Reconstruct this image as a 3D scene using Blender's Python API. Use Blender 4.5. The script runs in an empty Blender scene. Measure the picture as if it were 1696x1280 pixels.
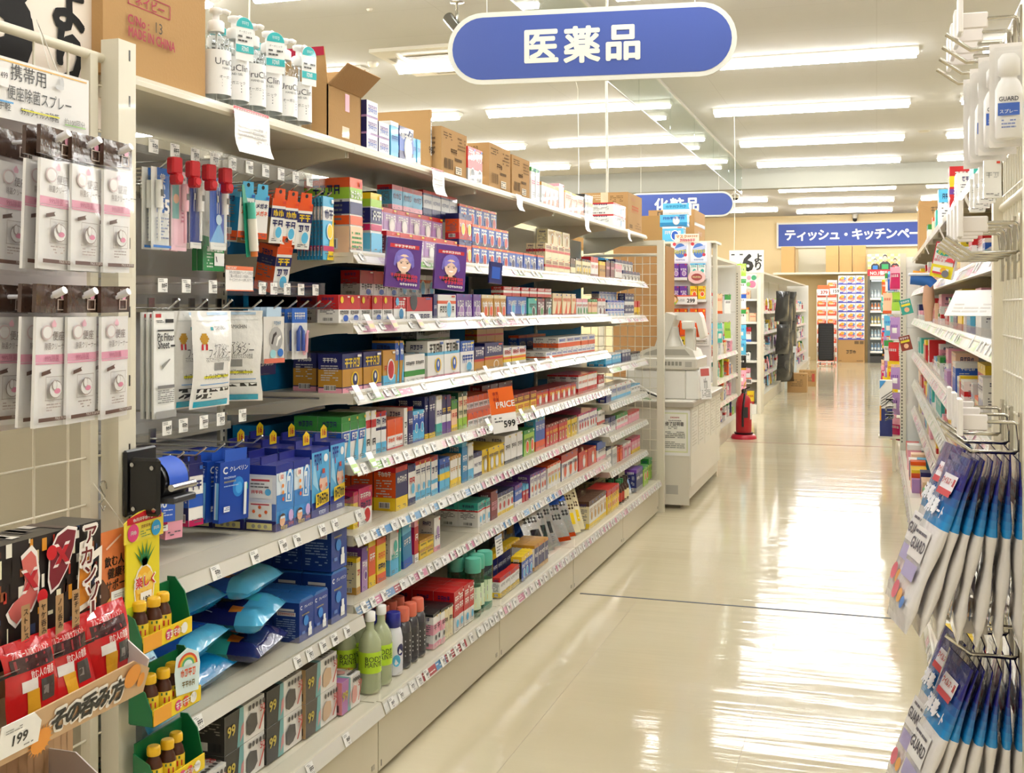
import bpy, math, random
from mathutils import Vector, Matrix
rnd = random.Random(7)
SC = bpy.context.scene
COL = SC.collection

# ---------------------------------------------------------------- camera, world, exposure
EYE = 1.48                                   # metres above the floor
FPX = 1870.0                                 # focal length in pixels of the 1696 px wide frame
YAW = math.atan((1452 - 848) / FPX)
CY, SY = math.cos(YAW), math.sin(YAW)
cam_d = bpy.data.cameras.new('camera')
cam_d.sensor_width = 36.0
cam_d.lens = FPX / 1696 * 36.0
cam_d.shift_y = -(640 - 509) / 1696
cam_d.clip_end = 200
cam_d.clip_start = 0.05
cam = bpy.data.objects.new('camera', cam_d)
cam.location = (0, 0, EYE)
cam.rotation_euler = (math.radians(90), 0, YAW)
COL.objects.link(cam)
SC.camera = cam
w = bpy.data.worlds.new('world')
w.use_nodes = True
w.node_tree.nodes['Background'].inputs[0].default_value = (1.0, 0.97, 0.90, 1)
w.node_tree.nodes['Background'].inputs[1].default_value = 0.12
SC.world = w
SC.view_settings.view_transform = 'Standard'
SC.view_settings.look = 'None'
SC.view_settings.gamma = 1
SC.view_settings.use_curve_mapping = False
SC.view_settings.exposure = 1.06
LAMP_POWER = 30.0                            # emission of the ceiling tubes
LAMP_TINT = (1.0, 1.0, 0.99)


def Yat(u, X):
 """depth of the point of the line x = X that the photo shows in column u"""
 t = (u - 848) / FPX
 return X * (CY + t * SY) / (t * CY - SY)


def Xat(u, Y):
 t = (u - 848) / FPX
 return Y * (t * CY - SY) / (CY + t * SY)


def Zat(v, X, Y):
 return EYE + (509 - v) * (Y * CY - X * SY) / FPX


# ---------------------------------------------------------------- colours
def lin(h):
 h = h.lstrip('#')
 o = []
 for i in (0, 2, 4):
  x = int(h[i:i + 2], 16) / 255
  o.append(x / 12.92 if x <= 0.04045 else ((x + 0.055) / 1.055) ** 2.4)
 return tuple(o) + (1.0,)


PAL = {'W': ('EDEBE6', 'white'), 'C': ('E6D9AE', 'cream'), 'R': ('C4161C', 'red'), 'D': ('7E1420', 'dark red'), 'O': ('E5561B', 'orange'),
 'Y': ('EFCB1E', 'yellow'), 'A': ('C08A2C', 'gold'), 'G': ('2F8F3A', 'green'), 'L': ('9CC83C', 'lime'), 'T': ('3FB3A6', 'teal'),
 'B': ('1F57B8', 'blue'), 'S': ('55B5DE', 'light blue'), 'N': ('1D2160', 'navy'), 'P': ('6A3A98', 'purple'), 'V': ('B08AC0', 'mauve'),
 'p': ('EFA5B8', 'pink'), 'M': ('C2185B', 'magenta'), 'K': ('1A1A1C', 'black'), 'k': ('8B8B8B', 'grey'), 'g': ('C9C9C7', 'pale grey'),
 'n': ('B58C5A', 'brown'), 'h': ('6B2D3E', 'maroon'), 'e': ('F2C7A0', 'peach'), 'U': ('0A7FB5', 'bright blue'), 'F': ('174B36', 'dark green'),
 'b': ('4A2A18', 'dark brown')}
RGB = {k: lin(v[0]) for k, v in PAL.items()}
CNAME = {k: v[1] for k, v in PAL.items()}


def colr(x):
 if isinstance(x, tuple):
  return x if len(x) == 4 else tuple(x) + (1.0,)
 return RGB[x] if x in RGB else lin(x)


# ---------------------------------------------------------------- materials
MAT = {}


def newmat(name):
 m = bpy.data.materials.new(name)
 m.use_nodes = True
 MAT[name] = m
 nt = m.node_tree
 return m, nt, nt.nodes['Principled BSDF']


def attr_mat(name, rough, metal=0.0, coat=0.0, bump=0.0, bscale=40.0, spec=0.5, bdist=0.004):
 m, nt, p = newmat(name)
 a = nt.nodes.new('ShaderNodeAttribute')
 a.attribute_name = 'col'
 nt.links.new(a.outputs['Color'], p.inputs['Base Color'])
 p.inputs['Roughness'].default_value = rough
 p.inputs['Metallic'].default_value = metal
 p.inputs['Coat Weight'].default_value = coat
 p.inputs['Specular IOR Level'].default_value = spec
 if bump:
  tc = nt.nodes.new('ShaderNodeTexCoord')
  n = nt.nodes.new('ShaderNodeTexNoise')
  n.inputs['Scale'].default_value = bscale
  n.inputs['Detail'].default_value = 3
  b = nt.nodes.new('ShaderNodeBump')
  b.inputs['Strength'].default_value = bump
  b.inputs['Distance'].default_value = bdist
  nt.links.new(tc.outputs['Object'], n.inputs['Vector'])
  nt.links.new(n.outputs['Fac'], b.inputs['Height'])
  nt.links.new(b.outputs['Normal'], p.inputs['Normal'])
 return m


attr_mat('print', 0.36, coat=0.25)
attr_mat('matte', 0.75, spec=0.3)
attr_mat('film', 0.16, coat=0.5, bump=0.55, bscale=26, bdist=0.006)
attr_mat('foil', 0.24, metal=0.75, bump=0.8, bscale=22, bdist=0.008)
attr_mat('board', 0.82, bump=0.15, bscale=120, spec=0.25)
attr_mat('paint', 0.34, coat=0.1)
attr_mat('chrome', 0.16, metal=1.0)
attr_mat('plastic', 0.3)
attr_mat('satin', 0.5)


def clear_mat(name, tint, gloss, rough, edge=0.5):
 m, nt, p = newmat(name)
 nt.nodes.remove(p)
 out = nt.nodes['Material Output']
 tr = nt.nodes.new('ShaderNodeBsdfTransparent')
 tr.inputs[0].default_value = tint
 gl = nt.nodes.new('ShaderNodeBsdfGlossy')
 gl.inputs['Roughness'].default_value = rough
 gl.inputs[0].default_value = (1, 1, 1, 1)
 fr = nt.nodes.new('ShaderNodeLayerWeight')
 fr.inputs['Blend'].default_value = 0.5
 pw = nt.nodes.new('ShaderNodeMath')
 pw.operation = 'POWER'
 pw.inputs[1].default_value = 4.0
 ad = nt.nodes.new('ShaderNodeMath')
 ad.operation = 'MULTIPLY_ADD'
 ad.use_clamp = True
 ad.inputs[1].default_value = edge
 ad.inputs[2].default_value = gloss
 nt.links.new(fr.outputs['Facing'], pw.inputs[0])
 mx = nt.nodes.new('ShaderNodeMixShader')
 nt.links.new(pw.outputs[0], ad.inputs[0])
 nt.links.new(ad.outputs[0], mx.inputs[0])
 nt.links.new(tr.outputs[0], mx.inputs[1])
 nt.links.new(gl.outputs[0], mx.inputs[2])
 nt.links.new(mx.outputs[0], out.inputs['Surface'])
 return m


clear_mat('clear', (0.97, 0.975, 0.975, 1), 0.045, 0.12, 0.4)
clear_mat('bottle', (0.90, 0.92, 0.92, 1), 0.06, 0.08, 0.6)
clear_mat('tealclear', (0.42, 0.72, 0.64, 1), 0.06, 0.08, 0.5)
clear_mat('glass', (0.86, 0.91, 0.89, 1), 0.05, 0.03, 0.5)
# cloudy drink in a clear bottle
m, nt, p = newmat('juice')
p.inputs['Base Color'].default_value = lin('C6CFA6')
p.inputs['Roughness'].default_value = 0.12
p.inputs['Alpha'].default_value = 0.72
p.inputs['Coat Weight'].default_value = 0.6


def plain(name, h, rough, metal=0.0, **k):
 m, nt, p = newmat(name)
 p.inputs['Base Color'].default_value = colr(h)
 p.inputs['Roughness'].default_value = rough
 p.inputs['Metallic'].default_value = metal
 return m


# ceiling board: fine mottled plaster
m, nt, p = newmat('ceiling_board')
p.inputs['Base Color'].default_value = lin('B8B6B0')
p.inputs['Roughness'].default_value = 0.9
tc = nt.nodes.new('ShaderNodeTexCoord')
br = nt.nodes.new('ShaderNodeTexBrick')
br.offset = 0.0
br.inputs['Scale'].default_value = 1.0
br.inputs['Brick Width'].default_value = 1.82
br.inputs['Row Height'].default_value = 0.91
br.inputs['Mortar Size'].default_value = 0.003
br.inputs['Color1'].default_value = lin('BAB8B2')
br.inputs['Color2'].default_value = lin('B8B6B0')
br.inputs['Mortar'].default_value = lin('ACA9A2')
nt.links.new(tc.outputs['Object'], br.inputs['Vector'])
nt.links.new(br.outputs['Color'], p.inputs['Base Color'])
n = nt.nodes.new('ShaderNodeTexNoise')
n.inputs['Scale'].default_value = 90
b = nt.nodes.new('ShaderNodeBump')
b.inputs['Strength'].default_value = 0.25
b.inputs['Distance'].default_value = 0.004
nt.links.new(tc.outputs['Object'], n.inputs['Vector'])
nt.links.new(n.outputs['Fac'], b.inputs['Height'])
nt.links.new(b.outputs['Normal'], p.inputs['Normal'])

# waxed vinyl floor: polish swirls across the aisle break the lamp reflections into streaks
m, nt, p = newmat('waxed_vinyl')
tc = nt.nodes.new('ShaderNodeTexCoord')
n = nt.nodes.new('ShaderNodeTexNoise')
n.inputs['Scale'].default_value = 1.1
n.inputs['Detail'].default_value = 5
r = nt.nodes.new('ShaderNodeValToRGB')
r.color_ramp.elements[0].color = lin('CBBF9F')
r.color_ramp.elements[1].color = lin('D5CAAC')
r.color_ramp.elements[0].position = 0.35
r.color_ramp.elements[1].position = 0.7
nt.links.new(tc.outputs['Object'], n.inputs['Vector'])
nt.links.new(n.outputs['Fac'], r.inputs[0])
nt.links.new(r.outputs[0], p.inputs['Base Color'])
p.inputs['Roughness'].default_value = 0.085
p.inputs['Specular IOR Level'].default_value = 0.27
p.inputs['Coat Weight'].default_value = 0.0
p.inputs['Coat Roughness'].default_value = 0.05
mp = nt.nodes.new('ShaderNodeMapping')
mp.inputs['Scale'].default_value = (0.7, 7.0, 1.0)
n2 = nt.nodes.new('ShaderNodeTexNoise')
n2.inputs['Scale'].default_value = 1.0
n2.inputs['Detail'].default_value = 3.5
n2.inputs['Distortion'].default_value = 0.6
mp3 = nt.nodes.new('ShaderNodeMapping')
mp3.inputs['Scale'].default_value = (1.6, 26.0, 1.0)
n3 = nt.nodes.new('ShaderNodeTexNoise')
n3.inputs['Scale'].default_value = 1.0
n3.inputs['Detail'].default_value = 2
ad = nt.nodes.new('ShaderNodeMath')
ad.operation = 'MULTIPLY_ADD'
ad.inputs[1].default_value = 0.22
b = nt.nodes.new('ShaderNodeBump')
b.inputs['Strength'].default_value = 0.6
b.inputs['Distance'].default_value = 0.004
nt.links.new(tc.outputs['Object'], mp.inputs['Vector'])
nt.links.new(mp.outputs[0], n2.inputs['Vector'])
nt.links.new(tc.outputs['Object'], mp3.inputs['Vector'])
nt.links.new(mp3.outputs[0], n3.inputs['Vector'])
nt.links.new(n3.outputs['Fac'], ad.inputs[0])
nt.links.new(n2.outputs['Fac'], ad.inputs[2])
nt.links.new(ad.outputs[0], b.inputs['Height'])
nt.links.new(b.outputs['Normal'], p.inputs['Normal'])
nt.links.new(b.outputs['Normal'], p.inputs['Coat Normal'])

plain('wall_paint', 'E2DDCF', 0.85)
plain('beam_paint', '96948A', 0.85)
plain('beige_wall', 'E3CFA4', 0.85)
plain('joint_dark', '4A4F58', 0.6)
plain('joint_red', '7C4538', 0.6)
m, nt, p = newmat('tube_light')
p.inputs['Base Color'].default_value = (1, 1, 1, 1)
p.inputs['Emission Color'].default_value = LAMP_TINT + (1.0,)
p.inputs['Emission Strength'].default_value = LAMP_POWER
m, nt, p = newmat('lit_panel')
p.inputs['Emission Color'].default_value = (0.85, 0.95, 1.0, 1)
p.inputs['Emission Strength'].default_value = 1.3


# ---------------------------------------------------------------- mesh building
class MB:
 def __init__(s):
  s.v, s.f, s.c, s.m, s.sm = [], [], [], [], []

 def add(s, vs, fs, col, mat='print', smooth=False):
  k = len(s.v)
  s.v.extend(tuple(x) for x in vs)
  col = colr(col)
  for f in fs:
   s.f.append(tuple(i + k for i in f))
   s.c.append(col)
   s.m.append(mat)
   s.sm.append(smooth)
  return s

 def quad(s, a, b, c, d, col, mat='print'):
  return s.add([a, b, c, d], [(0, 1, 2, 3)], col, mat)

 def box(s, x0, x1, y0, y1, z0, z1, col, mat='print', cols=None):
  vs = [(x, y, z) for z in (z0, z1) for y in (y0, y1) for x in (x0, x1)]
  fs = [(0, 2, 3, 1), (4, 5, 7, 6), (0, 1, 5, 4), (1, 3, 7, 5), (3, 2, 6, 7), (2, 0, 4, 6)]   # bottom top -y +x +y -x
  for i, f in enumerate(fs):
   cc = cols[i] if cols and cols[i] is not None else col
   s.add([vs[j] for j in f], [(0, 1, 2, 3)], cc, mat)
  return s

 def rbox(s, x0, x1, y0, y1, z0, z1, r, col, mat='plastic'):
  """box with chamfered edges"""
  vs, idx = [], {}
  for ix, (x, sx) in enumerate(((x0, 1), (x1, -1))):
   for iy, (y, sy) in enumerate(((y0, 1), (y1, -1))):
    for iz, (z, sz) in enumerate(((z0, 1), (z1, -1))):
     for a in range(3):
      p_ = [x + sx * r, y + sy * r, z + sz * r]
      p_[a] = (x, y, z)[a]
      idx[(ix, iy, iz, a)] = len(vs)
      vs.append(p_)
  fs = []
  for a in range(3):
   b_, c_ = (a + 1) % 3, (a + 2) % 3
   for e in (0, 1):
    q = []
    for i, j in ((0, 0), (1, 0), (1, 1), (0, 1)):
     k = [0, 0, 0]
     k[a], k[b_], k[c_] = e, i, j
     q.append(idx[tuple(k) + (a,)])
    fs.append(tuple(q if e else q[::-1]))
  for a in range(3):                                   # edges along axis a
   b_, c_ = (a + 1) % 3, (a + 2) % 3
   for i in (0, 1):
    for j in (0, 1):
     q = []
     for e, ax in ((0, b_), (1, b_), (1, c_), (0, c_)):
      k = [0, 0, 0]
      k[a], k[b_], k[c_] = e, i, j
      q.append(idx[tuple(k) + (ax,)])
     fs.append(tuple(q if (i == j) else q[::-1]))
  for i in (0, 1):
   for j in (0, 1):
    for k in (0, 1):
     q = [idx[(i, j, k, a)] for a in range(3)]
     fs.append(tuple(q if (i + j + k) % 2 else q[::-1]))
  return s.add(vs, fs, col, mat)

 def tube(s, pts, r, col, mat='chrome', n=6, cap=True):
  pts = [Vector(p_) for p_ in pts]
  rings = []
  for i, p_ in enumerate(pts):
   d = (pts[min(i + 1, len(pts) - 1)] - pts[max(i - 1, 0)]).normalized()
   up = Vector((0, 0, 1)) if abs(d.z) < 0.9 else Vector((1, 0, 0))
   a = d.cross(up).normalized()
   b_ = d.cross(a)
   rings.append([p_ + (a * math.cos(k * 2 * math.pi / n) + b_ * math.sin(k * 2 * math.pi / n)) * r for k in range(n)])
  vs = [x for q in rings for x in q]
  fs = []
  for i in range(len(rings) - 1):
   for k in range(n):
    fs.append((i * n + k, i * n + (k + 1) % n, (i + 1) * n + (k + 1) % n, (i + 1) * n + k))
  s.add(vs, fs, col, mat, True)
  if cap:
   s.add(rings[0], [tuple(range(n))], col, mat)
   s.add(rings[-1], [tuple(range(n))[::-1]], col, mat)
  return s

 def lathe(s, prof, cx, cy, col, mat='plastic', n=16, sx=1.0, sy=1.0, cap=True):
  """prof: (radius, z) list from the bottom up"""
  vs = [(cx + r_ * sx * math.cos(2 * math.pi * k / n), cy + r_ * sy * math.sin(2 * math.pi * k / n), z) for r_, z in prof for k in range(n)]
  fs = [(i * n + k, i * n + (k + 1) % n, (i + 1) * n + (k + 1) % n, (i + 1) * n + k) for i in range(len(prof) - 1) for k in range(n)]
  s.add(vs, fs, col, mat, True)
  if cap:
   s.add(vs[:n], [tuple(range(n))[::-1]], col, mat)
   s.add(vs[-n:], [tuple(range(n))], col, mat)
  return s

 def prism(s, pts, O, U, V, N, t, col, mat='print', ecol=None):
  """outline pts (2-D) extruded by t along N"""
  O, U, V, N = map(Vector, (O, U, V, N))
  a = [O + U * x + V * y for x, y in pts]
  b_ = [q + N * t for q in a]
  n = len(pts)
  s.add(b_, [tuple(range(n))], col, mat)
  s.add(a, [tuple(range(n))[::-1]], ecol or col, mat)
  s.add(a + b_, [(i, (i + 1) % n, n + (i + 1) % n, n + i) for i in range(n)], ecol or col, mat)
  return s

 def mesh(s, name):
  me = bpy.data.meshes.new(name)
  me.from_pydata(s.v, [], s.f)
  names = list(dict.fromkeys(s.m))
  for x in names:
   me.materials.append(MAT[x])
  ix = {x: i for i, x in enumerate(names)}
  me.polygons.foreach_set('material_index', [ix[x] for x in s.m])
  me.polygons.foreach_set('use_smooth', s.sm)
  at = me.color_attributes.new('col', 'FLOAT_COLOR', 'CORNER')
  flat = []
  for f, c_ in zip(s.f, s.c):
   flat.extend(c_ * len(f))
  at.data.foreach_set('color', flat)
  me.update()
  return me


GL = {}


def glyphs(text, bold=0.0):
 """flat outlines of a text, made heavier by overlaid shifted copies; (points, faces, width, height) for a 1 em body"""
 k = (text, bold)
 if k not in GL:
  cu = bpy.data.curves.new('lettering', 'FONT')
  cu.body = text
  cu.resolution_u = 2
  o = bpy.data.objects.new('lettering', cu)
  me = bpy.data.meshes.new_from_object(o)
  vs = [(v.co.x, v.co.y) for v in me.vertices]
  fs = [tuple(q.vertices) for q in me.polygons]
  bpy.data.objects.remove(o)
  bpy.data.curves.remove(cu)
  bpy.data.meshes.remove(me)
  x0, x1 = min(x for x, _ in vs), max(x for x, _ in vs)
  y0, y1 = min(y for _, y in vs), max(y for _, y in vs)
  vs = [(x - x0, y - y0) for x, y in vs]
  n = len(vs)
  b = bold
  off = [(0, 0)] if b <= 0 else [(-b, -b), (b, -b), (-b, b), (b, b)] if b < 0.025 else [(b * math.cos(i * math.pi / 4), b * math.sin(i * math.pi / 4)) for i in range(8)]
  GL[k] = ([(x + i, y + j, q) for q, (i, j) in enumerate(off) for x, y in vs], [tuple(q + n * m for q in f) for m in range(len(off)) for f in fs], x1 - x0, y1 - y0)
 return GL[k]


class Pr:
 """print on a flat face: origin O at lower corner, u along U, v along V, raised along N; coordinates in metres or as fractions"""
 def __init__(s, mb, O, U, V, N, w, h, mat='print', e=0.0005):
  s.mb, s.w, s.h, s.mat, s.e = mb, w, h, mat, e
  s.O, s.U, s.V, s.N = Vector(O), Vector(U), Vector(V), Vector(N)
  s.k = 0

 def P(s, u, v):
  return s.O + s.U * (u * s.w) + s.V * (v * s.h) + s.N * (s.e * s.k)

 def poly(s, pts, col):
  s.k += 1
  s.mb.add([s.P(u, v) for u, v in pts], [tuple(range(len(pts)))], col, s.mat)

 def rect(s, u0, v0, u1, v1, col):
  s.poly([(u0, v0), (u1, v0), (u1, v1), (u0, v1)], col)

 def disc(s, u, v, r, col, ry=None, n=14, a0=0, a1=2 * math.pi):
  rx, ry = r / s.w, (ry or r) / s.h
  full = abs(a1 - a0) > 6.2
  s.poly([(u + rx * math.cos(a0 + (a1 - a0) * i / (n if full else n - 1)), v + ry * math.sin(a0 + (a1 - a0) * i / (n if full else n - 1))) for i in range(n)], col)

 def text(s, t, u, v, h, col, bold=0.02, align='c', wmax=None, vert=False):
  """cap height h (metres) centred at fraction (u, v)"""
  if vert:
   for i, ch in enumerate(t):
    s.text(ch, u, v - i * h * 1.15 / s.h, h, col, bold)
    s.k -= 1
   s.k += 1
   return
  g, fs, gw, gh = glyphs(t, bold)
  if any(ord(q) > 0x2000 or q in '・' for q in t):
   sc = h / 0.9
  else:
   sc = h / 0.72
  kx = sc
  if wmax and gw * sc > wmax * s.w:
   kx = wmax * s.w / gw
   sc = min(sc, kx * 1.35)
  s.k += 1
  x0 = u * s.w - (gw * kx / 2 if align == 'c' else 0)
  y0 = v * s.h - gh * sc / 2
  b_ = s.O + s.N * (s.e * s.k)
  s.mb.add([b_ + s.U * (x0 + x * kx) + s.V * (y0 + y * sc) + s.N * (q * 0.00008) for x, y, q in g], fs, col, s.mat)
  if bold:
   s.k += 1

 def ticks(s, u0, v0, u1, v1, n, col, rg=rnd, dens=0.8):
  """rows of print too small to read"""
  s.k += 1
  hh = (v1 - v0) / n
  for i in range(n):
   v = v0 + hh * (i + 0.3)
   u = u0
   while u < u1 - 0.02:
    l = min(rg.uniform(0.08, 0.35) * (u1 - u0), u1 - u)
    if rg.random() < dens:
     s.mb.add([s.P(u, v), s.P(u + l * 0.88, v), s.P(u + l * 0.88, v + hh * 0.45), s.P(u, v + hh * 0.45)], [(0, 1, 2, 3)], col, s.mat)
    u += l

 def word(s, u0, v0, u1, v1, col, n=None, rg=rnd):
  """a line of bold characters too blurred to read"""
  s.k += 1
  cw = (u1 - u0) * s.w
  ch = (v1 - v0) * s.h
  n = n or max(1, min(6, round(cw / ch)))
  g = (u1 - u0) / n
  for i in range(n):
   a, b_ = u0 + g * (i + 0.06), u0 + g * (i + 0.92)
   def R(x0, y0, x1, y1):
    X0, X1 = a + (b_ - a) * x0, a + (b_ - a) * x1
    Y0, Y1 = v0 + (v1 - v0) * y0, v0 + (v1 - v0) * y1
    s.mb.add([s.P(X0, Y0), s.P(X1, Y0), s.P(X1, Y1), s.P(X0, Y1)], [(0, 1, 2, 3)], col, s.mat)
   t = 0.2
   q = rg.random()
   if q < 0.35:
    R(0, 0.78, 1, 0.78 + t); R(0, 0.38, 1, 0.38 + t); R(0.4, 0, 0.4 + t, 1)
   elif q < 0.6:
    R(0.1, 0, 0.1 + t, 1); R(0.1, 0.8, 1, 1); R(0.8, 0, 1, 1); R(0.1, 0.35, 1, 0.35 + t)
   elif q < 0.8:
    R(0, 0.8, 0.95, 1); R(0.7, 0.2, 0.9, 1); R(0.1, 0, 0.7, t); R(0.3, 0.3, 0.3 + t, 0.8)
   else:
    R(0.05, 0.1, 0.25, 0.9); R(0.45, 0, 0.65, 1); R(0.8, 0.1, 1, 0.75); R(0, 0.6, 1, 0.75)

 def bars(s, u0, v0, u1, v1, col='K', rg=rnd):
  s.k += 1
  u = u0
  while u < u1:
   l = rg.choice((0.012, 0.02, 0.035)) * (u1 - u0) * 2.2
   s.mb.add([s.P(u, v0), s.P(u + l, v0), s.P(u + l, v1), s.P(u, v1)], [(0, 1, 2, 3)], col, s.mat)
   u += l + rg.choice((0.015, 0.03)) * (u1 - u0) * 2


def face_front(mb, w, h, x=0.0, z=0.0, y=None, mat='print', e=0.0005):
 """a face looking along +x, seen with u to +y"""
 return Pr(mb, (x, -w / 2 if y is None else y, z), (0, 1, 0), (0, 0, 1), (1, 0, 0), w, h, mat, e)


def face_near(mb, d, h, y, x=None, z=0.0, mat='print', e=0.0005):
 """a face looking along -y, seen with u to +x"""
 return Pr(mb, (-d if x is None else x, y, z), (1, 0, 0), (0, 0, 1), (0, -1, 0), d, h, mat, e)


def obj(name, mb, parent=None, loc=None, rot=None, kind=None, label=None):
 me = mb.mesh(name) if isinstance(mb, MB) else mb
 o = bpy.data.objects.new(name, me)
 COL.objects.link(o)
 if parent is not None:
  o.parent = parent
 if loc is not None:
  o.location = loc
 if rot is not None:
  o.rotation_euler = rot
 if kind:
  o['kind'] = kind
 if label:
  o['label'] = label
 return o


def tag(o, label, cat, group=None):
 o['label'] = label
 o['category'] = cat
 if group:
  o['group'] = group
 return o


def thing(name, label, cat, loc=(0, 0, 0), rot=None, group=None):
 o = bpy.data.objects.new(name, None)
 o.empty_display_size = 0.05
 COL.objects.link(o)
 o.location = loc
 if rot is not None:
  o.rotation_euler = rot
 return tag(o, label, cat, group)


def one(name, mb, label, cat, loc=None, rot=None, group=None):
 return tag(obj(name, mb, None, loc, rot), label, cat, group)


def copy_tree(o, parent=None):
 c_ = o.copy()
 COL.objects.link(c_)
 if parent is not None:
  c_.parent = parent
 for ch in list(o.children):
  copy_tree(ch, c_)
 return c_


# products wait here until all stand; then each gets a label that singles it out
GOODS = []


def good(o, phrase, cat, place, y, tier=0, row=0):
 GOODS.append([o, phrase, cat, place, y, tier, row])
 return o


ORD = ['first', 'second', 'third', 'fourth', 'fifth', 'sixth', 'seventh', 'eighth', 'ninth', 'tenth', 'eleventh', 'twelfth', 'thirteenth', 'fourteenth',
 'fifteenth', 'sixteenth', 'seventeenth', 'eighteenth', 'nineteenth', 'twentieth', 'twenty-first', 'twenty-second', 'twenty-third', 'twenty-fourth',
 'twenty-fifth', 'twenty-sixth', 'twenty-seventh', 'twenty-eighth', 'twenty-ninth', 'thirtieth'] + ['number %d' % i for i in range(31, 200)]


def label_goods():
 by = {}
 for g in GOODS:
  by.setdefault((g[1], g[3]), []).append(g)
 for (phrase, place), gs in by.items():
  multi_t = len({g[5] for g in gs}) > 1
  multi_r = len({g[6] for g in gs}) > 1
  sub = {}
  for g in gs:
   sub.setdefault((g[5], g[6]), []).append(g)
  for (t, r_), ss in sub.items():
   ss.sort(key=lambda g: g[4])
   for i, g in enumerate(ss):
    s = phrase
    if len(ss) > 1:
     s += ', %s along' % ORD[i]
    if multi_r:
     s += ' %s-row' % ('front' if r_ == 0 else ORD[r_])
    if multi_t:
     s += ' %s-tier' % ('lower' if t == 0 else 'upper' if t == 1 else 'top')
    s += ', %s' % place
    q = phrase
    while len(s.replace(',', ' ').split()) > 16 and ' and ' in q:
     q2 = q.rsplit(' and ', 1)[0]
     s = s.replace(q, q2, 1)
     q = q2
    tag(g[0], s, g[2], ('%s, %s' % (phrase, place)) if len(gs) > 1 else None)

# ================================================================= the room
CEIL = 4.08
BACK = 33.0


def struct(name, mb, label=None):
 return obj(name, mb, kind='structure', label=label)


def slab(name, x0, x1, y0, y1, z0, z1, mat, label=None):
 return struct(name, MB().box(x0, x1, y0, y1, z0, z1, (1, 1, 1, 1), mat), label)


slab('floor', -15, 8, -6, BACK + 0.2, -0.1, 0.0, 'waxed_vinyl')
slab('ceiling', -15, 8, -6, BACK + 0.2, CEIL, CEIL + 0.1, 'ceiling_board')
slab('wall_back', -15, 8, BACK, BACK + 0.2, 0, CEIL, 'beige_wall')
slab('wall_front', -15, 8, -6.2, -6, -0.1, CEIL + 0.1, 'wall_paint')
slab('wall_left', -15.2, -15, -6, BACK + 0.2, 0, CEIL, 'wall_paint')
slab('wall_right', 8, 8.2, -6, BACK + 0.2, 0, CEIL, 'wall_paint')
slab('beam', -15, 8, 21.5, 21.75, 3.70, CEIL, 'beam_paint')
slab('wall_partition', -9.5, -4.9, 21.76, BACK, 0, 3.62, 'beige_wall')
j = struct('trim_1', MB().box(-1.46, 0.19, 5.66, 5.675, 0.0, 0.0015, (1, 1, 1, 1), 'joint_dark'))
j = struct('trim_2', MB().box(-4.5, 0.19, 12.6, 12.62, 0.0, 0.0015, (1, 1, 1, 1), 'joint_red'))
for i, x in enumerate((-1.15, -0.43)):
 struct('trim_%d' % (3 + i), MB().box(x, x + 0.002, -4, 5.6, 0.0, 0.0006, lin('B0A286'), 'satin'))

# smoke curtain: wired glass panes hanging under the ceiling along the aisle
mb = MB()
for i in range(10):
 y = 2.2 + i * 1.88
 mb.box(-2.36, -2.352, y, y + 1.87, 3.56, CEIL - 0.02, (1, 1, 1, 1), 'glass')
t = thing('smoke_curtain', 'row of glass smoke curtain panes hanging from the ceiling above the long shelves', 'smoke curtain', (0, 0, 0))
obj('pane', mb, t)
mb = MB()
mb.box(-2.37, -2.342, 2.2, 21.0, CEIL - 0.03, CEIL, 'B9B4A6', 'paint')
mb.box(-2.362, -2.35, 2.2, 21.0, 3.55, 3.562, 'A9B0B0', 'paint')
obj('rail', mb, t)

# ceiling lamps: white battens with two bare tubes, in columns and rows
fix = MB().prism([(-0.12, 0.0), (0.12, 0.0), (0.12, -0.012), (0.035, -0.06), (-0.035, -0.06), (-0.12, -0.012)], (-1.22, 0, 0), (0, 1, 0), (0, 0, 1), (1, 0, 0), 2.44, 'F0EDE4', 'paint')
fixm = fix.mesh('lamp_body')
tub = MB()
tub.prism([(0.042 * math.cos(math.pi * k / 8), -0.0605 - 0.038 * math.sin(math.pi * k / 8)) for k in range(9)], (-1.2, 0, 0), (0, 1, 0), (0, 0, 1), (1, 0, 0), 2.4, (1, 1, 1, 1), 'tube_light')
tubm = tub.mesh('tube')
rows = [0.3, 3.2, 6.1, 9.05, 12.0, 14.95, 17.9, 20.6, 25.2, 28.1, 31.0]
cols_ = [(-9.35, 'far column'), (-6.5, 'third column'), (-3.67, 'column beyond the smoke curtain'), (-0.82, 'column over the aisle'), (2.2, 'column over the opposite shelves'), (5.0, 'outer column')]
lab = ['behind the camera', 'before the hanging sign', 'level with the big hanging sign', 'just past the big hanging sign', 'first clear of the big hanging sign', 'second clear of the big hanging sign', 'third past the big hanging sign', 'close before the ceiling beam', 'first past the ceiling beam', 'second past the ceiling beam', 'last before the back wall']
for i, y in enumerate(rows):
 for jx, (x, cn) in enumerate(cols_):
  if y > 21 and x < -4:
   continue
  t = thing('ceiling_lamp', 'white batten lamp, %s, %s' % (cn, lab[i]), 'ceiling lamp', (x, y - (0.85 if x < -2 else 0.0), CEIL), None, 'batten lamps on the ceiling')
  obj('housing', fixm, t)
  obj('lens', tubm, t, label='lit white lamp lens')


def stadium(w_, h_, n=16):
 r_ = h_ / 2
 return [(-w_ / 2 + r_ - r_ * math.sin(math.pi * i / n), r_ * math.cos(math.pi * i / n)) for i in range(n + 1)] + \
  [(w_ / 2 - r_ + r_ * math.sin(math.pi * i / n), -r_ * math.cos(math.pi * i / n)) for i in range(n + 1)]


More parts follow.
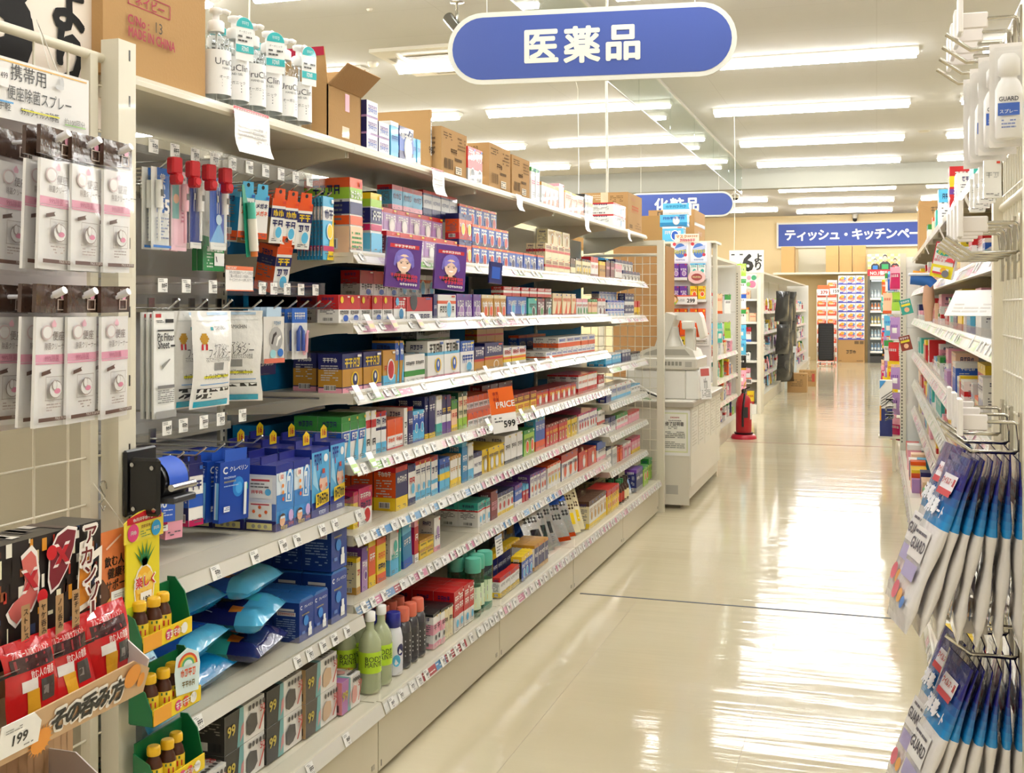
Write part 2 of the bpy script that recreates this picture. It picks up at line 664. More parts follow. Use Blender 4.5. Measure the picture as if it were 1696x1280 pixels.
def sign(name, text, label, X_, Y_, Z_, w_, h_, yaw, gap, th_):
 t = thing(name, label, 'sign', (X_, Y_, Z_), (0, 0, yaw))
 U, V, N = (1, 0, 0), (0, 0, 1), (0, -1, 0)
 obj('border_panel', MB().prism(stadium(w_, h_), (0, 0.01, 0), U, V, N, 0.02, 'B4B2A6', 'satin'), t)
 mb = MB()
 k = h_ * 0.068
 mb.prism(stadium(w_ - 2 * k, h_ - 2 * k), (0, -0.0105, 0), U, V, N, 0.001, '223A80', 'satin')
 obj('face', mb, t, label='blue sign face')
 mb = MB()
 p_ = Pr(mb, (-w_ / 2, -0.0122, -h_ / 2), U, V, N, w_, h_, 'satin')
 for i, ch in enumerate(text):
  p_.text(ch, 0.5 - 0.024 + (i - (len(text) - 1) / 2) * gap / w_, 0.5, th_, 'C6C2B0', 0.03)
 obj('lettering', mb, t, label='white lettering')
 mb = MB()
 for s_ in (-0.36, 0.36):
  mb.tube([(s_ * w_, 0, h_ / 2 - 0.002), (s_ * w_, 0, CEIL - Z_)], 0.0025, 'D8D4C8', 'plastic', n=4)
 obj('hanging_wire', mb, t)


sign('hanging_sign', '医薬品', 'big blue stadium-shaped sign with white lettering, hanging near the front of the aisle', -1.645, 6.6, 3.06, 1.745, 0.44, math.radians(7), 0.247, 0.205)
sign('hanging_sign', '化粧品', 'smaller-looking blue stadium sign hanging beyond the long shelves, over the counter', -3.0, 18.0, 3.12, 1.72, 0.40, math.radians(4), 0.247, 0.205)

# wall sign over the tissue boxes
t = thing('wall_sign', 'wide blue sign with white katakana lettering high on the back wall', 'sign', (0, BACK, 3.52))
x0 = Xat(1287, BACK)
mb = MB().box(x0, 1.75, -0.14, -0.001, -0.36, 0.36, 'DAD8D0', 'satin')
obj('frame', mb, t)
mb = MB()
p_ = Pr(mb, (x0 + 0.05, -0.1412, -0.31), (1, 0, 0), (0, 0, 1), (0, -1, 0), 1.65 - x0, 0.62, 'satin')
p_.rect(0, 0, 1, 1, '2E49A0')
obj('face', mb, t, label='blue sign face')
mb = MB()
p_ = Pr(mb, (x0 + 0.05, -0.1432, -0.31), (1, 0, 0), (0, 0, 1), (0, -1, 0), 1.65 - x0, 0.62, 'satin')
for i, ch in enumerate('ティッシュ・キッチンペーパー'):
 p_.text(ch, 0.075 + i * 0.0695, 0.5 - (0.06 if ch in 'ィッュ' else 0), 0.30, 'F6F6F2', 0.035)
obj('lettering', mb, t, label='white katakana lettering')

# ceiling fittings
t = thing('air_conditioner', 'square ceiling air conditioner cassette with a grey grille', 'air conditioner', (-4.25, 11.0, CEIL))
mb = MB()
mb.prism([(-0.62, -0.62), (0.62, -0.62), (0.62, 0.62), (-0.62, 0.62)], (0, 0, 0), (1, 0, 0), (0, 1, 0), (0, 0, -1), 0.035, 'D9D3C4', 'paint')
obj('panel', mb, t)
mb = MB()
for i in range(16):
 mb.box(-0.34, 0.34, -0.34 + i * 0.043, -0.32 + i * 0.043, -0.045, -0.035, 'A79F8E', 'paint')
mb.box(-0.36, 0.36, -0.36, 0.36, -0.038, -0.035, '8E8677', 'paint')
obj('grille', mb, t)
mb = MB()
for a, b_ in ((0, 1), (1, 0), (0, -1), (-1, 0)):
 cx, cy = a * 0.49, b_ * 0.49
 sx, sy = (0.05, 0.36) if a else (0.36, 0.05)
 mb.box(cx - sx, cx + sx, cy - sy, cy + sy, -0.042, -0.035, 'C9C2B2', 'paint')
 mb.box(cx - sx * 0.9, cx + sx * 0.9, cy - sy * 0.9, cy + sy * 0.9, -0.0425, -0.041, '7B7466', 'paint')
obj('louvre', mb, t)

def at_ceiling(u, v):
 d = (CEIL - EYE) * FPX / (509 - v)
 xc = (u - 848) / FPX * d
 return xc * CY - d * SY, d * CY + xc * SY

x, y = at_ceiling(618, 103)
one('smoke_detector', MB().lathe([(0.03, -0.05), (0.045, -0.045), (0.06, -0.02), (0.06, 0.0)], 0, 0, 'E8E3D6', 'paint'), 'round white smoke detector on the ceiling above the open carton', 'smoke detector', (x, y, CEIL))
x, y = at_ceiling(757, 3)
t = thing('ceiling_camera', 'small silver camera on a ceiling bracket beside the big sign', 'camera', (x, y, CEIL))
obj('mount', MB().lathe([(0.012, -0.16), (0.012, -0.01), (0.06, -0.008), (0.06, 0)], 0, 0, 'B9B7B0', 'chrome'), t)
obj('body', MB().tube([(-0.09, 0.03, -0.12), (0.03, -0.05, -0.25)], 0.05, '9A9A98', 'chrome', n=14).tube([(0.025, -0.046, -0.245), (0.034, -0.053, -0.256)], 0.036, 'K', 'plastic', n=14), t)
x, y = at_ceiling(1217, 347)
one('ceiling_camera', MB().lathe([(0.03, -0.33), (0.09, -0.30), (0.10, -0.24), (0.05, -0.22), (0.02, -0.2), (0.02, 0)], 0, 0, 'D9D5CA', 'paint').lathe([(0.0, -0.37), (0.06, -0.34), (0.075, -0.30)], 0, 0, 'K', 'plastic'), 'small dome camera hanging beyond the second blue sign', 'camera', (Xat(1217, 24.0), 24.0, CEIL))
x, y = Xat(1416, BACK - 0.06), BACK - 0.06
one('wall_camera', MB().lathe([(0.0, -0.14), (0.05, -0.1), (0.06, -0.02)], 0, 0, 'K', 'plastic').lathe([(0.07, -0.02), (0.08, 0.1)], 0, 0, 'C8C4BA', 'paint'), 'little dark camera above the middle of the back wall sign', 'camera', (x, y - 0.05, 3.98))
x, y = Xat(1005, 8.9), 8.9
one('cable_cover', MB().tube([(0, 0, 2.02), (0.004, 0, 2.6), (-0.004, 0, 3.3), (0, 0, CEIL)], 0.011, 'D9D5C6', 'plastic', n=8), 'thick cream cable conduit running from the ceiling down behind the big sign', 'cable', (x, y, 0))
for u, Yy, zb, lb in ((1216, 14.9, 2.2, 'thin white cord hanging from the lamp beside the smoke curtain'), (957, 12.5, 2.05, 'thin white cord hanging between two lamps beside the conduit'), (410, 4.3, 2.06, 'thin white cord hanging above the pump bottles')):
 one('pull_cord', MB().tube([(0, 0, zb), (0.012, 0, (zb + CEIL) / 2), (0, 0, CEIL - 0.1), (-0.03, 0, CEIL)], 0.004, 'E9E5D8', 'plastic', n=5), lb, 'cord', (Xat(u, Yy), Yy, 0))
for u, v, lb in ((612, 15, 'above the open carton'), (1348, 182, 'between the second and third aisle lamps'), (1305, 106, 'past the first aisle lamp'), (1530, 217, 'in the gap beside the third aisle lamp')):
 x, y = at_ceiling(u, v)
 R_ = 0.1 if u == 1530 else 0.03
 one('ceiling_rosette', MB().lathe([(R_ * 0.6, -0.02), (R_, 0)], 0, 0, 'B8B09E', 'paint'), 'small round ceiling fitting %s' % lb, 'ceiling fitting', (x, y, CEIL))

# ================================================================= shelving
CREAM = 'D9D2BE'
ZL = [1.655, 1.43, 1.205, 0.98, 0.755, 0.535]        # shelf surfaces of the second to fourth bay
ZE = [1.655, 1.415, 1.105, 0.875, 0.675, 0.455]      # of the far bay
XF = -1.58
XBACK = -2.06
XIN = XBACK + 0.0135                          # shelves and decks start in front of the uprights
BAYS = [(2.12, 3.25), (3.25, 4.45), (4.45, 5.65), (5.65, 6.85), (6.85, 8.05)]
BNAME = ['near bay', 'second bay', 'third bay', 'fourth bay', 'far bay']
SNAME = ['top shelf', 'second shelf', 'third shelf', 'fourth shelf', 'fifth shelf', 'sixth shelf', 'seventh shelf', 'bottom shelf']

TAGM = {}


def tag_mesh(k):
 if k not in TAGM:
  rg = random.Random(k)
  mb = MB().box(0, 0.0012, -0.019, 0.019, -0.017, 0.017, 'F2F0EA', 'print')
  p_ = face_front(mb, 0.038, 0.034, 0.0013, -0.017)
  p_.ticks(0.08, 0.72, 0.6, 0.95, 2, '777777', rg)
  p_.word(0.34, 0.3, 0.92, 0.66, '2A2A2A', 3, rg)
  p_.ticks(0.4, 0.06, 0.92, 0.24, 2, '777777', rg)
  TAGM[k] = mb.mesh('price_tag')
 return TAGM[k]


def price_rail(parent, y0, y1, x, z, strips, tags, h=0.05, tilt=0.5, stopper=0.0, sgn=1, step=0.075, board=True, seed=1):
 """slanted clear rail with paper strips behind the plastic and price tags in front"""
 rg = random.Random(seed)
 dx = h * math.sin(tilt) * sgn
 dz = h * math.cos(tilt)
 mb = MB()
 U = Vector((0, 1, 0))
 V = Vector((-dx, 0, dz)) / h
 N = Vector((dz * sgn, 0, dx * sgn)) / h
 O = Vector((x + 0.004 * sgn, y0 + 0.004, z))
 L = y1 - y0 - 0.008
 if board:
  mb.prism([(0, 0), (L, 0), (L, h), (0, h)], O, U, V, N, 0.002, 'DDD8CC', 'plastic')
 p_ = Pr(mb, O + N * 0.0021, U, V, N, L, h, 'plastic')
 if strips:
  u = 0
  while u < 1:
   l = rg.uniform(0.03, 0.11)
   c_ = rg.choice(strips)
   if c_:
    p_.rect(u, 0.12, min(u + l, 1), 0.8, c_)
    p_.k -= 1
    if rg.random() < 0.7:
     p_.k += 1
     p_.ticks(u + 0.004, 0.25, min(u + l, 1) - 0.004, 0.7, 2, 'F4EEEA', rg, 0.6)
     p_.k -= 2
   u += l
  p_.k = 2
 r_ = obj('price_rail', mb, parent)
 mb = MB()
 mb.add([O + N * 0.0045, O + U * L + N * 0.0045, O + U * L + V * h + N * 0.0045, O + V * h + N * 0.0045], [(0, 1, 2, 3)], (1, 1, 1, 1), 'clear')
 if stopper:
  a = O + V * h - N * 0.004
  mb.box(min(a.x - 0.002, a.x), max(a.x - 0.002, a.x), y0 + 0.01, y1 - 0.01, a.z - 0.02, a.z + stopper, (1, 1, 1, 1), 'clear')
 obj('clear_cover', mb, parent)
 y = y0 + 0.05
 n = 0
 while y < y1 - 0.03 and tags:
  if rg.random() < tags:
   q = O + U * (y - y0) + V * (h * 0.5) + N * 0.0056
   o = obj('price_tag', tag_mesh(rg.randrange(6)), parent, q)
   o.rotation_euler = (0, -tilt if sgn > 0 else tilt, 0 if sgn > 0 else math.pi)
   if sgn < 0:
    o.rotation_euler = Matrix((tuple(N), tuple(-U), tuple(V))).transposed().to_euler()
   n += 1
  y += step * rg.uniform(0.8, 1.3)
 return r_


def shelf_board(parent, y0, y1, z, xf, xb, sgn=1, deep=0.07):
 """board, folded front edge and the two bracket arms under it; z is the surface"""
 mb = MB()
 t_ = 0.034
 lo, hi = (xb, xf) if sgn > 0 else (xf, xb)
 mb.box(lo, hi, y0 + 0.003, y1 - 0.003, z - 0.012, z, CREAM, 'paint')
 f0, f1 = (xf - 0.02, xf) if sgn > 0 else (xf, xf + 0.02)
 mb.box(f0, f1, y0 + 0.003, y1 - 0.003, z - t_, z - 0.0121, CREAM, 'paint')
 s = obj('shelf', mb, parent)
 L = abs(xf - xb)
 for y in (y0 + 0.006, y1 - 0.010):
  pts = [(0.0, -0.012)] + [(L, -0.012), (L, -0.03)] + [(L * (1 - 0.45 * i / 6) - 0.03, -0.033 - (deep - 0.033) * (1 - math.cos(math.pi / 2 * i / 6))) for i in range(7)] + [(0.0, -deep - 0.01)]
  U = (sgn, 0, 0)
  obj('bracket', MB().prism(pts, (xb, y, z), U, (0, 0, 1), (0, 1, 0), 0.004, CREAM, 'paint'), s)
 return s


PINK = ['D98AA8', 'E8B4C6', 'EFE9E4', 'EFE9E4', None, 'D9C4CB']
GRN = ['8FC36B', 'B7D9A0', 'EFEDE4', 'EFEDE4', None, 'E3B9C4']
BLU = ['5B9BD0', '8FBBE0', 'EEEDE8', 'EEEDE8', None]
MIX = ['B85A62', 'D98AA8', 'EEEDE8', 'EEEDE8', '7FA3CC', None]
MIXB = ['5B9BD0', 'EEEDE8', 'EEEDE8', 'B8434C', None]
PALEG = ['C4D2B4', 'DDE0D0', 'E6E4DA', None]


def gondola(label, y0, y1, shelves, base_tags, base_strips, back_col, top=True, posts=(True, False), base_x=-1.48, ztop=2.0):
 t = thing('shelving_bay', label, 'shelving', (0, 0, 0))
 zc_ = 1.70 if back_col[0] == '0' else 1.96
 obj('back_panel', MB().box(XBACK - 0.02, XBACK, y0 + 0.022, y1 - 0.022, 0.12, zc_, back_col, 'matte'), t)
 if zc_ < 1.9:
  obj('upper_back_panel', MB().box(XBACK - 0.02, XBACK, y0 + 0.022, y1 - 0.022, zc_ + 0.001, 1.96, 'D8D4C8', 'matte'), t)
 mb = MB()
 for y, on in ((y0, posts[0]), (y1, posts[1])):
  if on:
   mb.box(XBACK - 0.05, XBACK + 0.012, y - 0.02, y + 0.02, 0.0, ztop - 0.02, CREAM, 'paint')
   for i in range(60):
    mb.box(XBACK + 0.0121, XBACK + 0.0126, y - 0.004, y + 0.004, 0.2 + i * 0.03, 0.215 + i * 0.03, '3A3833', 'paint')
 obj('upright', mb, t)
 mb = MB().box(XIN, base_x, y0 + 0.003, y1 - 0.003, 0.20, 0.235, CREAM, 'paint')
 obj('base_deck', mb, t)
 mb = MB().box(base_x - 0.03, base_x - 0.012, y0 + 0.003, y1 - 0.003, 0.02, 0.1995, 'CFC6AF', 'paint')
 mb.box(base_x - 0.0119, base_x - 0.0115, y0 + 0.02, y0 + 0.026, 0.03, 0.05, '4A453C', 'paint')
 mb.box(base_x - 0.0119, base_x - 0.010, y1 - 0.05, y1 - 0.03, 0.04, 0.055, 'A9A28F', 'paint')
 obj('kick_panel', mb, t)
 b_ = obj('base_edge', MB().box(base_x - 0.02, base_x - 0.001, y0 + 0.003, y1 - 0.003, 0.2351, 0.24, CREAM, 'paint'), t)
 price_rail(b_, y0, y1, base_x + 0.008, 0.20, base_strips, base_tags, h=0.04, tilt=0.35, stopper=0.05, seed=int(y0 * 100))
 for i, (z, strips, tg, st, tilt, xf) in enumerate(shelves):
  s = shelf_board(t, y0, y1, z, xf, XIN)
  if tg is not None:
   price_rail(s, y0, y1, xf + 0.012, z - 0.036, strips, tg, h=0.054 if st < 0.02 else 0.036, tilt=tilt, stopper=st, seed=int(y0 * 100) + i)
 if top:
  mb = MB()
  mb.box(XIN, XF - 0.02, y0 + 0.001, y1 - 0.001, 1.988, 2.0, CREAM, 'paint')
  prof = [(-0.02, 0.0), (0.0, 0.0), (0.0, -0.008), (0.006, -0.012), (0.006, -0.022), (0.0, -0.03), (-0.006, -0.03), (-0.006, -0.012), (-0.02, -0.012)]
  mb.prism([(x, z) for x, z in prof], (XF, y0 + 0.001, 2.0), (1, 0, 0), (0, 0, 1), (0, 1, 0), y1 - y0 - 0.002, 'D2CBB6', 'paint')
  s = obj('top_shelf', mb, t)
  for y in (y0 + 0.006, y1 - 0.010):
   L = XF - XIN
   pts = [(0.0, -0.012), (L - 0.02, -0.012), (L - 0.02, -0.045)] + [(L * (1 - 0.6 * i / 6) - 0.02, -0.045 - 0.075 * (1 - math.cos(math.pi / 2 * i / 6))) for i in range(7)] + [(0.0, -0.13)]
   obj('bracket', MB().prism(pts, (XIN, y, 2.0), (1, 0, 0), (0, 0, 1), (0, 1, 0), 0.004, CREAM, 'paint'), s)
 return t


HOT = 0.0
def std(zs):
 return [(zs[0], PINK + GRN, 0.45, 0.012, 0.62, XF), (zs[1], PINK, 0.4, 0.012, 0.62, XF), (zs[2], PINK + GRN[:3], 0.4, 0.012, 0.62, XF)]


gondola('cream shelving bay nearest the wire panel, with hooks above deep lower shelves', *BAYS[0],
  [(0.85, None, 0.35, 0.045, 0.3, -1.55), (0.51, None, 0.4, 0.045, 0.3, -1.55)], 0.4, None, 'C2C1BE', posts=(False, True))
gondola('cream shelving bay with blue backing, stocked with hair colour above and bottles at its foot', *BAYS[1],
  std(ZL) + [(ZL[3], GRN, 0.95, 0.03, 0.42, XF), (ZL[4], BLU, 0.95, 0.03, 0.42, XF), (ZL[5], MIX, 0.95, 0.03, 0.42, XF)], 0.9, MIXB, '0B6A9E', posts=(False, True))
gondola('cream shelving bay with blue backing, second from the checkout, with an orange price card', *BAYS[2],
  std(ZL) + [(ZL[3], PINK, 0.95, 0.03, 0.42, XF), (ZL[4], PINK, 0.95, 0.03, 0.42, XF), (ZL[5], PINK + BLU[:2], 0.95, 0.03, 0.42, XF)], 0.9, PINK, '0B6A9E')
gondola('cream shelving bay with blue backing and silver pouches at its foot', *BAYS[3],
  std(ZL) + [(ZL[3], PINK, 0.95, 0.03, 0.42, XF), (ZL[4], PINK, 0.95, 0.03, 0.42, XF), (ZL[5], PINK, 0.95, 0.03, 0.42, XF)], 0.9, PINK, '0B6A9E')
gondola('last cream shelving bay of the long run, closed by a wire grid', *BAYS[4],
  std(ZE) + [(ZE[3], PALEG, 0.95, 0.03, 0.42, XF), (ZE[4], PALEG, 0.95, 0.03, 0.42, XF), (ZE[5], PALEG, 0.95, 0.03, 0.42, XF)], 0.9, PINK, '0B6A9E')


def grid_panel(name, label, O, U, L, Ht, dx, dz, post, r_=0.0028, z0=0.0, inner=True, NV=None):
 """frame posts and a welded wire grid in the plane of U and z"""
 t = thing(name, label, 'wire grid', O)
 U = Vector(U)
 V = Vector((0, 0, 1))
 mb = MB()
 x = dx
 while x < L - 0.02:
  mb.tube([U * x + V * z0, U * x + V * Ht], r_, 'DDD6C2', 'paint', n=5, cap=False)
  x += dx
 z = z0 + dz * 0.6
 while z < Ht - 0.02:
  mb.tube([U * 0.0 + V * z, U * L + V * z], r_, 'DDD6C2', 'paint', n=5, cap=False)
  z += dz
 obj('wire_grid', mb, t)
 mb = MB()
 mb.tube([V * Ht, U * L + V * Ht], 0.011, 'DDD6C2', 'paint', n=8)
 obj('top_rail', mb, t)
 return t


# the near wire panel beside the camera and its slotted post
tp = grid_panel('wire_panel', 'cream wire grid panel at the near end of the long shelves', (-1.60, 0.75, 0), (0, 1, 0), 1.31, 2.02, 0.1, 0.1, 0.05, z0=0.3)
mb = MB()
mb.box(0.0, 0.045, 1.305, 1.365, 0, 2.06, 'DCD5C1', 'paint')
for z in (2.03, 1.93, 1.82, 1.62, 1.47, 1.32, 1.17, 1.02):
 mb.box(0.0451, 0.0456, 1.34, 1.345, z - 0.012, z + 0.012, '2E2B26', 'paint')
for z in (1.717,):
 mb.box(0.0451, 0.0455, 1.305, 1.365, z, z + 0.0015, '6B675C', 'paint')
obj('post', mb, tp)
mb = MB()
mb.box(-0.012, 0.012, 1.255, 1.28, 0.3, 2.02, 'D6CFBB', 'paint')
obj('frame_bar', mb, tp)

# the wire grid that closes the far end of the run
te = grid_panel('wire_panel', 'wire grid panel closing the far end of the long shelves, beside the counter', (-2.06, 8.10, 0), (1, 0, 0), 0.55, 1.86, 0.055, 0.075, 0.05, z0=0.25)
obj('post', MB().box(0.55, 0.60, -0.02, 0.025, 0, 1.965, 'DCD5C1', 'paint'), te)
obj('top_bar', MB().box(0.0, 0.55, -0.01, 0.012, 1.93, 1.965, 'DCD5C1', 'paint'), te)

# ================================================================= products
CM = {}


def dphrase(ds, kind):
 tk = ds.split()
 base = CNAME[tk[0]]
 bits = []
 for q in tk[1:]:
  if q[0] == 't' and len(bits) < 1:
   bits.append('%s top' % CNAME[q[1]])
  elif q[0] == 'm' and len(bits) < 1:
   bits.append('%s band' % CNAME[q[1]])
  elif q[0] == 'b' and len(bits) < 1:
   bits.append('%s foot' % CNAME[q[1]])
 for q in tk[1:]:
  if len(bits) >= 2:
   break
  if q[0] in 'oP' and CNAME[q[1]] not in ' '.join(bits):
   bits.append('%s %s' % (CNAME[q[1]], 'oval' if q[0] == 'o' else 'pill'))
  elif q[0] in 'hH' and not bits:
   bits.append('%s lettering' % CNAME[q[1]])
 return '%s %s with %s' % (base, kind, ' and '.join(bits[:2])) if bits else 'plain %s %s' % (base, kind)


def decorate(mb, ds, w, h, d, rg, real=None, detail=True, mat='print', sides=True, x=0.0, z=0.0):
 tk = ds.split()
 base = tk[0]
 f = face_front(mb, w, h, x, z, mat=mat)
 side = base
 bands = []
 for q in tk[1:]:
  k, c_ = q[0], q[1]
  a = q[2:]
  if k == 't':
   f.rect(0, 1 - int(a) / 100, 1, 1, c_); bands.append((1 - int(a) / 100, 1, c_))
  elif k == 'b':
   f.rect(0, 0, 1, int(a) / 100, c_); bands.append((0, int(a) / 100, c_))
  elif k == 'm':
   lo, hi = (int(i) / 100 for i in a.split('-'))
   f.rect(0, lo, 1, hi, c_); bands.append((lo, hi, c_))
  elif k == 'd':
   f.poly([(0.35, 0), (1, 0), (1, 0.75)], c_)
  elif k == 'q':
   f.rect(0.12, 0.12, 0.88, 0.42, c_)
  elif k == 'z':
   side = c_
 if detail:
  for q in tk[1:]:
   k, c_ = q[0], q[1]
   a = int(q[2:]) / 100 if len(q) > 2 and q[2:].isdigit() else 0.5
   if k == 'o':
    r_ = min(w, h) * 0.26
    ry = min(r_ * 1.4, min(a, 1 - a) * h * 0.92); f.disc(0.6, a, r_ * 1.15, 'W' if c_ != 'W' else 'g', ry); f.disc(0.6, a, r_ * 0.9, c_, ry * 0.82)
   elif k == 'P':
    f.disc(0.62, a, w * 0.2, 'Y', min(h * 0.2, a * h * 0.9)); f.disc(0.62, a, w * 0.13, c_, h * 0.17); f.disc(0.62, a + 0.03, w * 0.05, 'W', h * 0.08)
   elif k in 'hH':
    hh = 0.075 if k == 'h' else 0.13
    hh = min(hh, 0.45 * w / h) if w < h else hh * 1.6
    if real:
     f.text(real, 0.5, a, hh * 1.5 * h, c_, 0.03, wmax=0.9)
    else:
     f.word(0.1, a - hh, 0.9, a + hh, c_, rg=rg)
   elif k == 'v':
    f.word(0.3, 0.1, 0.7, 0.9, c_, 1, rg)
   elif k == 'l':
    f.ticks(0.1, 0.06, 0.9, 0.3, 4, c_, rg)
   elif k == 'c':
    f.disc(0.25, 0.82, w * 0.14, c_)
 if detail:
  f.ticks(0.12, 0.04, 0.88, 0.12, 2, '6A6A70', rg, 0.55)
  f.rect(0.72, 0.9, 0.92, 0.96, rg.choice(['F0EDE6', 'D8402A', 'EBCB2A', '2F63B8']))
 if sides:
  for yy, N in ((-w / 2, -1), (w / 2, 1)):
   s = face_near(mb, d, h, yy - 0.0 * N, x=x - d, z=z, mat=mat)
   s.N = Vector((0, N, 0))
   if side != base:
    s.rect(0, 0, 1, 1, side)
   for lo, hi, c_ in bands:
    s.rect(0, lo, 1, hi, c_)
   if detail:
    dark = base in 'RDBNPMKGhFbnU' or side in 'RDBNPMKGhFb'
    s.ticks(0.12, 0.3, 0.85, 0.72, 7, 'g' if dark else '6A6A70', rg, 0.6)
    s.word(0.2, 0.78, 0.8, 0.9, 'W' if dark else 'N', 4, rg)
    s.rect(0.25, 0.06, 0.75, 0.2, 'W')
    s.bars(0.28, 0.075, 0.72, 0.185, 'K', rg)
    s.k = 0
 return f


def carton_mesh(ds, w, h, d, seed=0, real=None, detail=True, tab=None):
 k = (ds, round(w, 4), round(h, 4), round(d, 4), seed, real, tab)
 if k not in CM:
  rg = random.Random(seed * 31 + len(ds))
  tk = ds.split()
  top = tk[0]
  for q in tk[1:]:
   if q[0] == 't':
    top = q[1]
  mb = MB().box(-d, 0, -w / 2, w / 2, 0, h, tk[0], 'print', cols=[None, top, None, None, None, None])
  decorate(mb, ds, w, h, d, rg, real, detail)
  if tab:                                             # punched hanging tab
   tw, tht = w * 0.8, tab
   mb.prism([(-tw / 2, 0), (tw / 2, 0), (tw / 2 * 0.9, tht), (-tw / 2 * 0.9, tht)], (-0.002, 0, h), (0, 1, 0), (0, 0, 1), (1, 0, 0), 0.002, top, 'print')
   f = Pr(mb, (0.0002, -tw / 2, h), (0, 1, 0), (0, 0, 1), (1, 0, 0), tw, tht)
   f.disc(0.5, 0.7, 0.006, 'K')
  CM[k] = mb.mesh('carton')
 return CM[k]


def bay_of(y):
 for i, (a, b_) in enumerate(BAYS):
  if y < b_:
   return i
 return 4


XP = -1.625
RNAME = {0: 'stock_carton', 1: 'hair_care_carton', 2: 'cold_remedy_carton', 3: 'capsule_carton', 4: 'cream_carton', 5: 'nasal_spray_carton', 6: 'ointment_carton', 7: 'bath_carton'}


def row(si, u0, u1, n, ds, h, d=0.08, rows=1, tiers=1, xo=0.0, seed=None, real=None, name=None, cat='carton', kind='carton', zo=0.0, lean=0.0, fill=1.0, skip=0, yaw=0.0, phrase=None, bi=None, backrow=0):
 """n cartons side by side on shelf si (1 = second from the top ... 6), between the columns u0 and u1 of the photo"""
 x = XP + xo
 y0, y1 = Yat(u0, x), Yat(u1, x)
 bi = bay_of((y0 + y1) / 2) if bi is None else bi
 z = (ZE if bi == 4 else ZL)[si - 1] if 1 <= si <= 6 else (0.2405 if si == 7 else 2.0005)
 z += zo + 0.0004
 wd = (y1 - y0) / n
 seed = seed if seed is not None else (si * 100 + int(u0))
 me = carton_mesh(ds, wd * fill - 0.0025, h, d, seed, real)
 name = name or RNAME[si]
 ph = phrase or dphrase(ds, kind)
 pl = '%s %s' % (BNAME[bi], SNAME[si])
 rg = random.Random(seed)
 for r_ in range(skip, rows):
  for t_ in range(tiers):
   if t_ == tiers - 1 and tiers > 1 and r_ == 0 and backrow:
    continue
   for i in range(n):
    y = y0 + wd * (i + 0.5)
    xx = x - r_ * (d + 0.003) - (rg.uniform(0, 0.006) if n > 1 else 0) * (r_ == 0 and tiers == 1)
    if lean:
     o = obj(name, me, None, (xx, y, z + 0.001), (lean, 0, yaw))
    else:
     o = obj(name, me, None, (xx, y, z + t_ * (h + 0.0006)), (0, 0, yaw))
    good(o, ph, cat, pl, y, t_, r_ - skip)


# ---------------------------------------------------------------- bottles, pouches
def bottle(name, phrase, place, x, y, z, prof, cap, body_mat, body_col, cap_col, label=None, label_col='W', label_mark=None, n=14, mesh_cache={}, capmat='plastic', cat='bottle', row_=0, sx=1.0, rot=None, key=None):
 kk = key or phrase
 if kk not in mesh_cache:
  b_ = MB().lathe(prof, 0, 0, body_col, body_mat, n, sx=sx).mesh('bottle_body')
  cmesh = MB().lathe(cap, 0, 0, cap_col, capmat, n).mesh('bottle_cap')
  lm = None
  if label:
   z0, z1, r_ = label
   mb = MB().lathe([(r_, z0), (r_, z1)], 0, 0, label_col, 'print', n, sx=sx, cap=False)
   if label_mark:
    label_mark(mb, r_, z0, z1)
   lm = mb.mesh('bottle_label')
  mesh_cache[kk] = (b_, cmesh, lm)
 b_, cmesh, lm = mesh_cache[kk]
 o = bpy.data.objects.new(name, None)
 o.empty_display_size = 0.02
 COL.objects.link(o)
 o.location = (x, y, z)
 if rot:
  o.rotation_euler = rot
 obj('body', b_, o)
 obj('cap', cmesh, o)
 if lm:
  obj('label', lm, o)
 good(o, phrase, cat, place, y, 0, row_)
 return o


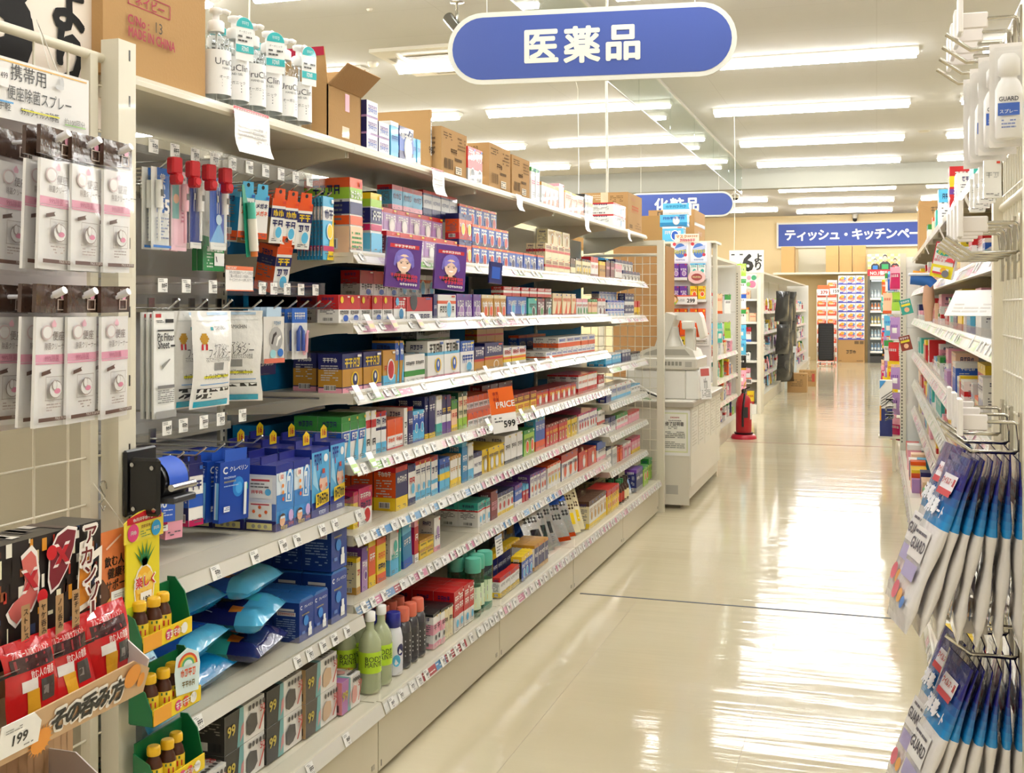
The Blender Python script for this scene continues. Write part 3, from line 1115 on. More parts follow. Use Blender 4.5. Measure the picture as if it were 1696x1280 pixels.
def pillow(w, h, th_, ds, seed, mat='foil', nx=10, nz=12, painter=None, pw=(2.6, 3.2)):
 """soft pouch: two bulging skins joined at crimped seals, printed by colour of its cells; faces +x, hangs in z, base at z=0"""
 rg = random.Random(seed)
 tk = ds.split()
 mb = MB()
 ph = [rg.uniform(0, 6.28) for _ in range(6)]
 def bulge(u, v):
  e = max(0.0, 1 - abs(2 * u - 1) ** pw[0]) * max(0.0, 1 - abs(2 * v - 1) ** pw[1])
  wr = 0.10 * math.sin(7 * u + 9 * v + ph[0]) + 0.07 * math.sin(-11 * u + 6 * v + ph[1]) + 0.05 * math.sin(19 * v + 5 * u + ph[2])
  return th_ / 2 * e * (1 + wr)
 def edge(v):
  return 0.035 * math.sin(8 * v + ph[3]) * (abs(2 * v - 1) < 0.95)
 vs = []
 for s_ in (1, -1):
  for j in range(nz + 1):
   for i in range(nx + 1):
    u, v = i / nx, j / nz
    uu = (u - 0.5) * (1 - 0.05 * (1 - abs(2 * v - 1) ** 2)) + edge(v) * (u - 0.5)
    vs.append((s_ * bulge(u, v) + 0.004 * math.sin(5 * v + ph[4]), uu * w, v * h))
 fs, cs = [], []
 bands = [(0, 1, tk[0])]
 for q in tk[1:]:
  if q[0] == 't': bands.append((1 - int(q[2:]) / 100, 1, q[1]))
  elif q[0] == 'b': bands.append((0, int(q[2:]) / 100, q[1]))
  elif q[0] == 'm':
   lo, hi = (int(i) / 100 for i in q[2:].split('-')); bands.append((lo, hi, q[1]))
 def colour(v):
  for lo, hi, c_ in reversed(bands):
   if lo <= v <= hi:
    return c_
 K = (nx + 1) * (nz + 1)
 for j in range(nz):
  cc = colour((j + 0.5) / nz)
  fr = [(j * (nx + 1) + i, j * (nx + 1) + i + 1, (j + 1) * (nx + 1) + i + 1, (j + 1) * (nx + 1) + i) for i in range(nx)]
  for q in fr:
   mb.f.append(q); mb.c.append(colr(cc)); mb.m.append(mat); mb.sm.append(True)
   q2 = tuple(i + K for i in q[::-1])
   mb.f.append(q2); mb.c.append(colr(cc)); mb.m.append(mat); mb.sm.append(True)
 mb.v = vs
 # print drawn on the front skin
 def skin(u, v):
  b_ = bulge(u, v) + 0.004 * math.sin(5 * v + ph[4])
  return Vector((b_ + 0.0012, (u - 0.5) * w * 0.97, v * h))
 def blot(u0, v0, u1, v1, col, nu=3, nv=2):
  for a in range(nu):
   for b_ in range(nv):
    U0, U1 = u0 + (u1 - u0) * a / nu, u0 + (u1 - u0) * (a + 1) / nu
    V0, V1 = v0 + (v1 - v0) * b_ / nv, v0 + (v1 - v0) * (b_ + 1) / nv
    mb.add([skin(U0, V0), skin(U1, V0), skin(U1, V1), skin(U0, V1)], [(0, 1, 2, 3)], col, 'film')
 def ink(text, u, v, hh, col, wmax=0.8, bold=0.02):
  g, f_, gw, gh = glyphs(text, 0.0)
  sc = hh / 0.85
  kx = min(sc, wmax * w / gw)
  mb.add([skin(u + (x - gw / 2) * kx / w, v + (y - gh / 2) * sc / h) + Vector((0.0008, 0, 0)) for x, y, q_ in g], f_, col, 'film')
 for q in tk[1:]:
  k, c_ = q[0], q[1]
  a = int(q[2:]) / 100 if len(q) > 2 and q[2:].isdigit() else 0.5
  if k == 'h':
   for i in range(4):
    u0 = 0.15 + 0.18 * i
    blot(u0, a - 0.05, u0 + 0.13, a - 0.02, c_, 1, 1); blot(u0, a + 0.02, u0 + 0.13, a + 0.045, c_, 1, 1); blot(u0 + 0.05, a - 0.06, u0 + 0.085, a + 0.06, c_, 1, 2)
  elif k == 'o':
   blot(0.3, a - 0.12, 0.75, a + 0.12, c_)
  elif k == 'l':
   for i in range(4):
    blot(0.15, 0.12 + i * 0.04, 0.15 + rg.uniform(0.4, 0.7), 0.132 + i * 0.04, c_, 3, 1)
 if painter:
  painter(blot, ink)
 return mb


def tall_bottle(r_, h, neck, shoulder=0.72):
 return [(r_ * 0.9, 0), (r_, 0.006), (r_, h * shoulder), (r_ * 0.93, h * (shoulder + 0.07)), (r_ * 0.62, h * (shoulder + 0.16)), (neck, h * (shoulder + 0.21)), (neck, h * 0.965)]

# ---------------------------------------------------------------- second shelf down (hair colour, tonics)
# columns are read from the photograph along the shelf fronts
row(1, 579, 600, 1, 'W tO13 mL72-87 mN52-68 mO38-50 be36 zg hW78 lG', 0.247, 0.165, real='はうかい', phrase='tall white and green carton with orange top', seed=5)
row(1, 613.5, 632, 1, 'W tY10 mL78-90 mN52-76 mM40-50 bS36 zg hW64', 0.213, 0.13, phrase='tall lime carton with magenta band', seed=6)
HD = 'V tR18 bW14 hW62 oW34 zh'
row(1, 640, 757, 6, HD, 0.092, 0.06, rows=2, tiers=2, backrow=1, phrase='mauve hair colour carton with red top')
row(1, 650, 700, 3, 'S tR20 bp20 hN55', 0.09, 0.06, zo=0.187, xo=-0.066, tiers=1, phrase='silver-blue hair colour carton with red top')
row(1, 702, 758, 4, 'N tR12 mg30-80 hN55', 0.10, 0.06, zo=0.187, xo=-0.066, phrase='navy and silver hair colour carton')
row(1, 760, 781, 2, 'O tN22 bR25 hW55 oY40', 0.105, 0.06, tiers=2, phrase='orange hair colour carton with navy top')
row(1, 782, 842, 5, 'B tO12 bN18 HW62 oR35 zN', 0.088, 0.055, rows=2, tiers=3, backrow=1, phrase='blue carton with orange top and white lettering')
row(1, 843, 901, 5, 'B tO10 bN15 HW58 oN32 zN', 0.088, 0.055, phrase='blue carton with thin orange top')
row(1, 903, 944, 4, 'C tC5 mR45-62 hD75 zC', 0.078, 0.05, rows=2, tiers=2, backrow=0, phrase='cream tonic carton with red band')
row(1, 908, 944, 3, 'C hA75 oA40', 0.088, 0.06, zo=0.158, xo=-0.05, phrase='pale cream carton with gold oval')
row(1, 945, 953, 1, 'K tb30 mC20-50', 0.1, 0.045, phrase='black tonic carton with dark brown top')
row(1, 954, 979, 5, 'C tK12 hK60 oY35 lK', 0.105, 0.05, phrase='slim cream carton with black top')
row(1, 980, 992, 2, 'W tR25 hR55 bD20', 0.13, 0.06, phrase='white carton with red top and dark foot')
row(1, 993, 1003.5, 2, 'A tY20 hb50 bO15', 0.11, 0.06, phrase='gold carton with yellow top')
row(1, 1005, 1018, 2, 'h tK10 hp60 zh', 0.125, 0.06, phrase='maroon carton with pink lettering')
row(1, 1019, 1031, 2, 'W tp30 hM60 bh20', 0.11, 0.06, phrase='white carton with pink top')
row(1, 1032, 1060, 5, 'W tN30 hK50 oK30', 0.075, 0.05, rows=2, tiers=2, backrow=1, phrase='small white carton with navy top')

# ---------------------------------------------------------------- third shelf down (cold remedies)
CR = 'W tR50 oU18 zR hY76'
row(2, 561, 598, 2, 'W tR52 hK36 oB16 cY', 0.09, 0.075, rows=1, tiers=1, phrase='white cold remedy carton with red top', seed=21)
row(2, 599, 650, 3, 'W tR52 hK36 oB16 cY', 0.09, 0.075, rows=1, phrase='white cold remedy carton with red top', seed=22)
row(2, 526, 562, 2, 'W tD50 hK32 oB14 cY', 0.09, 0.075, zo=0.0, xo=-0.2, phrase='white cold remedy carton with dark red top', seed=23)
row(2, 596, 660, 3, 'W tR52 hK36 oB16', 0.09, 0.075, xo=-0.1, tiers=2, backrow=0, phrase='white carton with red top, set back', seed=24)
row(2, 652, 672, 1, 'W tR48 hW72 oU30 cS', 0.086, 0.07, phrase='white carton with red top and blue disc')
row(2, 673.5, 716, 1, 'W tR60 hN16 cK', 0.088, 0.07, real=None, phrase='wide red and white rhinitis carton', seed=2)
row(2, 718, 724, 1, 'N hW50', 0.1, 0.05)
row(2, 725, 755, 1, 'W mO64-76 hK42 oS40', 0.1, 0.06, phrase='white carton with orange band and blue figure')
row(2, 660, 720, 4, 'W mO64-78 hN30 oS40', 0.09, 0.06, xo=-0.13, tiers=2, phrase='white carton with orange band, set back')
row(2, 757, 797, 3, 'P HW62 oV30 lW zP', 0.105, 0.065, rows=2, tiers=1, phrase='purple carton with white lettering')
row(2, 798, 839, 4, 'A tC15 HW60 oO30 zA', 0.105, 0.055, rows=2, phrase='amber carton with cream top')
row(2, 840.5, 873, 2, 'B oS45 hW70 bN20', 0.1, 0.06, rows=1, phrase='blue carton with light blue oval')
row(2, 875, 889, 1, 'T hK60 oK30 bG20', 0.095, 0.06)
row(2, 890, 902, 1, 'h HW60 oG30', 0.095, 0.06)
row(2, 903, 914, 1, 'K HW62 oT30 bh20', 0.095, 0.06)
row(2, 835, 914, 6, 'R mW35-60 hW80', 0.045, 0.06, zo=0.1016, xo=-0.001, fill=0.96, phrase='flat red carton with white band')
row(2, 916, 954, 5, 'C dO hO72 bR12', 0.125, 0.06, phrase='cream carton with orange flash', seed=8)
row(2, 955, 975, 4, 'W tp20 hR60 oG30', 0.1, 0.05, rows=2, tiers=1, phrase='white carton with pink top')
row(2, 976, 990, 3, 'e tG18 hR60 bL20', 0.1, 0.05, phrase='peach carton with green top')
row(2, 991, 1003.5, 2, 'W tR15 hh55 oh30', 0.12, 0.05, phrase='white carton with red top')
row(2, 1006, 1034, 5, 'W tB25 hB55 oS30', 0.055, 0.05, rows=2, tiers=3, backrow=1, phrase='small white carton with blue top')
row(2, 1035, 1050, 3, 'N hW60 bW30', 0.08, 0.05, tiers=2, phrase='small navy carton with white foot')
row(2, 1051, 1060, 3, 'Y tR40 hD20', 0.11, 0.05, phrase='slim yellow carton with red top')

# ---------------------------------------------------------------- fourth shelf down
NG = 'N tN38 mA15-60 bp12 hY76 PN32 zN'
row(3, 566, 600, 1, NG, 0.125, 0.085, phrase='navy and gold carton with pill picture', seed=31, fill=0.97)
row(3, 601, 632, 1, NG, 0.125, 0.085, phrase='navy and gold carton with pill picture', seed=31, fill=0.97)
row(3, 524, 562, 2, NG, 0.125, 0.085, xo=-0.12, phrase='navy and gold carton set back in shade', seed=32)
row(3, 634, 655, 1, 'A tA30 bS30 hR50 oR45', 0.125, 0.08, phrase='gold carton with red mark')
row(3, 656, 669, 2, 'A mB55-95 dS hW75 zA', 0.155, 0.09, phrase='tall gold carton with blue band', tiers=1)
row(3, 671, 706, 2, 'W hK68 mG22-42 zW', 0.1, 0.1, rows=2, phrase='white carton with green band and black lettering')
row(3, 708, 735, 1, 'W mS62-70 hK80 PB35 bp8', 0.145, 0.09, phrase='tall white carton with blue pill', seed=35)
row(3, 736, 761, 1, 'W mS62-70 hK80 PB35 bp8', 0.145, 0.09, phrase='tall white carton with blue pill', seed=35)
row(3, 690, 745, 3, 'W hK70 mG22-42', 0.1, 0.07, xo=-0.2, zo=0.0, rows=1, tiers=2, phrase='white carton stacked behind')
row(3, 763, 785, 1, 'W tB32 hW82 hB45 oS20', 0.135, 0.06, phrase='white carton with blue top')
row(3, 786, 802, 1, 'A tN50 mR40-50 hW75', 0.105, 0.07, phrase='gold carton with navy top')
row(3, 803, 833, 1, 'A tN50 mR38-46 hW75 oA18', 0.118, 0.08, phrase='wide gold carton with navy top')
row(3, 790, 834, 3, 'A tN30 mR38-46', 0.1, 0.06, xo=-0.16, tiers=2, phrase='gold carton stacked behind')
row(3, 835, 872, 3, 'Y tW45 mO40-50 hR75 bg25', 0.088, 0.07, rows=2, phrase='yellow carton with white top')
row(3, 905, 986, 10, 'W mO25-45 hB70 bW10', 0.042, 0.07, rows=3, tiers=1, phrase='flat white carton with orange band')
row(3, 925, 986, 5, 'W mO20-55 hB75 zW', 0.07, 0.07, zo=0.0425, rows=2, skip=0, fill=0.97, phrase='white carton with broad orange band')
row(3, 860, 905, 4, 'B tO12 bD20 hW60', 0.12, 0.06, xo=-0.23, zo=0.0, phrase='blue carton with orange top, set back')
row(3, 1003.5, 1030, 5, 'S tW12 hW60 bU20', 0.075, 0.06, rows=2, phrase='light blue carton with white top')
row(3, 1031, 1045, 3, 'N hW60 tg20', 0.085, 0.05, phrase='navy carton with pale grey top')
row(3, 1046, 1060, 4, 'g hK55 tK25', 0.06, 0.05, phrase='pale grey carton with black top')

# ---------------------------------------------------------------- fifth shelf down (sprays and creams)
row(4, 567, 606, 3, 'W tG14 mG68-86 mB44-66 bW10 dS hW55 zW', 0.148, 0.085, rows=2, phrase='white carton with green top and blue band', seed=41)
row(4, 607, 623, 2, 'W tW10 mR62-80 hK30', 0.150, 0.07, rows=2, phrase='white carton with red band', seed=42)
row(4, 624, 641, 2, 'W tR12 mN55-62 hN76 bS25', 0.14, 0.07, rows=1, phrase='white carton with red top and navy band')
row(4, 642, 668, 2, 'W tO55 hO30 bR5 zO', 0.105, 0.075, rows=2, phrase='white carton with orange top')
row(4, 669, 675, 1, 'W hK55 lK', 0.135, 0.07, rows=3, phrase='white carton with black lettering')
row(4, 676, 684, 1, 'N tR10 hW60 lW', 0.135, 0.06, rows=2)
row(4, 685, 704, 2, 'B tS12 hW80 oS45 mS5-40', 0.115, 0.06, rows=2, phrase='blue carton with light blue top')
row(4, 705, 722, 3, 'N tN15 hW72 bY12', 0.16, 0.06, rows=2, phrase='tall navy carton with yellow foot')
row(4, 723, 733, 2, 'W tg10 hN55 bT30', 0.155, 0.06, rows=2, phrase='tall white carton with teal foot')
row(4, 734, 748, 2, 'W tN50 bP30 hY60 zg', 0.15, 0.06, rows=2, phrase='tall white carton with navy top and purple foot')
row(4, 749, 759, 2, 'e tG30 bY20 hR50', 0.125, 0.06, phrase='peach carton with green top')
row(4, 760, 774, 2, 'C tF12 bL30 hR70 hF45 zF', 0.15, 0.06, rows=2, phrase='cream carton with dark green top')
row(4, 775, 836, 8, 'W tO50 hK25 zO', 0.055, 0.06, rows=3, tiers=2, backrow=1, phrase='small white carton with orange top')
row(4, 846, 889, 4, 'Y tD50 hR25 hY70 zD', 0.085, 0.07, rows=2, tiers=1, phrase='yellow carton with dark red top')
row(4, 800, 850, 4, 'R tD20 hW50', 0.1, 0.06, xo=-0.18, zo=0.02, phrase='red carton set back')
row(4, 890, 955, 7, 'R hY60 oW35 tD15 zR', 0.075, 0.06, rows=2, phrase='red carton with dark red top')
row(4, 958, 990, 6, 'W tR8 hO60 bR30 zW', 0.11, 0.06, rows=3, phrase='white carton with red foot')
row(4, 991, 1002, 2, 'R hW55 bW35', 0.08, 0.06, phrase='red carton with white foot')
row(4, 1004, 1012, 1, 'N tW20 hW50', 0.1, 0.05)
row(4, 1013, 1045, 4, 'g tW20 hB60 bS25', 0.1, 0.05, rows=2, phrase='pale grey carton with white top')
row(4, 1046, 1060, 3, 'W hK55 tS15', 0.06, 0.05, phrase='white carton with light blue top')

# ---------------------------------------------------------------- sixth shelf down (nasal sprays)
row(5, 594, 616, 1, 'W tM55 hW78 hN55 oR25 zM', 0.125, 0.06, phrase='pink and white throat spray carton', seed=51)
row(5, 585, 593, 1, 'Y tM30 hK45', 0.12, 0.055, phrase='yellow carton with magenta top')
row(5, 655, 675, 1, 'N tR12 hW70 bY30 zO', 0.155, 0.085, rows=3, phrase='orange-sided navy nasal spray carton', seed=52)
row(5, 676, 688, 1, 'W tN18 bN18 hR60 oS40 zN', 0.148, 0.08, rows=3, phrase='white nasal spray carton with navy top')
row(5, 689, 714, 3, 'W tR10 hN72 oS35 mS5-25 zN', 0.152, 0.085, rows=3, phrase='white nasal spray carton with red top')
row(5, 715, 727, 2, 'W tR12 mS30-40 hN65 bS15 zS', 0.15, 0.08, rows=2, phrase='white carton with red top and light blue foot')
row(5, 728, 745, 2, 'S tB30 mY35-55 hN75 zB', 0.13, 0.07, rows=3, phrase='light blue carton with yellow band')
row(5, 746, 764, 4, 'W tA12 bY25 hA55 zC', 0.125, 0.06, phrase='slim white carton with gold top')
row(5, 765, 774, 1, 'U tS10 hW60 hW35 zU', 0.165, 0.07, rows=2, phrase='tall bright blue carton')
row(5, 775, 784, 1, 'W tW5 hk60 bS30', 0.155, 0.05, phrase='tall white carton with light blue foot')
row(5, 785, 799, 2, 'W tN20 hN50 bN15', 0.105, 0.06, phrase='white carton with navy top')
row(5, 800, 836, 4, 'Y tY15 hN65 oW35 zA', 0.105, 0.09, rows=3, tiers=1, phrase='yellow carton with navy lettering', seed=54)
row(5, 838, 866, 3, 'W hK58 bK12 zW', 0.13, 0.08, rows=2, phrase='white carton with black lettering')
row(5, 868, 886, 2, 'L tG15 hF60 oO35 zG', 0.125, 0.06, rows=2, phrase='lime carton with green top')
row(5, 888, 904, 3, 'B tS10 hW70 bO30 zS', 0.165, 0.06, phrase='tall blue carton with orange foot')
row(5, 850, 900, 4, 'R hW60 tD20', 0.13, 0.06, xo=-0.2, phrase='red carton set back')
row(5, 905, 940, 7, 'R tD15 hY60 oA30', 0.115, 0.07, rows=3, phrase='red carton with dark red top')
row(5, 941, 957, 3, 'Y tK10 hK60 oA40', 0.11, 0.07, rows=3, phrase='yellow carton with black top')
row(5, 958, 990, 7, 'W tM10 hP60 oR35', 0.11, 0.06, rows=3, phrase='white carton with magenta top')
row(5, 991, 1002.5, 2, 'W tG10 hK60 bR20', 0.1, 0.06, phrase='white carton with green top')
row(5, 1004, 1020, 2, 'W tN35 hN50 bW10 zN', 0.1, 0.06, rows=2, phrase='white carton with broad navy top')
row(5, 1021, 1040, 3, 'W tG25 hR55 bp25', 0.095, 0.05, phrase='white carton with green top and pink foot')
row(5, 1041, 1060, 4, 'p tR20 hW60', 0.075, 0.05, phrase='pink carton with red top')

# ---------------------------------------------------------------- seventh shelf down (ointments)
row(6, 590, 597, 1, 'C tY12 hR60 bA20', 0.12, 0.06, phrase='cream carton with yellow top')
row(6, 599, 609, 1, 'V tP30 hW60 oP35 zP', 0.145, 0.07, rows=2, phrase='mauve carton with purple top', seed=61)
row(6, 610, 622, 1, 'O tY12 hW65 bY25 zY', 0.155, 0.08, rows=2, phrase='orange carton with yellow top', seed=62)
row(6, 624, 639, 1, 'Y tO14 hO60 bO20 hN35 zY', 0.15, 0.08, rows=2, phrase='yellow carton with orange top', seed=63)
row(6, 646, 660, 1, 'W tg20 oT62 bS35 hT40 zg', 0.16, 0.06, rows=2, phrase='white carton with teal oval', seed=64)
row(6, 661, 664.5, 1, 'T tT20 hW50', 0.15, 0.05, rows=2)
row(6, 668, 683, 1, 'U tS20 hW60 bB20 zU', 0.155, 0.05, rows=1, lean=0.09, phrase='bright blue carton leaning sideways')
row(6, 686, 693, 1, 'R tp15 hW60 bW20 zM', 0.155, 0.07, rows=2, phrase='red carton with pink top')
row(6, 695, 718, 2, 'Y tA30 hK50', 0.035, 0.13, tiers=2, phrase='flat yellow carton with gold top')
row(6, 719, 729, 1, 'W oV60 hP40 bp15 zg', 0.13, 0.06, rows=5, phrase='white carton with mauve oval')
row(6, 792, 812, 3, 'W tT30 mR62-68 hN80 oS30 zW', 0.105, 0.09, rows=3, phrase='white carton with teal top')
row(6, 813, 824, 1, 'D hp55 hp40 zh', 0.125, 0.06, phrase='dark red book-like carton')
row(6, 826, 852, 4, 'W tN18 oR40 hK70 bY15 zg', 0.1, 0.08, rows=3, phrase='white carton with navy top and red oval')
row(6, 853, 866, 2, 'B tP20 hW60 bW25', 0.1, 0.08, rows=3, phrase='blue carton with purple top')
row(6, 867, 876, 2, 'R tS30 hW50', 0.08, 0.08, rows=3, phrase='red carton with light blue top')
row(6, 880, 906, 5, 'W tP12 hP70 oO35 zP', 0.115, 0.08, rows=2, phrase='white carton with purple top')
row(6, 907, 929, 4, 'W tO10 hO60 oY35', 0.12, 0.08, rows=3, phrase='white carton with orange top')
row(6, 930, 958, 3, 'W tR30 oO35 hN55 zN', 0.14, 0.07, rows=2, phrase='white carton with red top and orange oval')
row(6, 960, 988, 2, 'R oW45 hO70 dO zR', 0.105, 0.08, rows=2, phrase='red carton with white oval')
row(6, 989, 1003, 1, 'W tB40 hN50 bp20', 0.115, 0.1, rows=2, phrase='white carton with blue top')
row(6, 1005, 1013, 2, 'W tN10 hN60 lN', 0.13, 0.05, phrase='white carton with navy lettering')
row(6, 1014, 1022, 1, 'g tW10 hk50', 0.115, 0.05)
row(6, 1023, 1031, 2, 'O hR60 tR20', 0.1, 0.05, phrase='orange carton with red top')
row(6, 1033, 1046, 2, 'p tW15 hM60 oW30', 0.1, 0.05, phrase='pink carton with white top')
row(6, 1047, 1060, 3, 'p tM20 hW50 bY25', 0.105, 0.05, phrase='pink carton with magenta top')

# ---------------------------------------------------------------- bottom shelf of the long run
ZB = 0.2406
def low(k, u, v_unused=None):
 return Yat(u, k)

green_prof = tall_bottle(0.037, 0.24, 0.014, 0.62)
def bm_mark(mb, r_, z0, z1):
 # BODY / MAINTE lettering wrapped on the label, on the side towards the aisle
 for s_, z, hh in (('BODY', z0 + (z1 - z0) * 0.68, 0.017), ('MAINTE', z0 + (z1 - z0) * 0.42, 0.017)):
  g, fs, gw, gh = glyphs(s_, 0.0)
  sc = hh / 0.72
  k = min(1, 0.06 / (gw * sc))
  vs = []
  for x, y, q_ in g:
   a = ((x - gw / 2) * sc * k) / r_ - 0.75
   vs.append(((r_ + 0.0008) * math.cos(a), (r_ + 0.0008) * math.sin(a), z + (y - gh / 2) * sc))
  mb.add(vs, fs, 'K', 'print')
for i, (x, u) in enumerate([(-1.56, 634), (-1.56, 660), (-1.65, 616), (-1.65, 641), (-1.74, 598), (-1.74, 622), (-1.83, 577), (-1.83, 603), (-1.91, 560), (-1.91, 585)]):
 bottle('drink_bottle', 'clear green-labelled drink bottle with white cap', 'second bay bottom shelf', x, 3.335 + (i % 2) * 0.085, ZB, green_prof,
  [(0.017, 0.226), (0.0175, 0.228), (0.0175, 0.254), (0.014, 0.256)], 'juice', (1, 1, 1, 1), 'F0EFEA', (0.065, 0.132, 0.0378), 'B9DE2A', bm_mark, row_=i // 2)
wb = [(0.03, 0), (0.032, 0.01), (0.032, 0.12), (0.026, 0.15), (0.022, 0.158)]
for i, (x, y) in enumerate(((-1.56, 3.52), (-1.64, 3.52), (-1.72, 3.52))):
 bottle('bath_bottle', 'white bottle with blue cap and blue oval print', 'second bay bottom shelf', x, y, ZB, wb, [(0.024, 0.158), (0.026, 0.16), (0.024, 0.205), (0.022, 0.207)], 'print', 'E6E6EC', '2A2F8F',
  (0.03, 0.1, 0.0325), 'E8E8EE', lambda mb, r_, z0, z1: [mb.add([((r_ + 0.001) * math.cos(a + 0.45 * math.cos(t) - 0.3), (r_ + 0.001) * math.sin(a + 0.45 * math.cos(t) - 0.3), z + 0.02 * math.sin(t)) for t in [k * math.pi / 6 for k in range(12)]], [tuple(range(12))], c_, 'print') for a, z, c_ in ((0, 0.085, 'N'), (-0.5, 0.05, 'S'))], row_=i)
bk = [(0.028, 0), (0.03, 0.008), (0.03, 0.13), (0.025, 0.15), (0.02, 0.156)]
for r_ in range(3):
 for i in range(3):
  bottle('mouthwash_bottle', 'black mouthwash bottle with orange cap', 'second bay bottom shelf', -1.56 - r_ * 0.075, 3.60 + i * 0.066, ZB, bk, [(0.02, 0.156), (0.024, 0.16), (0.022, 0.2), (0.02, 0.203)], 'film', '47454A', 'E0735A',
   (0.02, 0.12, 0.0304), '3A383C', lambda mb, q, z0, z1: [mb.add([((q + 0.0006) * math.cos(a), (q + 0.0006) * math.sin(a), z) for a, z in ((-0.9, zz), (-0.1, zz), (-0.1, zz + 0.005), (-0.9, zz + 0.005))], [(0, 1, 2, 3)], 'g', 'print') for zz in (0.04, 0.055, 0.07, 0.09)], row_=r_)
for r_ in range(2):
 bottle('mouthwash_bottle', 'black mouthwash bottle with orange cap', 'second bay bottom shelf', -1.79 - r_ * 0.075, 3.6 + 0.066, ZB, bk, None, 'film', '47454A', 'E0735A', key='black mouthwash bottle with orange cap', row_=3 + r_)
XPB = XP
XP = -1.525
row(7, 719, 737, 3, 'W tK8 mp40-70 hh60 oK30 bp15', 0.125, 0.07, rows=2, phrase='white and pink cotton bud carton with black top')
row(7, 738, 752, 2, 'C tK8 hb60 oC35', 0.12, 0.07, rows=2, phrase='cream carton with black top')
row(7, 753, 785, 4, 'W tR62 hW80 hW60 oS20 zg', 0.155, 0.085, rows=3, phrase='white and red swab carton with red top')
XP = XPB
tl = tall_bottle(0.033, 0.25, 0.02, 0.86)
for r_ in range(2):
 for i in range(3):
  bottle('spray_bottle', 'clear teal mist bottle with domed cap', 'second bay bottom shelf', -1.545 - r_ * 0.075 - 0.01 * (i % 2), 4.272 + i * 0.071, ZB, [(0.03, 0), (0.0325, 0.01), (0.0325, 0.175)], [(0.0325, 0.176), (0.0335, 0.178), (0.0335, 0.222), (0.031, 0.232)], 'tealclear', (1, 1, 1, 1), '5DBBA2',
   (0.03, 0.12, 0.0332), 'D9E9C8', lambda mb, q, z0, z1: [mb.add([((q + 0.0006) * math.cos(a), (q + 0.0006) * math.sin(a), z) for a, z in ((-0.9, zz), (0.1, zz), (0.1, zz + 0.02), (-0.9, zz + 0.02))], [(0, 1, 2, 3)], c_, 'print') for zz, c_ in ((0.04, 'Y'), (0.075, 'P'), (0.1, 'G'))], row_=r_)
XP = -1.525
row(7, 829, 862, 4, 'W tR22 hk60 bY25 lk', 0.085, 0.035, lean=0.0, phrase='small white packet with red top and yellow foot', name='patch_packet')
row(7, 800, 862, 8, 'N tY18 hW50 bg15 zY', 0.13, 0.045, xo=-0.11, phrase='navy heat pack carton with yellow top', name='heat_pack')
row(7, 864, 884, 3, 'B tY20 hW60 oS30 zK', 0.11, 0.05, phrase='blue heat pack carton with yellow top', name='heat_pack')
row(7, 886, 908, 4, 'N tA12 hW60 bA15 zW', 0.12, 0.06, rows=2, phrase='navy bath powder carton with gold top', name='bath_carton')
XP = XPB


def pouch(name, phrase, place, x, y, z, w_, h_, th_, ds, seed, tilt=-0.35, yaw=0.0, mat='foil', painter=None, row_=0, roll=0.0):
 k = ('pouch', w_, h_, ds, seed, painter is None)
 if k not in CM:
  CM[k] = pillow(w_, h_, th_, ds, seed, mat, painter=painter).mesh('pouch')
 o = obj(name, CM[k], None, (x, y, z), (roll, tilt, yaw))
 return good(o, phrase, 'pouch', place, y, 0, row_)


for i, y in enumerate((5.34, 5.45, 5.56)):
 pouch('snack_pouch', 'silver pouch leaning back with dark print', 'third bay bottom shelf', -1.585, y, ZB + 0.012, 0.14, 0.25, 0.035, 'g hK72 oK40 lk', 70 + i, -0.42, -0.5)
for i, y in enumerate((5.36, 5.52)):
 pouch('snack_pouch', 'dark silver pouch standing at the back', 'third bay bottom shelf', -1.80, y, ZB + 0.012, 0.14, 0.23, 0.045, 'k hK70 oA40', 75 + i, -0.15, -0.3)
for i, y in enumerate((5.70, 5.82)):
 pouch('snack_pouch', 'silver pouch with blue top and dark print', 'fourth bay bottom shelf', -1.575, y, ZB + 0.012, 0.15, 0.26, 0.035, 'g tB22 hK70 hK50 bO12', 80 + i, -0.45, -0.55)
pouch('snack_pouch', 'blue pouch leaning behind the silver ones', 'fourth bay bottom shelf', -1.80, 5.74, ZB + 0.012, 0.15, 0.23, 0.045, 'B hW60', 83, -0.15, -0.2)
for i, y in enumerate((5.90, 6.05)):
 pouch('snack_pouch', 'glossy red pouch with orange foot', 'fourth bay bottom shelf', -1.80, y, ZB + 0.012, 0.14, 0.24, 0.045, 'R hW70 bO15', 85 + i, -0.15, -0.3, mat='film')
for i, y in enumerate((5.94, 6.03)):
 pouch('snack_pouch', 'pale cream pouch with brown lettering', 'fourth bay bottom shelf', -1.57, y, ZB + 0.012, 0.12, 0.26, 0.03, 'C hb75 hb55 oY30', 88 + i, -0.40, -0.6, mat='film')
XP = -1.525
row(7, 976, 1005, 5, 'W tb18 hn65 oA45 bY20 zC', 0.155, 0.08, rows=2, phrase='white tea carton with dark brown top', name='tea_carton')
row(7, 985, 1012, 5, 'C tb15 hb60 oA40', 0.15, 0.08, xo=-0.19, rows=2, phrase='cream tea carton with dark brown top, set back', name='tea_carton')
row(7, 1006.5, 1026, 6, 'Y tR25 hD65 oO35 zY', 0.145, 0.07, rows=2, phrase='yellow tea carton with red top', name='tea_carton')
XP = XPB
br = tall_bottle(0.026, 0.13, 0.014, 0.66)
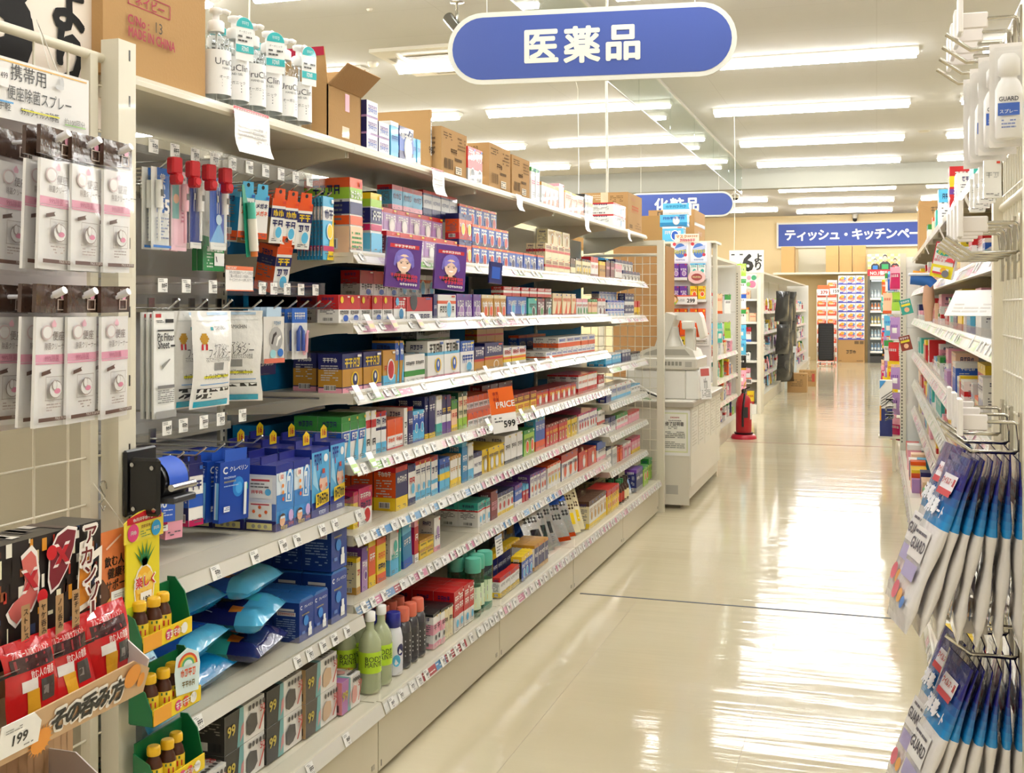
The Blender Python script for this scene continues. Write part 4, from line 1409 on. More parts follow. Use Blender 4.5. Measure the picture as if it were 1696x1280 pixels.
for r_ in range(2):
 for i in range(4):
  bottle('tonic_bottle', 'small brown glass bottle with %s cap' % ('green' if i < 2 else 'dark'), 'far bay bottom shelf', -1.55 - r_ * 0.06, 6.97 + i * 0.07, ZB, br, [(0.017, 0.126), (0.018, 0.128), (0.018, 0.152), (0.016, 0.154)], 'plastic', '3E2414', '1D6B37' if i < 2 else '2A1B12',
   (0.02, 0.075, 0.0266), 'E5D7A2' if i > 1 else 'B83A28', None, row_=r_)
one('tub', MB().lathe([(0.06, 0), (0.062, 0.002), (0.062, 0.03), (0.064, 0.031), (0.064, 0.04), (0.06, 0.042)], 0, 0, 'E7A0BE', 'plastic', 20), 'round flat pink tub behind the small brown bottles', 'tub', (-1.80, 7.30, ZB))
XP = -1.525
row(7, 1040, 1052, 3, 'b tb10 hW60 zK', 0.2, 0.08, xo=-0.3, phrase='dark brown carton at the back', name='tea_carton')
row(7, 1055, 1066, 2, 'N tP15 hW60 bk20', 0.15, 0.08, phrase='navy insect coil carton with purple top', name='repellent_carton')
row(7, 1067, 1075, 2, 'L tG12 oO50 hF75', 0.135, 0.06, phrase='lime carton with green top', name='repellent_carton')
row(7, 1075, 1080, 2, 'L tG30 hF50', 0.15, 0.06, xo=-0.03, phrase='lime carton with broad green top', name='repellent_carton')
XP = XPB
for i, y in enumerate((7.32, 7.40)):
 t = bpy.data.objects.new('ointment_tube', None)
 COL.objects.link(t)
 t.location = (-1.57, y, ZB)
 t.rotation_euler = (0, -0.25 + 0.1 * i, 0)
 mb = MB()
 n = 12
 vs = []
 for j in range(6):
  f = j / 5
  for k in range(n):
   a = 2 * math.pi * k / n
   vs.append((0.018 * (1 - 0.93 * f) * math.cos(a), (0.018 + 0.006 * f) * math.sin(a), 0.03 + 0.09 * f))
 mb.add(vs, [(j * n + k, j * n + (k + 1) % n, (j + 1) * n + (k + 1) % n, (j + 1) * n + k) for j in range(5) for k in range(n)], '8FB2DC', 'plastic', True)
 obj('body', mb, t)
 obj('cap', MB().lathe([(0.014, 0), (0.016, 0.001), (0.016, 0.028), (0.012, 0.03)], 0, 0, 'W', 'plastic', 12), t)
 good(t, 'pale blue squeeze tube standing on its cap', 'tube', 'far bay bottom shelf', y)

# blue cardboard risers that fill the empty shelf ends
for i, (si, u0, u1, h, d, xo) in enumerate(((2, 470, 520, 0.10, 0.08, -0.19), (2, 536, 556, 0.10, 0.06, -0.09), (3, 472, 552, 0.085, 0.12, -0.06), (4, 455, 520, 0.11, 0.12, -0.1), (1, 775, 800, 0.16, 0.03, -0.3), (1, 985, 1010, 0.19, 0.03, -0.3), (1, 1012, 1030, 0.19, 0.03, -0.3), (5, 856, 900, 0.05, 0.1, -0.24))):
 x = XP + xo
 y0, y1 = Yat(u0, x), Yat(u1, x)
 if i < 4:
  x = -1.91
  y0, y1 = 3.275, 3.62
 z = (ZE if y0 > 6.85 else ZL)[si - 1] + 0.0004
 o = obj('cardboard_riser', MB().box(x - d, x, y0, y1, z, z + h, '1184BE', 'board').box(x - d, x + 0.0008, y0, y1, z + h * 0.62, z + h * 0.625, '0C6FA3', 'board'))
 good(o, 'plain blue cardboard filler block', 'filler block', '%s %s' % (BNAME[bay_of((y0 + y1) / 2)], SNAME[si]), y0)

# ---------------------------------------------------------------- cards clipped to the shelf fronts
FACE = 'F0CDB4'
for i, (u0, v1) in enumerate(((646, 452), (724, 455))):
 x = -1.495
 y = Yat(u0 + 20, x)
 mb = MB().box(-0.02, 0, -0.06, 0.06, 0, 0.165, 'P', 'print')
 p_ = face_front(mb, 0.12, 0.165, 0.0004)
 p_.rect(0, 0, 1, 1, '55207E')
 p_.rect(0.08, 0.80, 0.92, 0.88, 'C8202C'); p_.word(0.2, 0.815, 0.8, 0.865, 'W', 6)
 p_.poly([(0.22, 0.18), (0.78, 0.18), (0.7, 0.30), (0.58, 0.34), (0.42, 0.34), (0.3, 0.30)], '1A1420')
 p_.rect(0.43, 0.28, 0.57, 0.42, 'E5B797')
 p_.disc(0.5, 0.60, 0.033, '7B6CC4', 0.032)
 p_.poly([(0.22, 0.6), (0.2, 0.45), (0.25, 0.42), (0.29, 0.52)], '7464BE'); p_.poly([(0.78, 0.6), (0.8, 0.45), (0.74, 0.40), (0.68, 0.52)], '7464BE')
 p_.disc(0.5, 0.49, 0.0245, FACE, 0.031)
 p_.poly([(0.29, 0.64), (0.52, 0.62), (0.40, 0.57), (0.31, 0.49)], '8A7AD0'); p_.poly([(0.71, 0.64), (0.50, 0.62), (0.60, 0.57), (0.69, 0.49)], '8476CC')
 for q in (0.41, 0.59):
  p_.disc(q, 0.495, 0.0035, '2A1C1C', 0.0018); p_.rect(q - 0.06, 0.52, q + 0.06, 0.528, '4A3A55')
 p_.disc(0.5, 0.415, 0.0095, 'FFFFFF', 0.0045, a0=math.pi, a1=2 * math.pi); p_.rect(0.47, 0.45, 0.53, 0.455, 'C99A80')
 p_.word(0.12, 0.20, 0.9, 0.27, 'E03038', 8); p_.word(0.3, 0.12, 0.9, 0.19, 'E03038', 6)
 p_.word(0.4, 0.04, 0.9, 0.09, 'W', 7)
 one('hair_colour_display_card', mb, 'purple box card of a smiling person with violet hair, %s' % ('nearer the tall green cartons' if i == 0 else 'farther from the tall green cartons'), 'display card', (x, y, 1.545), (-0.10, -0.1, -0.85), 'purple hair colour display boxes')
y = Yat(815, -1.53)
one('sample_card', MB().box(-0.012, 0, -0.03, 0.03, 0, 0.09, 'N', 'print').box(0, 0.0005, -0.02, 0.02, 0.02, 0.07, 'B', 'print'), 'small navy box hung by itself over the second shelf edge', 'display card', (-1.515, y, 1.58), (-0.12, -0.1, -0.7))

# orange price card on the fifth shelf
mb = MB().box(-0.001, 0, -0.06, 0.06, 0, 0.19, 'F3F1EC', 'print')
p_ = face_front(mb, 0.12, 0.19, 0.0004)
p_.rect(0, 0.42, 1, 1, 'EC6A1E'); p_.rect(0.06, 0.05, 0.94, 0.38, 'F4F2EC')
p_.text('PRICE', 0.62, 0.62, 0.026, 'W', 0.02); p_.word(0.15, 0.6, 0.38, 0.92, 'B83A16', 2); p_.ticks(0.1, 0.22, 0.45, 0.36, 2, '666666'); p_.text('599', 0.68, 0.18, 0.028, '222222', 0.025)
one('price_card', mb, 'orange price card standing at the front of the fifth shelf', 'price card', (-1.50, Yat(838, -1.50), 0.95), (0.1, -0.1, -0.75))

# notices hanging over the edge of the top shelf
for i, (u, v0, wd, hh, lab) in enumerate(((414, 178, 0.175, 0.12, 'white notice with red heading under the pump bottles'), (723, 275, 0.12, 0.10, 'white notice with red heading under the brown cartons'),
         (858, 320, 0.085, 0.075, 'white notice on the top shelf edge, third from the wire panel'), (970, 352, 0.09, 0.09, 'white notice on the top shelf edge, beneath the orange cartons'), (1040, 376, 0.07, 0.08, 'white notice on the top shelf edge, beneath the last big carton'))):
 x = XF + 0.012
 y = Yat(u, x)
 mb = MB()
 n = 6
 pts = [(0.003 + 0.02 * (k / n) ** 2 + 0.004 * math.sin(k), -hh * k / n) for k in range(n + 1)]
 vs = [(x_, yy, z) for x_, z in pts for yy in (-wd / 2, wd / 2)]
 mb.add(vs, [(2 * k, 2 * k + 1, 2 * k + 3, 2 * k + 2) for k in range(n)], 'F1EFEB', 'print', True)
 if i < 2:
  p_ = Pr(mb, (0.0042, -wd / 2, -hh * 0.17), (0, 1, 0), (0, 0, 1), (1, 0, 0.1), wd, hh * 0.16)
  p_.rect(0, 0, 1, 1, 'D9454E'); p_.word(0.04, 0.2, 0.96, 0.8, 'F3E8E6', 14)
  p_ = Pr(mb, (0.014, -wd / 2, -hh * 0.75), (0, 1, 0), (-0.12, 0, 1), (1, 0, 0.1), wd, hh * 0.5)
  p_.ticks(0.1, 0.05, 0.9, 0.95, 5, 'B9B5B0')
 one('shelf_notice', mb, lab, 'notice', (x, y, 1.998), None, 'notices over the top shelf edge')
# notice on the seventh shelf, two on the fourth
mb = MB().box(-0.001, 0, -0.045, 0.045, -0.085, 0, 'E9E7E0', 'print')
p_ = face_front(mb, 0.09, 0.085, 0.0003, -0.085)
p_.rect(0, 0.85, 1, 1, '8FA0B8'); p_.ticks(0.1, 0.1, 0.9, 0.8, 5, '777777')
one('shelf_notice', mb, 'white notice with grey head hanging under the seventh shelf front', 'notice', (-1.548, Yat(825, -1.548), 0.50), (0, -0.1, 0))

for si, us in ((2, (618, 657, 700)), (3, (600, 628, 812, 850, 865)), (2, (808, 836, 857)), (4, (592, 622, 815)), (4, (870, 890)), (3, (895, 920))):
 for u in us:
  x = -1.552
  y = Yat(u, x)
  z = ZL[si - 1] - 0.02
  mb = MB().box(-0.0012, 0, -0.022, 0.022, 0, 0.055, 'ECE8E4', 'print')
  p_ = face_front(mb, 0.044, 0.055, 0.0003)
  c_ = {2: 'D9B5B5', 3: 'C9C6C2', 4: 'A9CE6A'}[si]
  p_.rect(0, 0.0, 1, 0.55, c_); p_.rect(0.1, 0.08, 0.9, 0.34, 'E9C98A' if si == 2 else 'F0EFEA')
  o = obj('clip_card', mb, None, (x, y, z), (0, -0.5, 0))
  good(o, 'little %s card clipped to the shelf lip' % ('pink' if si == 2 else 'grey' if si == 3 else 'green'), 'price card', '%s %s' % (BNAME[bay_of(y)], SNAME[si]), y)

# ================================================================= top shelf of the long run
ZT = 2.0006
BOXC = 'B58F5F'


def big_box(name, label, x, y0, y1, h, d, printer=None, flaps=False, z=ZT, tape=True, col=BOXC, cat='cardboard box', parent_loc=None):
 t = thing(name, label, cat, (x, (y0 + y1) / 2, z))
 w_ = y1 - y0
 mb = MB().box(-d, 0, -w_ / 2, w_ / 2, 0, h, col, 'board')
 mb.box(-d, 0.0002, -w_ / 2 - 0.0002, w_ / 2 + 0.0002, h - 0.002, h - 0.0012, 'A07A4C', 'board')
 obj('box', mb, t)
 if tape:
  tb = MB().box(-d * 0.58, -d * 0.42, -w_ / 2 - 0.0009, w_ / 2, h, h + 0.0008, 'C9AF86', 'film')
  tb.box(-d * 0.58, -d * 0.42, -w_ / 2 - 0.0009, -w_ / 2 - 0.0004, h - 0.07, h, 'D8C6A4', 'film')
  obj('tape', tb, t)
 if printer:
  mb = MB()
  printer(mb, w_, h, d)
  obj('printing', mb, t)
 return t


def near_print(mb, d, h, y, mat='board'):
 return face_near(mb, d, h, y, mat=mat, e=0.0006)


x = -1.60
RED_INK = 'B04A5C'
BX = -1.63
BY0, BY1 = 2.10, Yat(340, BX)
def navy_box(mb, w_, h, d):
 p_ = Pr(mb, (0, -w_ / 2, 0), (0, 1, 0), (0, 0, 1), (1, 0, 0), w_, h, 'board', 0.0006)
 f = lambda u: (Yat(u, BX) - BY0) / w_
 g = lambda u, v: (Zat(v, BX, Yat(u, BX)) - ZT) / h
 a, b_ = f(211), f(281)
 z0, z1 = g(281, 34), g(281, 12)
 for q in ((a, z0, b_, z0 + 0.006), (a, z1, b_, z1 + 0.006), (a, z0, a + 0.008, z1), (b_ - 0.008, z0, b_, z1)):
  p_.rect(*q, RED_INK)
 p_.text('ネイビー', (a + b_) / 2, (z0 + z1) / 2, 0.026, RED_INK, 0.015)
 p_.word(f(225), z1 + 0.05, f(272), z1 + 0.11, RED_INK, 4)
 p_.text('C/No :', f(209), g(222, 35), 0.022, RED_INK, 0.02, align='l', wmax=f(244) - f(209))
 p_.text('13', f(260), g(260, 48), 0.026, '55504A', 0.0)
 p_.text('MADE IN CHINA', f(209), g(247, 65), 0.024, RED_INK, 0.02, align='l', wmax=f(286) - f(209))
big_box('carton_box', 'large brown cardboard box stamped in red, on the top shelf at the camera end', BX, BY0, BY1, 0.42, 0.34, navy_box, tape=False)

# clear pump bottles of hand gel
pb = [(0.036, 0), (0.039, 0.006), (0.039, 0.155), (0.037, 0.172), (0.028, 0.187), (0.018, 0.193), (0.017, 0.2)]
def gel_mark(mb, r_, z0, z1):
 for txt, z, hh in (('UruClin', 0.115, 0.018), ('HAND GEL', 0.098, 0.006), ('オーガニック', 0.075, 0.007)):
  g, fs, gw, gh = glyphs(txt, 0.0)
  sc = hh / 0.72
  vs = [((r_ + 0.0008) * math.cos(((q - gw / 2) * sc) / r_ - 0.55), (r_ + 0.0008) * math.sin(((q - gw / 2) * sc) / r_ - 0.55), z + (y_ - gh / 2) * sc) for q, y_, q_ in g]
  mb.add(vs, fs, '4A4A50', 'print')
 for zz in (0.05, 0.058, 0.066):
  mb.add([((r_ + 0.0006) * math.cos(a), (r_ + 0.0006) * math.sin(a), q) for a, q in ((-1.1, zz), (-0.1, zz), (-0.1, zz + 0.003), (-1.1, zz + 0.003))], [(0, 1, 2, 3)], '9A9AA0', 'print')
pump = MB().lathe([(0.021, 0.196), (0.0215, 0.198), (0.0215, 0.222), (0.017, 0.226), (0.009, 0.228), (0.009, 0.243), (0.017, 0.246), (0.018, 0.257), (0.015, 0.259)], 0, 0, 'F2F1EE', 'plastic', 16)
pump.tube([(0.0, 0, 0.252), (0.025, 0.0, 0.253), (0.036, 0.0, 0.247)], 0.006, 'F2F1EE', 'plastic', 8)
pump.tube([(0, 0, 0.015), (0.002, 0, 0.2)], 0.0035, 'E4E4E2', 'plastic', 6)
pm = {}
body_m = MB().lathe(pb, 0, 0, (1, 1, 1, 1), 'bottle', 18).mesh('bottle_body')
pump_m = pump.mesh('pump')
mb = MB().lathe([(0.0394, 0.03), (0.0394, 0.145)], 0, 0, 'F3F2F0', 'print', 18, cap=False)
gel_mark(mb, 0.0394, 0.03, 0.145)
lab_m = mb.mesh('bottle_label')
mb = MB()
dome = [(0.028 * math.cos(math.pi * k / 10), 0.222 + 0.028 * math.sin(math.pi * k / 10)) for k in range(11)]
mb.prism([(-0.028, 0.135), (0.028, 0.135)] + [(0.028, 0.222)] + dome[1:-1] + [(-0.028, 0.222)], (0.0455, 0, 0), (0, 1, 0), (0, 0, 1), (1, 0, 0), 0.001, 'F4F4F2', 'print')
p_ = face_front(mb, 0.056, 0.25, 0.0467)
p_.disc(0.5, 0.888, 0.027, '2FB7BC', 0.027, a0=0.0, a1=math.pi)
p_.rect(0, 0.62, 1, 0.70, '2FB7BC'); p_.word(0.3, 0.635, 0.7, 0.685, 'E8F4F4', 4)
p_.text('オーガニック', 0.5, 0.84, 0.006, '444444', 0.0); p_.ticks(0.1, 0.72, 0.9, 0.81, 2, '555555'); p_.word(0.3, 0.91, 0.7, 0.95, 'BFE6E6', 4)
card_m = mb.mesh('neck_card')
for r_ in range(2):
 for i in range(6):
  x, y = -1.64 - r_ * 0.105, 2.565 + i * 0.0885 - r_ * 0.02
  if r_ == 0 and i == 6:
   continue
  t = bpy.data.objects.new('pump_bottle', None)
  COL.objects.link(t)
  t.location = (x, y, ZT)
  t.rotation_euler = (0, 0, (0.5, -0.4, 0.0, -0.6, 0.15, -0.35)[i] - r_ * 0.7)
  obj('body', body_m, t)
  obj('pump', pump_m, t)
  obj('label', lab_m, t)
  if (i + r_) % 2 == 1 or i == 5:
   obj('neck_card', card_m, t, label='white neck card with teal dome')
  good(t, 'clear hand gel pump bottle with white pump', 'pump bottle', 'near bay top shelf', y, 0, r_)

# open shipping carton beside the pumps
t = thing('carton_box', 'open brown carton with raised flaps, one red-edged, beside the pump bottles', 'cardboard box', (-1.60, 3.235, ZT))
w_, d, h = 0.235, 0.30, 0.165
mb = MB()
mb.box(-d, 0, -w_ / 2, -w_ / 2 + 0.004, 0, h, BOXC, 'board').box(-d, 0, w_ / 2 - 0.004, w_ / 2, 0, h, BOXC, 'board')
mb.box(-d, -d + 0.004, -w_ / 2, w_ / 2, 0, h, BOXC, 'board').box(-0.004, 0, -w_ / 2, w_ / 2, 0, h, BOXC, 'board').box(-d, 0, -w_ / 2, w_ / 2, 0, 0.004, BOXC, 'board')
mb.box(0.0, 0.0006, -0.02, 0.03, 0.015, 0.05, 'D9C19A', 'print').box(0.0006, 0.0012, 0.0, 0.03, 0.10, 0.155, 'E79CB0', 'print')
mb.box(-0.13, -0.09, -w_ / 2 - 0.0006, -w_ / 2, 0.02, 0.13, 'E6E1D8', 'print')
obj('box', mb, t)
mb = MB().prism([(0, 0), (d, 0), (d - 0.005, 0.11), (0.005, 0.11)], (-d, -w_ / 2, h), (1, 0, 0), (0, -0.15, 1), (0, 1, 0.1), 0.004, BOXC, 'board')
mb.prism([(0.005, 0.085), (d - 0.005, 0.085), (d - 0.005, 0.111), (0.005, 0.111)], (-d, -w_ / 2 - 0.0012, h), (1, 0, 0), (0, -0.15, 1), (0, -1, -0.1), 0.0008, 'B8304A', 'board')
obj('flap', mb, t, label='red-edged upright flap')
obj('flap', MB().prism([(0, 0), (w_, 0), (w_, 0.09), (0, 0.09)], (0, -w_ / 2, h), (0, 1, 0), (0.75, 0.0, 0.66), (0.66, 0, -0.75), 0.004, 'A9845A', 'board'), t)
obj('flap', MB().prism([(0, 0), (d, 0), (d, 0.1), (0, 0.1)], (-d, w_ / 2, h), (1, 0, 0), (0, 0.3, 0.95), (0, 1, 0.3), 0.004, BOXC, 'board'), t)

# small dental cartons and packs
XP = -1.61
for k, (u0, u1, tiers) in enumerate(((607, 626, 3), (627, 645, 2))):
 row(0, u0, u1, 1, 'W hP62 hB40 bV12 zN', 0.056, 0.15, tiers=tiers, seed=7, phrase='white toothpaste carton with navy end', name='toothpaste_carton', bi=1, fill=0.98)
row(0, 647, 660, 1, 'S tW12 hB55 mS20-40', 0.13, 0.12, phrase='light blue pack with white top', name='tissue_pack', bi=1, lean=0.0)
row(0, 661.5, 685, 1, 'N mB30-70 hW75 oW40', 0.125, 0.12, phrase='shiny navy wrapped pack', name='tissue_pack', bi=1)
row(0, 686, 698, 2, 'S bW15 hB60', 0.1, 0.1, phrase='sky blue packet', name='tissue_pack', bi=1)
def slip_box(mb, w_, h, d):
 p_ = Pr(mb, (0, -w_ / 2, 0), (0, 1, 0), (0, 0, 1), (1, 0, 0), w_, h, 'board', 0.0006)
 p_.rect(0.12, 0.28, 0.9, 0.86, 'EFEDE8'); p_.ticks(0.16, 0.72, 0.86, 0.83, 3, '777777'); p_.ticks(0.16, 0.4, 0.5, 0.7, 5, '999999'); p_.text('999', 0.5, 0.36, 0.028, '444444', 0.0)
 p_.rect(0.55, 0.5, 0.68, 0.6, '555555'); p_.rect(0.3, 0.56, 0.46, 0.66, '8A8A8A')
big_box('carton_box', 'tall plain brown box with a white delivery slip on the top shelf', -1.645, Yat(686, -1.645) + 0.16, Yat(731, -1.61) - 0.012, 0.245, 0.36, slip_box, tape=False)
def stamped(mb, w_, h, d):
 p_ = Pr(mb, (0, -w_ / 2, 0), (0, 1, 0), (0, 0, 1), (1, 0, 0), w_, h, 'board', 0.0006)
 p_.ticks(0.08, 0.76, 0.42, 0.92, 3, '6B5236'); p_.word(0.35, 0.48, 0.6, 0.6, '6B5236', 3); p_.ticks(0.62, 0.6, 0.94, 0.9, 4, '8A6C48'); p_.rect(0.5, 0.36, 0.78, 0.42, '6B5236')
 p_.bars(0.1, 0.14, 0.4, 0.36, '55432C'); p_.rect(0.52, 0.08, 0.76, 0.24, 'E6DCC8'); p_.ticks(0.54, 0.09, 0.74, 0.23, 3, '777777')
 q = near_print(mb, d, h, -w_ / 2)
 q.rect(0.16, 0.84, 0.4, 0.845, '55432C'); q.rect(0.16, 0.93, 0.4, 0.935, '55432C'); q.text('OB', 0.27, 0.887, 0.018, '55432C', 0.0); q.text('26103', 0.66, 0.887, 0.018, '55432C', 0.0); q.ticks(0.3, 0.4, 0.9, 0.8, 4, '6B5236'); q.rect(0.55, 0.12, 0.62, 0.36, '55432C')
Y0 = Yat(731, -1.61)
big_box('carton_box', 'brown printed box with taped lid, first of the row of brown cartons', -1.61, Y0, Yat(773, -1.61), 0.185, 0.22, stamped)
big_box('carton_box', 'brown printed box half behind the red gargle pack', -1.61, Yat(810, -1.61), Yat(845, -1.61), 0.2, 0.24, stamped)
big_box('carton_box', 'brown printed box beside the second notice, last of the three brown cartons', -1.61, Yat(848, -1.61), Yat(877, -1.61), 0.19, 0.22, stamped)
XP = -1.60
row(0, 776, 800, 2, 'W tR62 hW85 hW70 oK22 zk', 0.145, 0.06, phrase='white gargle carton with red top', name='gargle_carton', bi=2, real=None)
XP = -1.61
row(0, 881, 894, 2, 'W tG12 hM55 lk', 0.17, 0.1, phrase='white carton with green top', name='stock_carton', bi=2)
row(0, 897, 925, 4, 'g tA15 dO hk40', 0.115, 0.14, phrase='pale grey carton with gold top', name='stock_carton', bi=3)
row(0, 926, 934, 1, 'W tp10 lk', 0.14, 0.14, phrase='white carton with pink top', name='stock_carton', bi=3)
row(0, 936, 968, 3, 'e dO tY8 hO70', 0.115, 0.14, phrase='peach carton with orange slash', name='stock_carton', bi=3)
row(0, 970, 983, 3, 'k tK10 hY60 bW20', 0.14, 0.1, phrase='grey carton with black top', name='stock_carton', bi=3)
def big_stamp(mb, w_, h, d):
 p_ = Pr(mb, (0, -w_ / 2, 0), (0, 1, 0), (0, 0, 1), (1, 0, 0), w_, h, 'board', 0.0006)
 p_.word(0.25, 0.52, 0.75, 0.7, 'C4694A', 4); p_.word(0.2, 0.8, 0.5, 0.9, 'B9866A', 3); p_.rect(0.1, 0.1, 0.3, 0.2, '8A6C48'); p_.ticks(0.5, 0.1, 0.9, 0.3, 3, '9A7A54')
 q = near_print(mb, d, h, -w_ / 2)
 q.ticks(0.62, 0.75, 0.9, 0.92, 4, '7A5F3C'); q.ticks(0.24, 0.8, 0.42, 0.95, 3, 'D9C6A6'); q.disc(0.12, 0.42, 0.03, 'C8642E', 0.02)
big_box('carton_box', 'large brown box with orange stamps at the end of the top shelf', -1.62, Yat(1040, -1.62), Yat(1063, -1.62), 0.27, 0.33, big_stamp)
XP = -1.60
row(0, 1016, 1036, 1, 'W tR14 hK70 oU40 zW', 0.075, 0.2, tiers=2, phrase='flat white carton with red top and blue picture', name='stock_carton', bi=4)
XP = XPB

# ================================================================= near bay: hooks
def hook_mesh():
 mb = MB()
 mb.tube([(-0.36, 0, 0), (-0.03, 0, 0), (0.0, 0, 0.022)], 0.0032, 'CFCFCB', 'chrome', 6)
 mb.box(-0.365, -0.36, -0.014, 0.014, -0.03, 0.03, 'BDBDB8', 'chrome')
 return mb.mesh('display_hook')
HK = hook_mesh()
HX = -1.64
ROWZ = {1: 1.822, 2: 1.478, 3: 1.098}
RN = {1: 'upper hook row', 2: 'middle hook row', 3: 'lower hook row'}
H1 = (283, 313, 340, 367, 394, 421, 445, 471, 492, 514, 535, 558)
H2 = (297, 343, 385, 433, 469, 492, 511, 531, 553)
H3 = (282, 305, 341, 372, 403, 435)
HY = {1: [Yat(u, HX) for u in H1], 2: [Yat(u, HX) for u in H2], 3: [Yat(u, HX) for u in H3]}
for r_ in (1, 2, 3):
 for y in HY[r_]:
  if y > 3.22:
   y = 3.222
  o = obj('display_hook', HK, None, (HX, y, ROWZ[r_]))
  good(o, 'chrome display hook with upturned tip', 'hook', 'near bay, ' + RN[r_], y)
 # back bar the hooks hang from
 t = thing('hook_bar', 'steel bar carrying the %s of the near bay' % RN[r_], 'hook bar', (0, 0, 0))
 obj('bar', MB().box(XIN + 0.001, HX - 0.366, 2.105, 3.225, ROWZ[r_] - 0.012, ROWZ[r_] + 0.012, 'C9C3B2', 'paint'), t)
 # clear price strip in front of the hooks
 zr = {1: 1.853, 2: 1.516, 3: 1.163}[r_]
 t = thing('price_strip', 'clear plastic price strip above the %s' % RN[r_], 'price strip', (0, 0, 0))
 mb = MB().box(-1.672, -1.670, 2.125, 3.235, zr, zr + 0.037, (1, 1, 1, 1), 'clear')
 mb.box(-1.674, -1.668, 2.1, 3.235, zr - 0.004, zr, 'D5D5D2', 'clear').box(-1.674, -1.668, 2.1, 3.235, zr + 0.037, zr + 0.041, 'D5D5D2', 'clear')
 obj('strip', mb, t)
 mb = MB()
 for y in (2.16, 2.67, 3.2):
  mb.tube([(XIN + 0.005, y, zr + 0.03), (-1.673, y, zr + 0.03)], 0.003, 'C9C9C4', 'chrome', 5)
 obj('arm', mb, t)
 ys = {1: [2.25 + 0.088 * k for k in range(11)], 2: [Yat(u, -1.668) for u in (270, 309, 353, 435, 454, 476, 499, 523)], 3: [Yat(u, -1.668) for u in (277, 304, 338, 366, 402)]}[r_]
 for k, y in enumerate(ys):
  obj('price_tag', tag_mesh(k % 6), t, (-1.6695, y, zr + 0.0185))
  if r_ == 3 or r_ == 2:
   pass

def hang(name, me, phrase, cat, r_, i, x=HX - 0.03, dz=0.0, rot=(0, 0, 0), copies=1, step=0.012, dy=0.0):
 for k in range(copies):
  o = obj(name, me, None, (x - k * step, HY[r_][i] + dy, ROWZ[r_] + dz), rot) if not isinstance(me, bpy.types.Object) else None
  good(o, phrase, cat, 'near bay, ' + RN[r_], HY[r_][i] + dy, 0, k)

def hang_tree(build, phrase, cat, r_, i, x=HX - 0.03, dz=0.0, rot=(0, 0, 0), copies=1, step=0.012, dy=0.0):
 first = None
 for k in range(copies):
  o = build() if first is None else copy_tree(first)
  first = first or o
  o.location = (x - k * step, HY[r_][i] + dy, ROWZ[r_] + dz)
  o.rotation_euler = rot
  good(o, phrase, cat, 'near bay, ' + RN[r_], HY[r_][i] + dy, 0, k)

def blister(name, w_, h, painter, tool):
 def f():
  t = bpy.data.objects.new(name, None)
  COL.objects.link(t)
  mb = MB().box(-0.0015, 0, -w_ / 2, w_ / 2, -h, 0, 'F0EFEB', 'print')
  p_ = face_front(mb, w_, h, 0.0003, -h)
  painter(p_)
  obj('card', mb, t)
  m2 = MB()
  tool(m2, w_, h)
  obj('contents', m2, t)
  m3 = MB().rbox(0.0005, 0.022, -w_ * 0.42, w_ * 0.42, -h * 0.96, -h * 0.1, 0.006, (1, 1, 1, 1), 'clear')
  obj('blister_shell', m3, t)
  return t
 return f

def thermo(mb, w_, h, u=0.0, c_='F3F2EE'):
 mb.tube([(0.011, u, -h * 0.9), (0.011, u, -h * 0.5)], 0.004, c_, 'plastic', 8)
 mb.tube([(0.011, u, -h * 0.5), (0.011, u, -h * 0.16)], 0.009, c_, 'plastic', 8)
 mb.box(0.0195, 0.0205, u - 0.005, u + 0.005, -h * 0.36, -h * 0.28, '4A4A46', 'plastic')

def p0(p_):
 p_.rect(0.3, 0.45, 1, 1, '2F6FC0'); p_.text('使いやすい', 0.6, 0.88, 0.02, 'W', 0.015, vert=True); p_.text('15', 0.68, 0.53, 0.035, 'W', 0.03); p_.ticks(0.2, 0.12, 0.9, 0.4, 7, '7A86A8'); p_.rect(0.0, 0.02, 1, 0.05, '3F7FD0')
def p1(p_):
 p_.rect(0, 0, 1, 1, 'F0C4D0'); p_.rect(0.05, 0.4, 0.5, 0.9, '7FB5B0'); p_.disc(0.3, 0.65, 0.012, 'E5B797'); p_.rect(0.08, 0.85, 0.9, 0.97, 'E9E7E2'); p_.text('OMRON', 0.5, 0.91, 0.009, '3A3A3A', 0.01); p_.ticks(0.6, 0.35, 0.9, 0.75, 8, 'C9607F')
def p2(p_):
 p_.rect(0, 0, 1, 1, '2A3F8F'); p_.word(0.3, 0.5, 0.6, 0.95, 'W', 1); p_.rect(0, 0, 1, 0.08, 'W')
def p3(p_):
 p_.rect(0, 0.1, 1, 1, '2F5FBF'); p_.poly([(0, 0.1), (0.6, 0.4), (1, 0.1)], '7FB8E8'); p_.word(0.4, 0.5, 0.6, 0.96, 'W', 1); p_.disc(0.55, 0.42, 0.014, 'C9E3F6'); p_.rect(0, 0, 1, 0.1, 'E9E9E4')
hang_tree(blister('thermometer_pack', 0.072, 0.20, p0, lambda m_, w_, h: thermo(m_, w_, h, -0.02)), 'white and blue thermometer blister', 'thermometer', 1, 0, copies=2, step=0.026)
hang_tree(blister('thermometer_pack', 0.065, 0.20, p1, lambda m_, w_, h: thermo(m_, w_, h, 0.012, 'F2B8C6')), 'pink thermometer blister', 'thermometer', 1, 1, copies=2, step=0.026)
hang_tree(blister('thermometer_pack', 0.05, 0.19, p2, lambda m_, w_, h: thermo(m_, w_, h, 0.008)), 'navy thermometer blister', 'thermometer', 1, 2, copies=2, step=0.026)
hang_tree(blister('thermometer_pack', 0.075, 0.19, p3, lambda m_, w_, h: thermo(m_, w_, h, 0.02)), 'blue thermometer blister with white foot', 'thermometer', 1, 3, x=HX - 0.02, dy=0.012, copies=1)

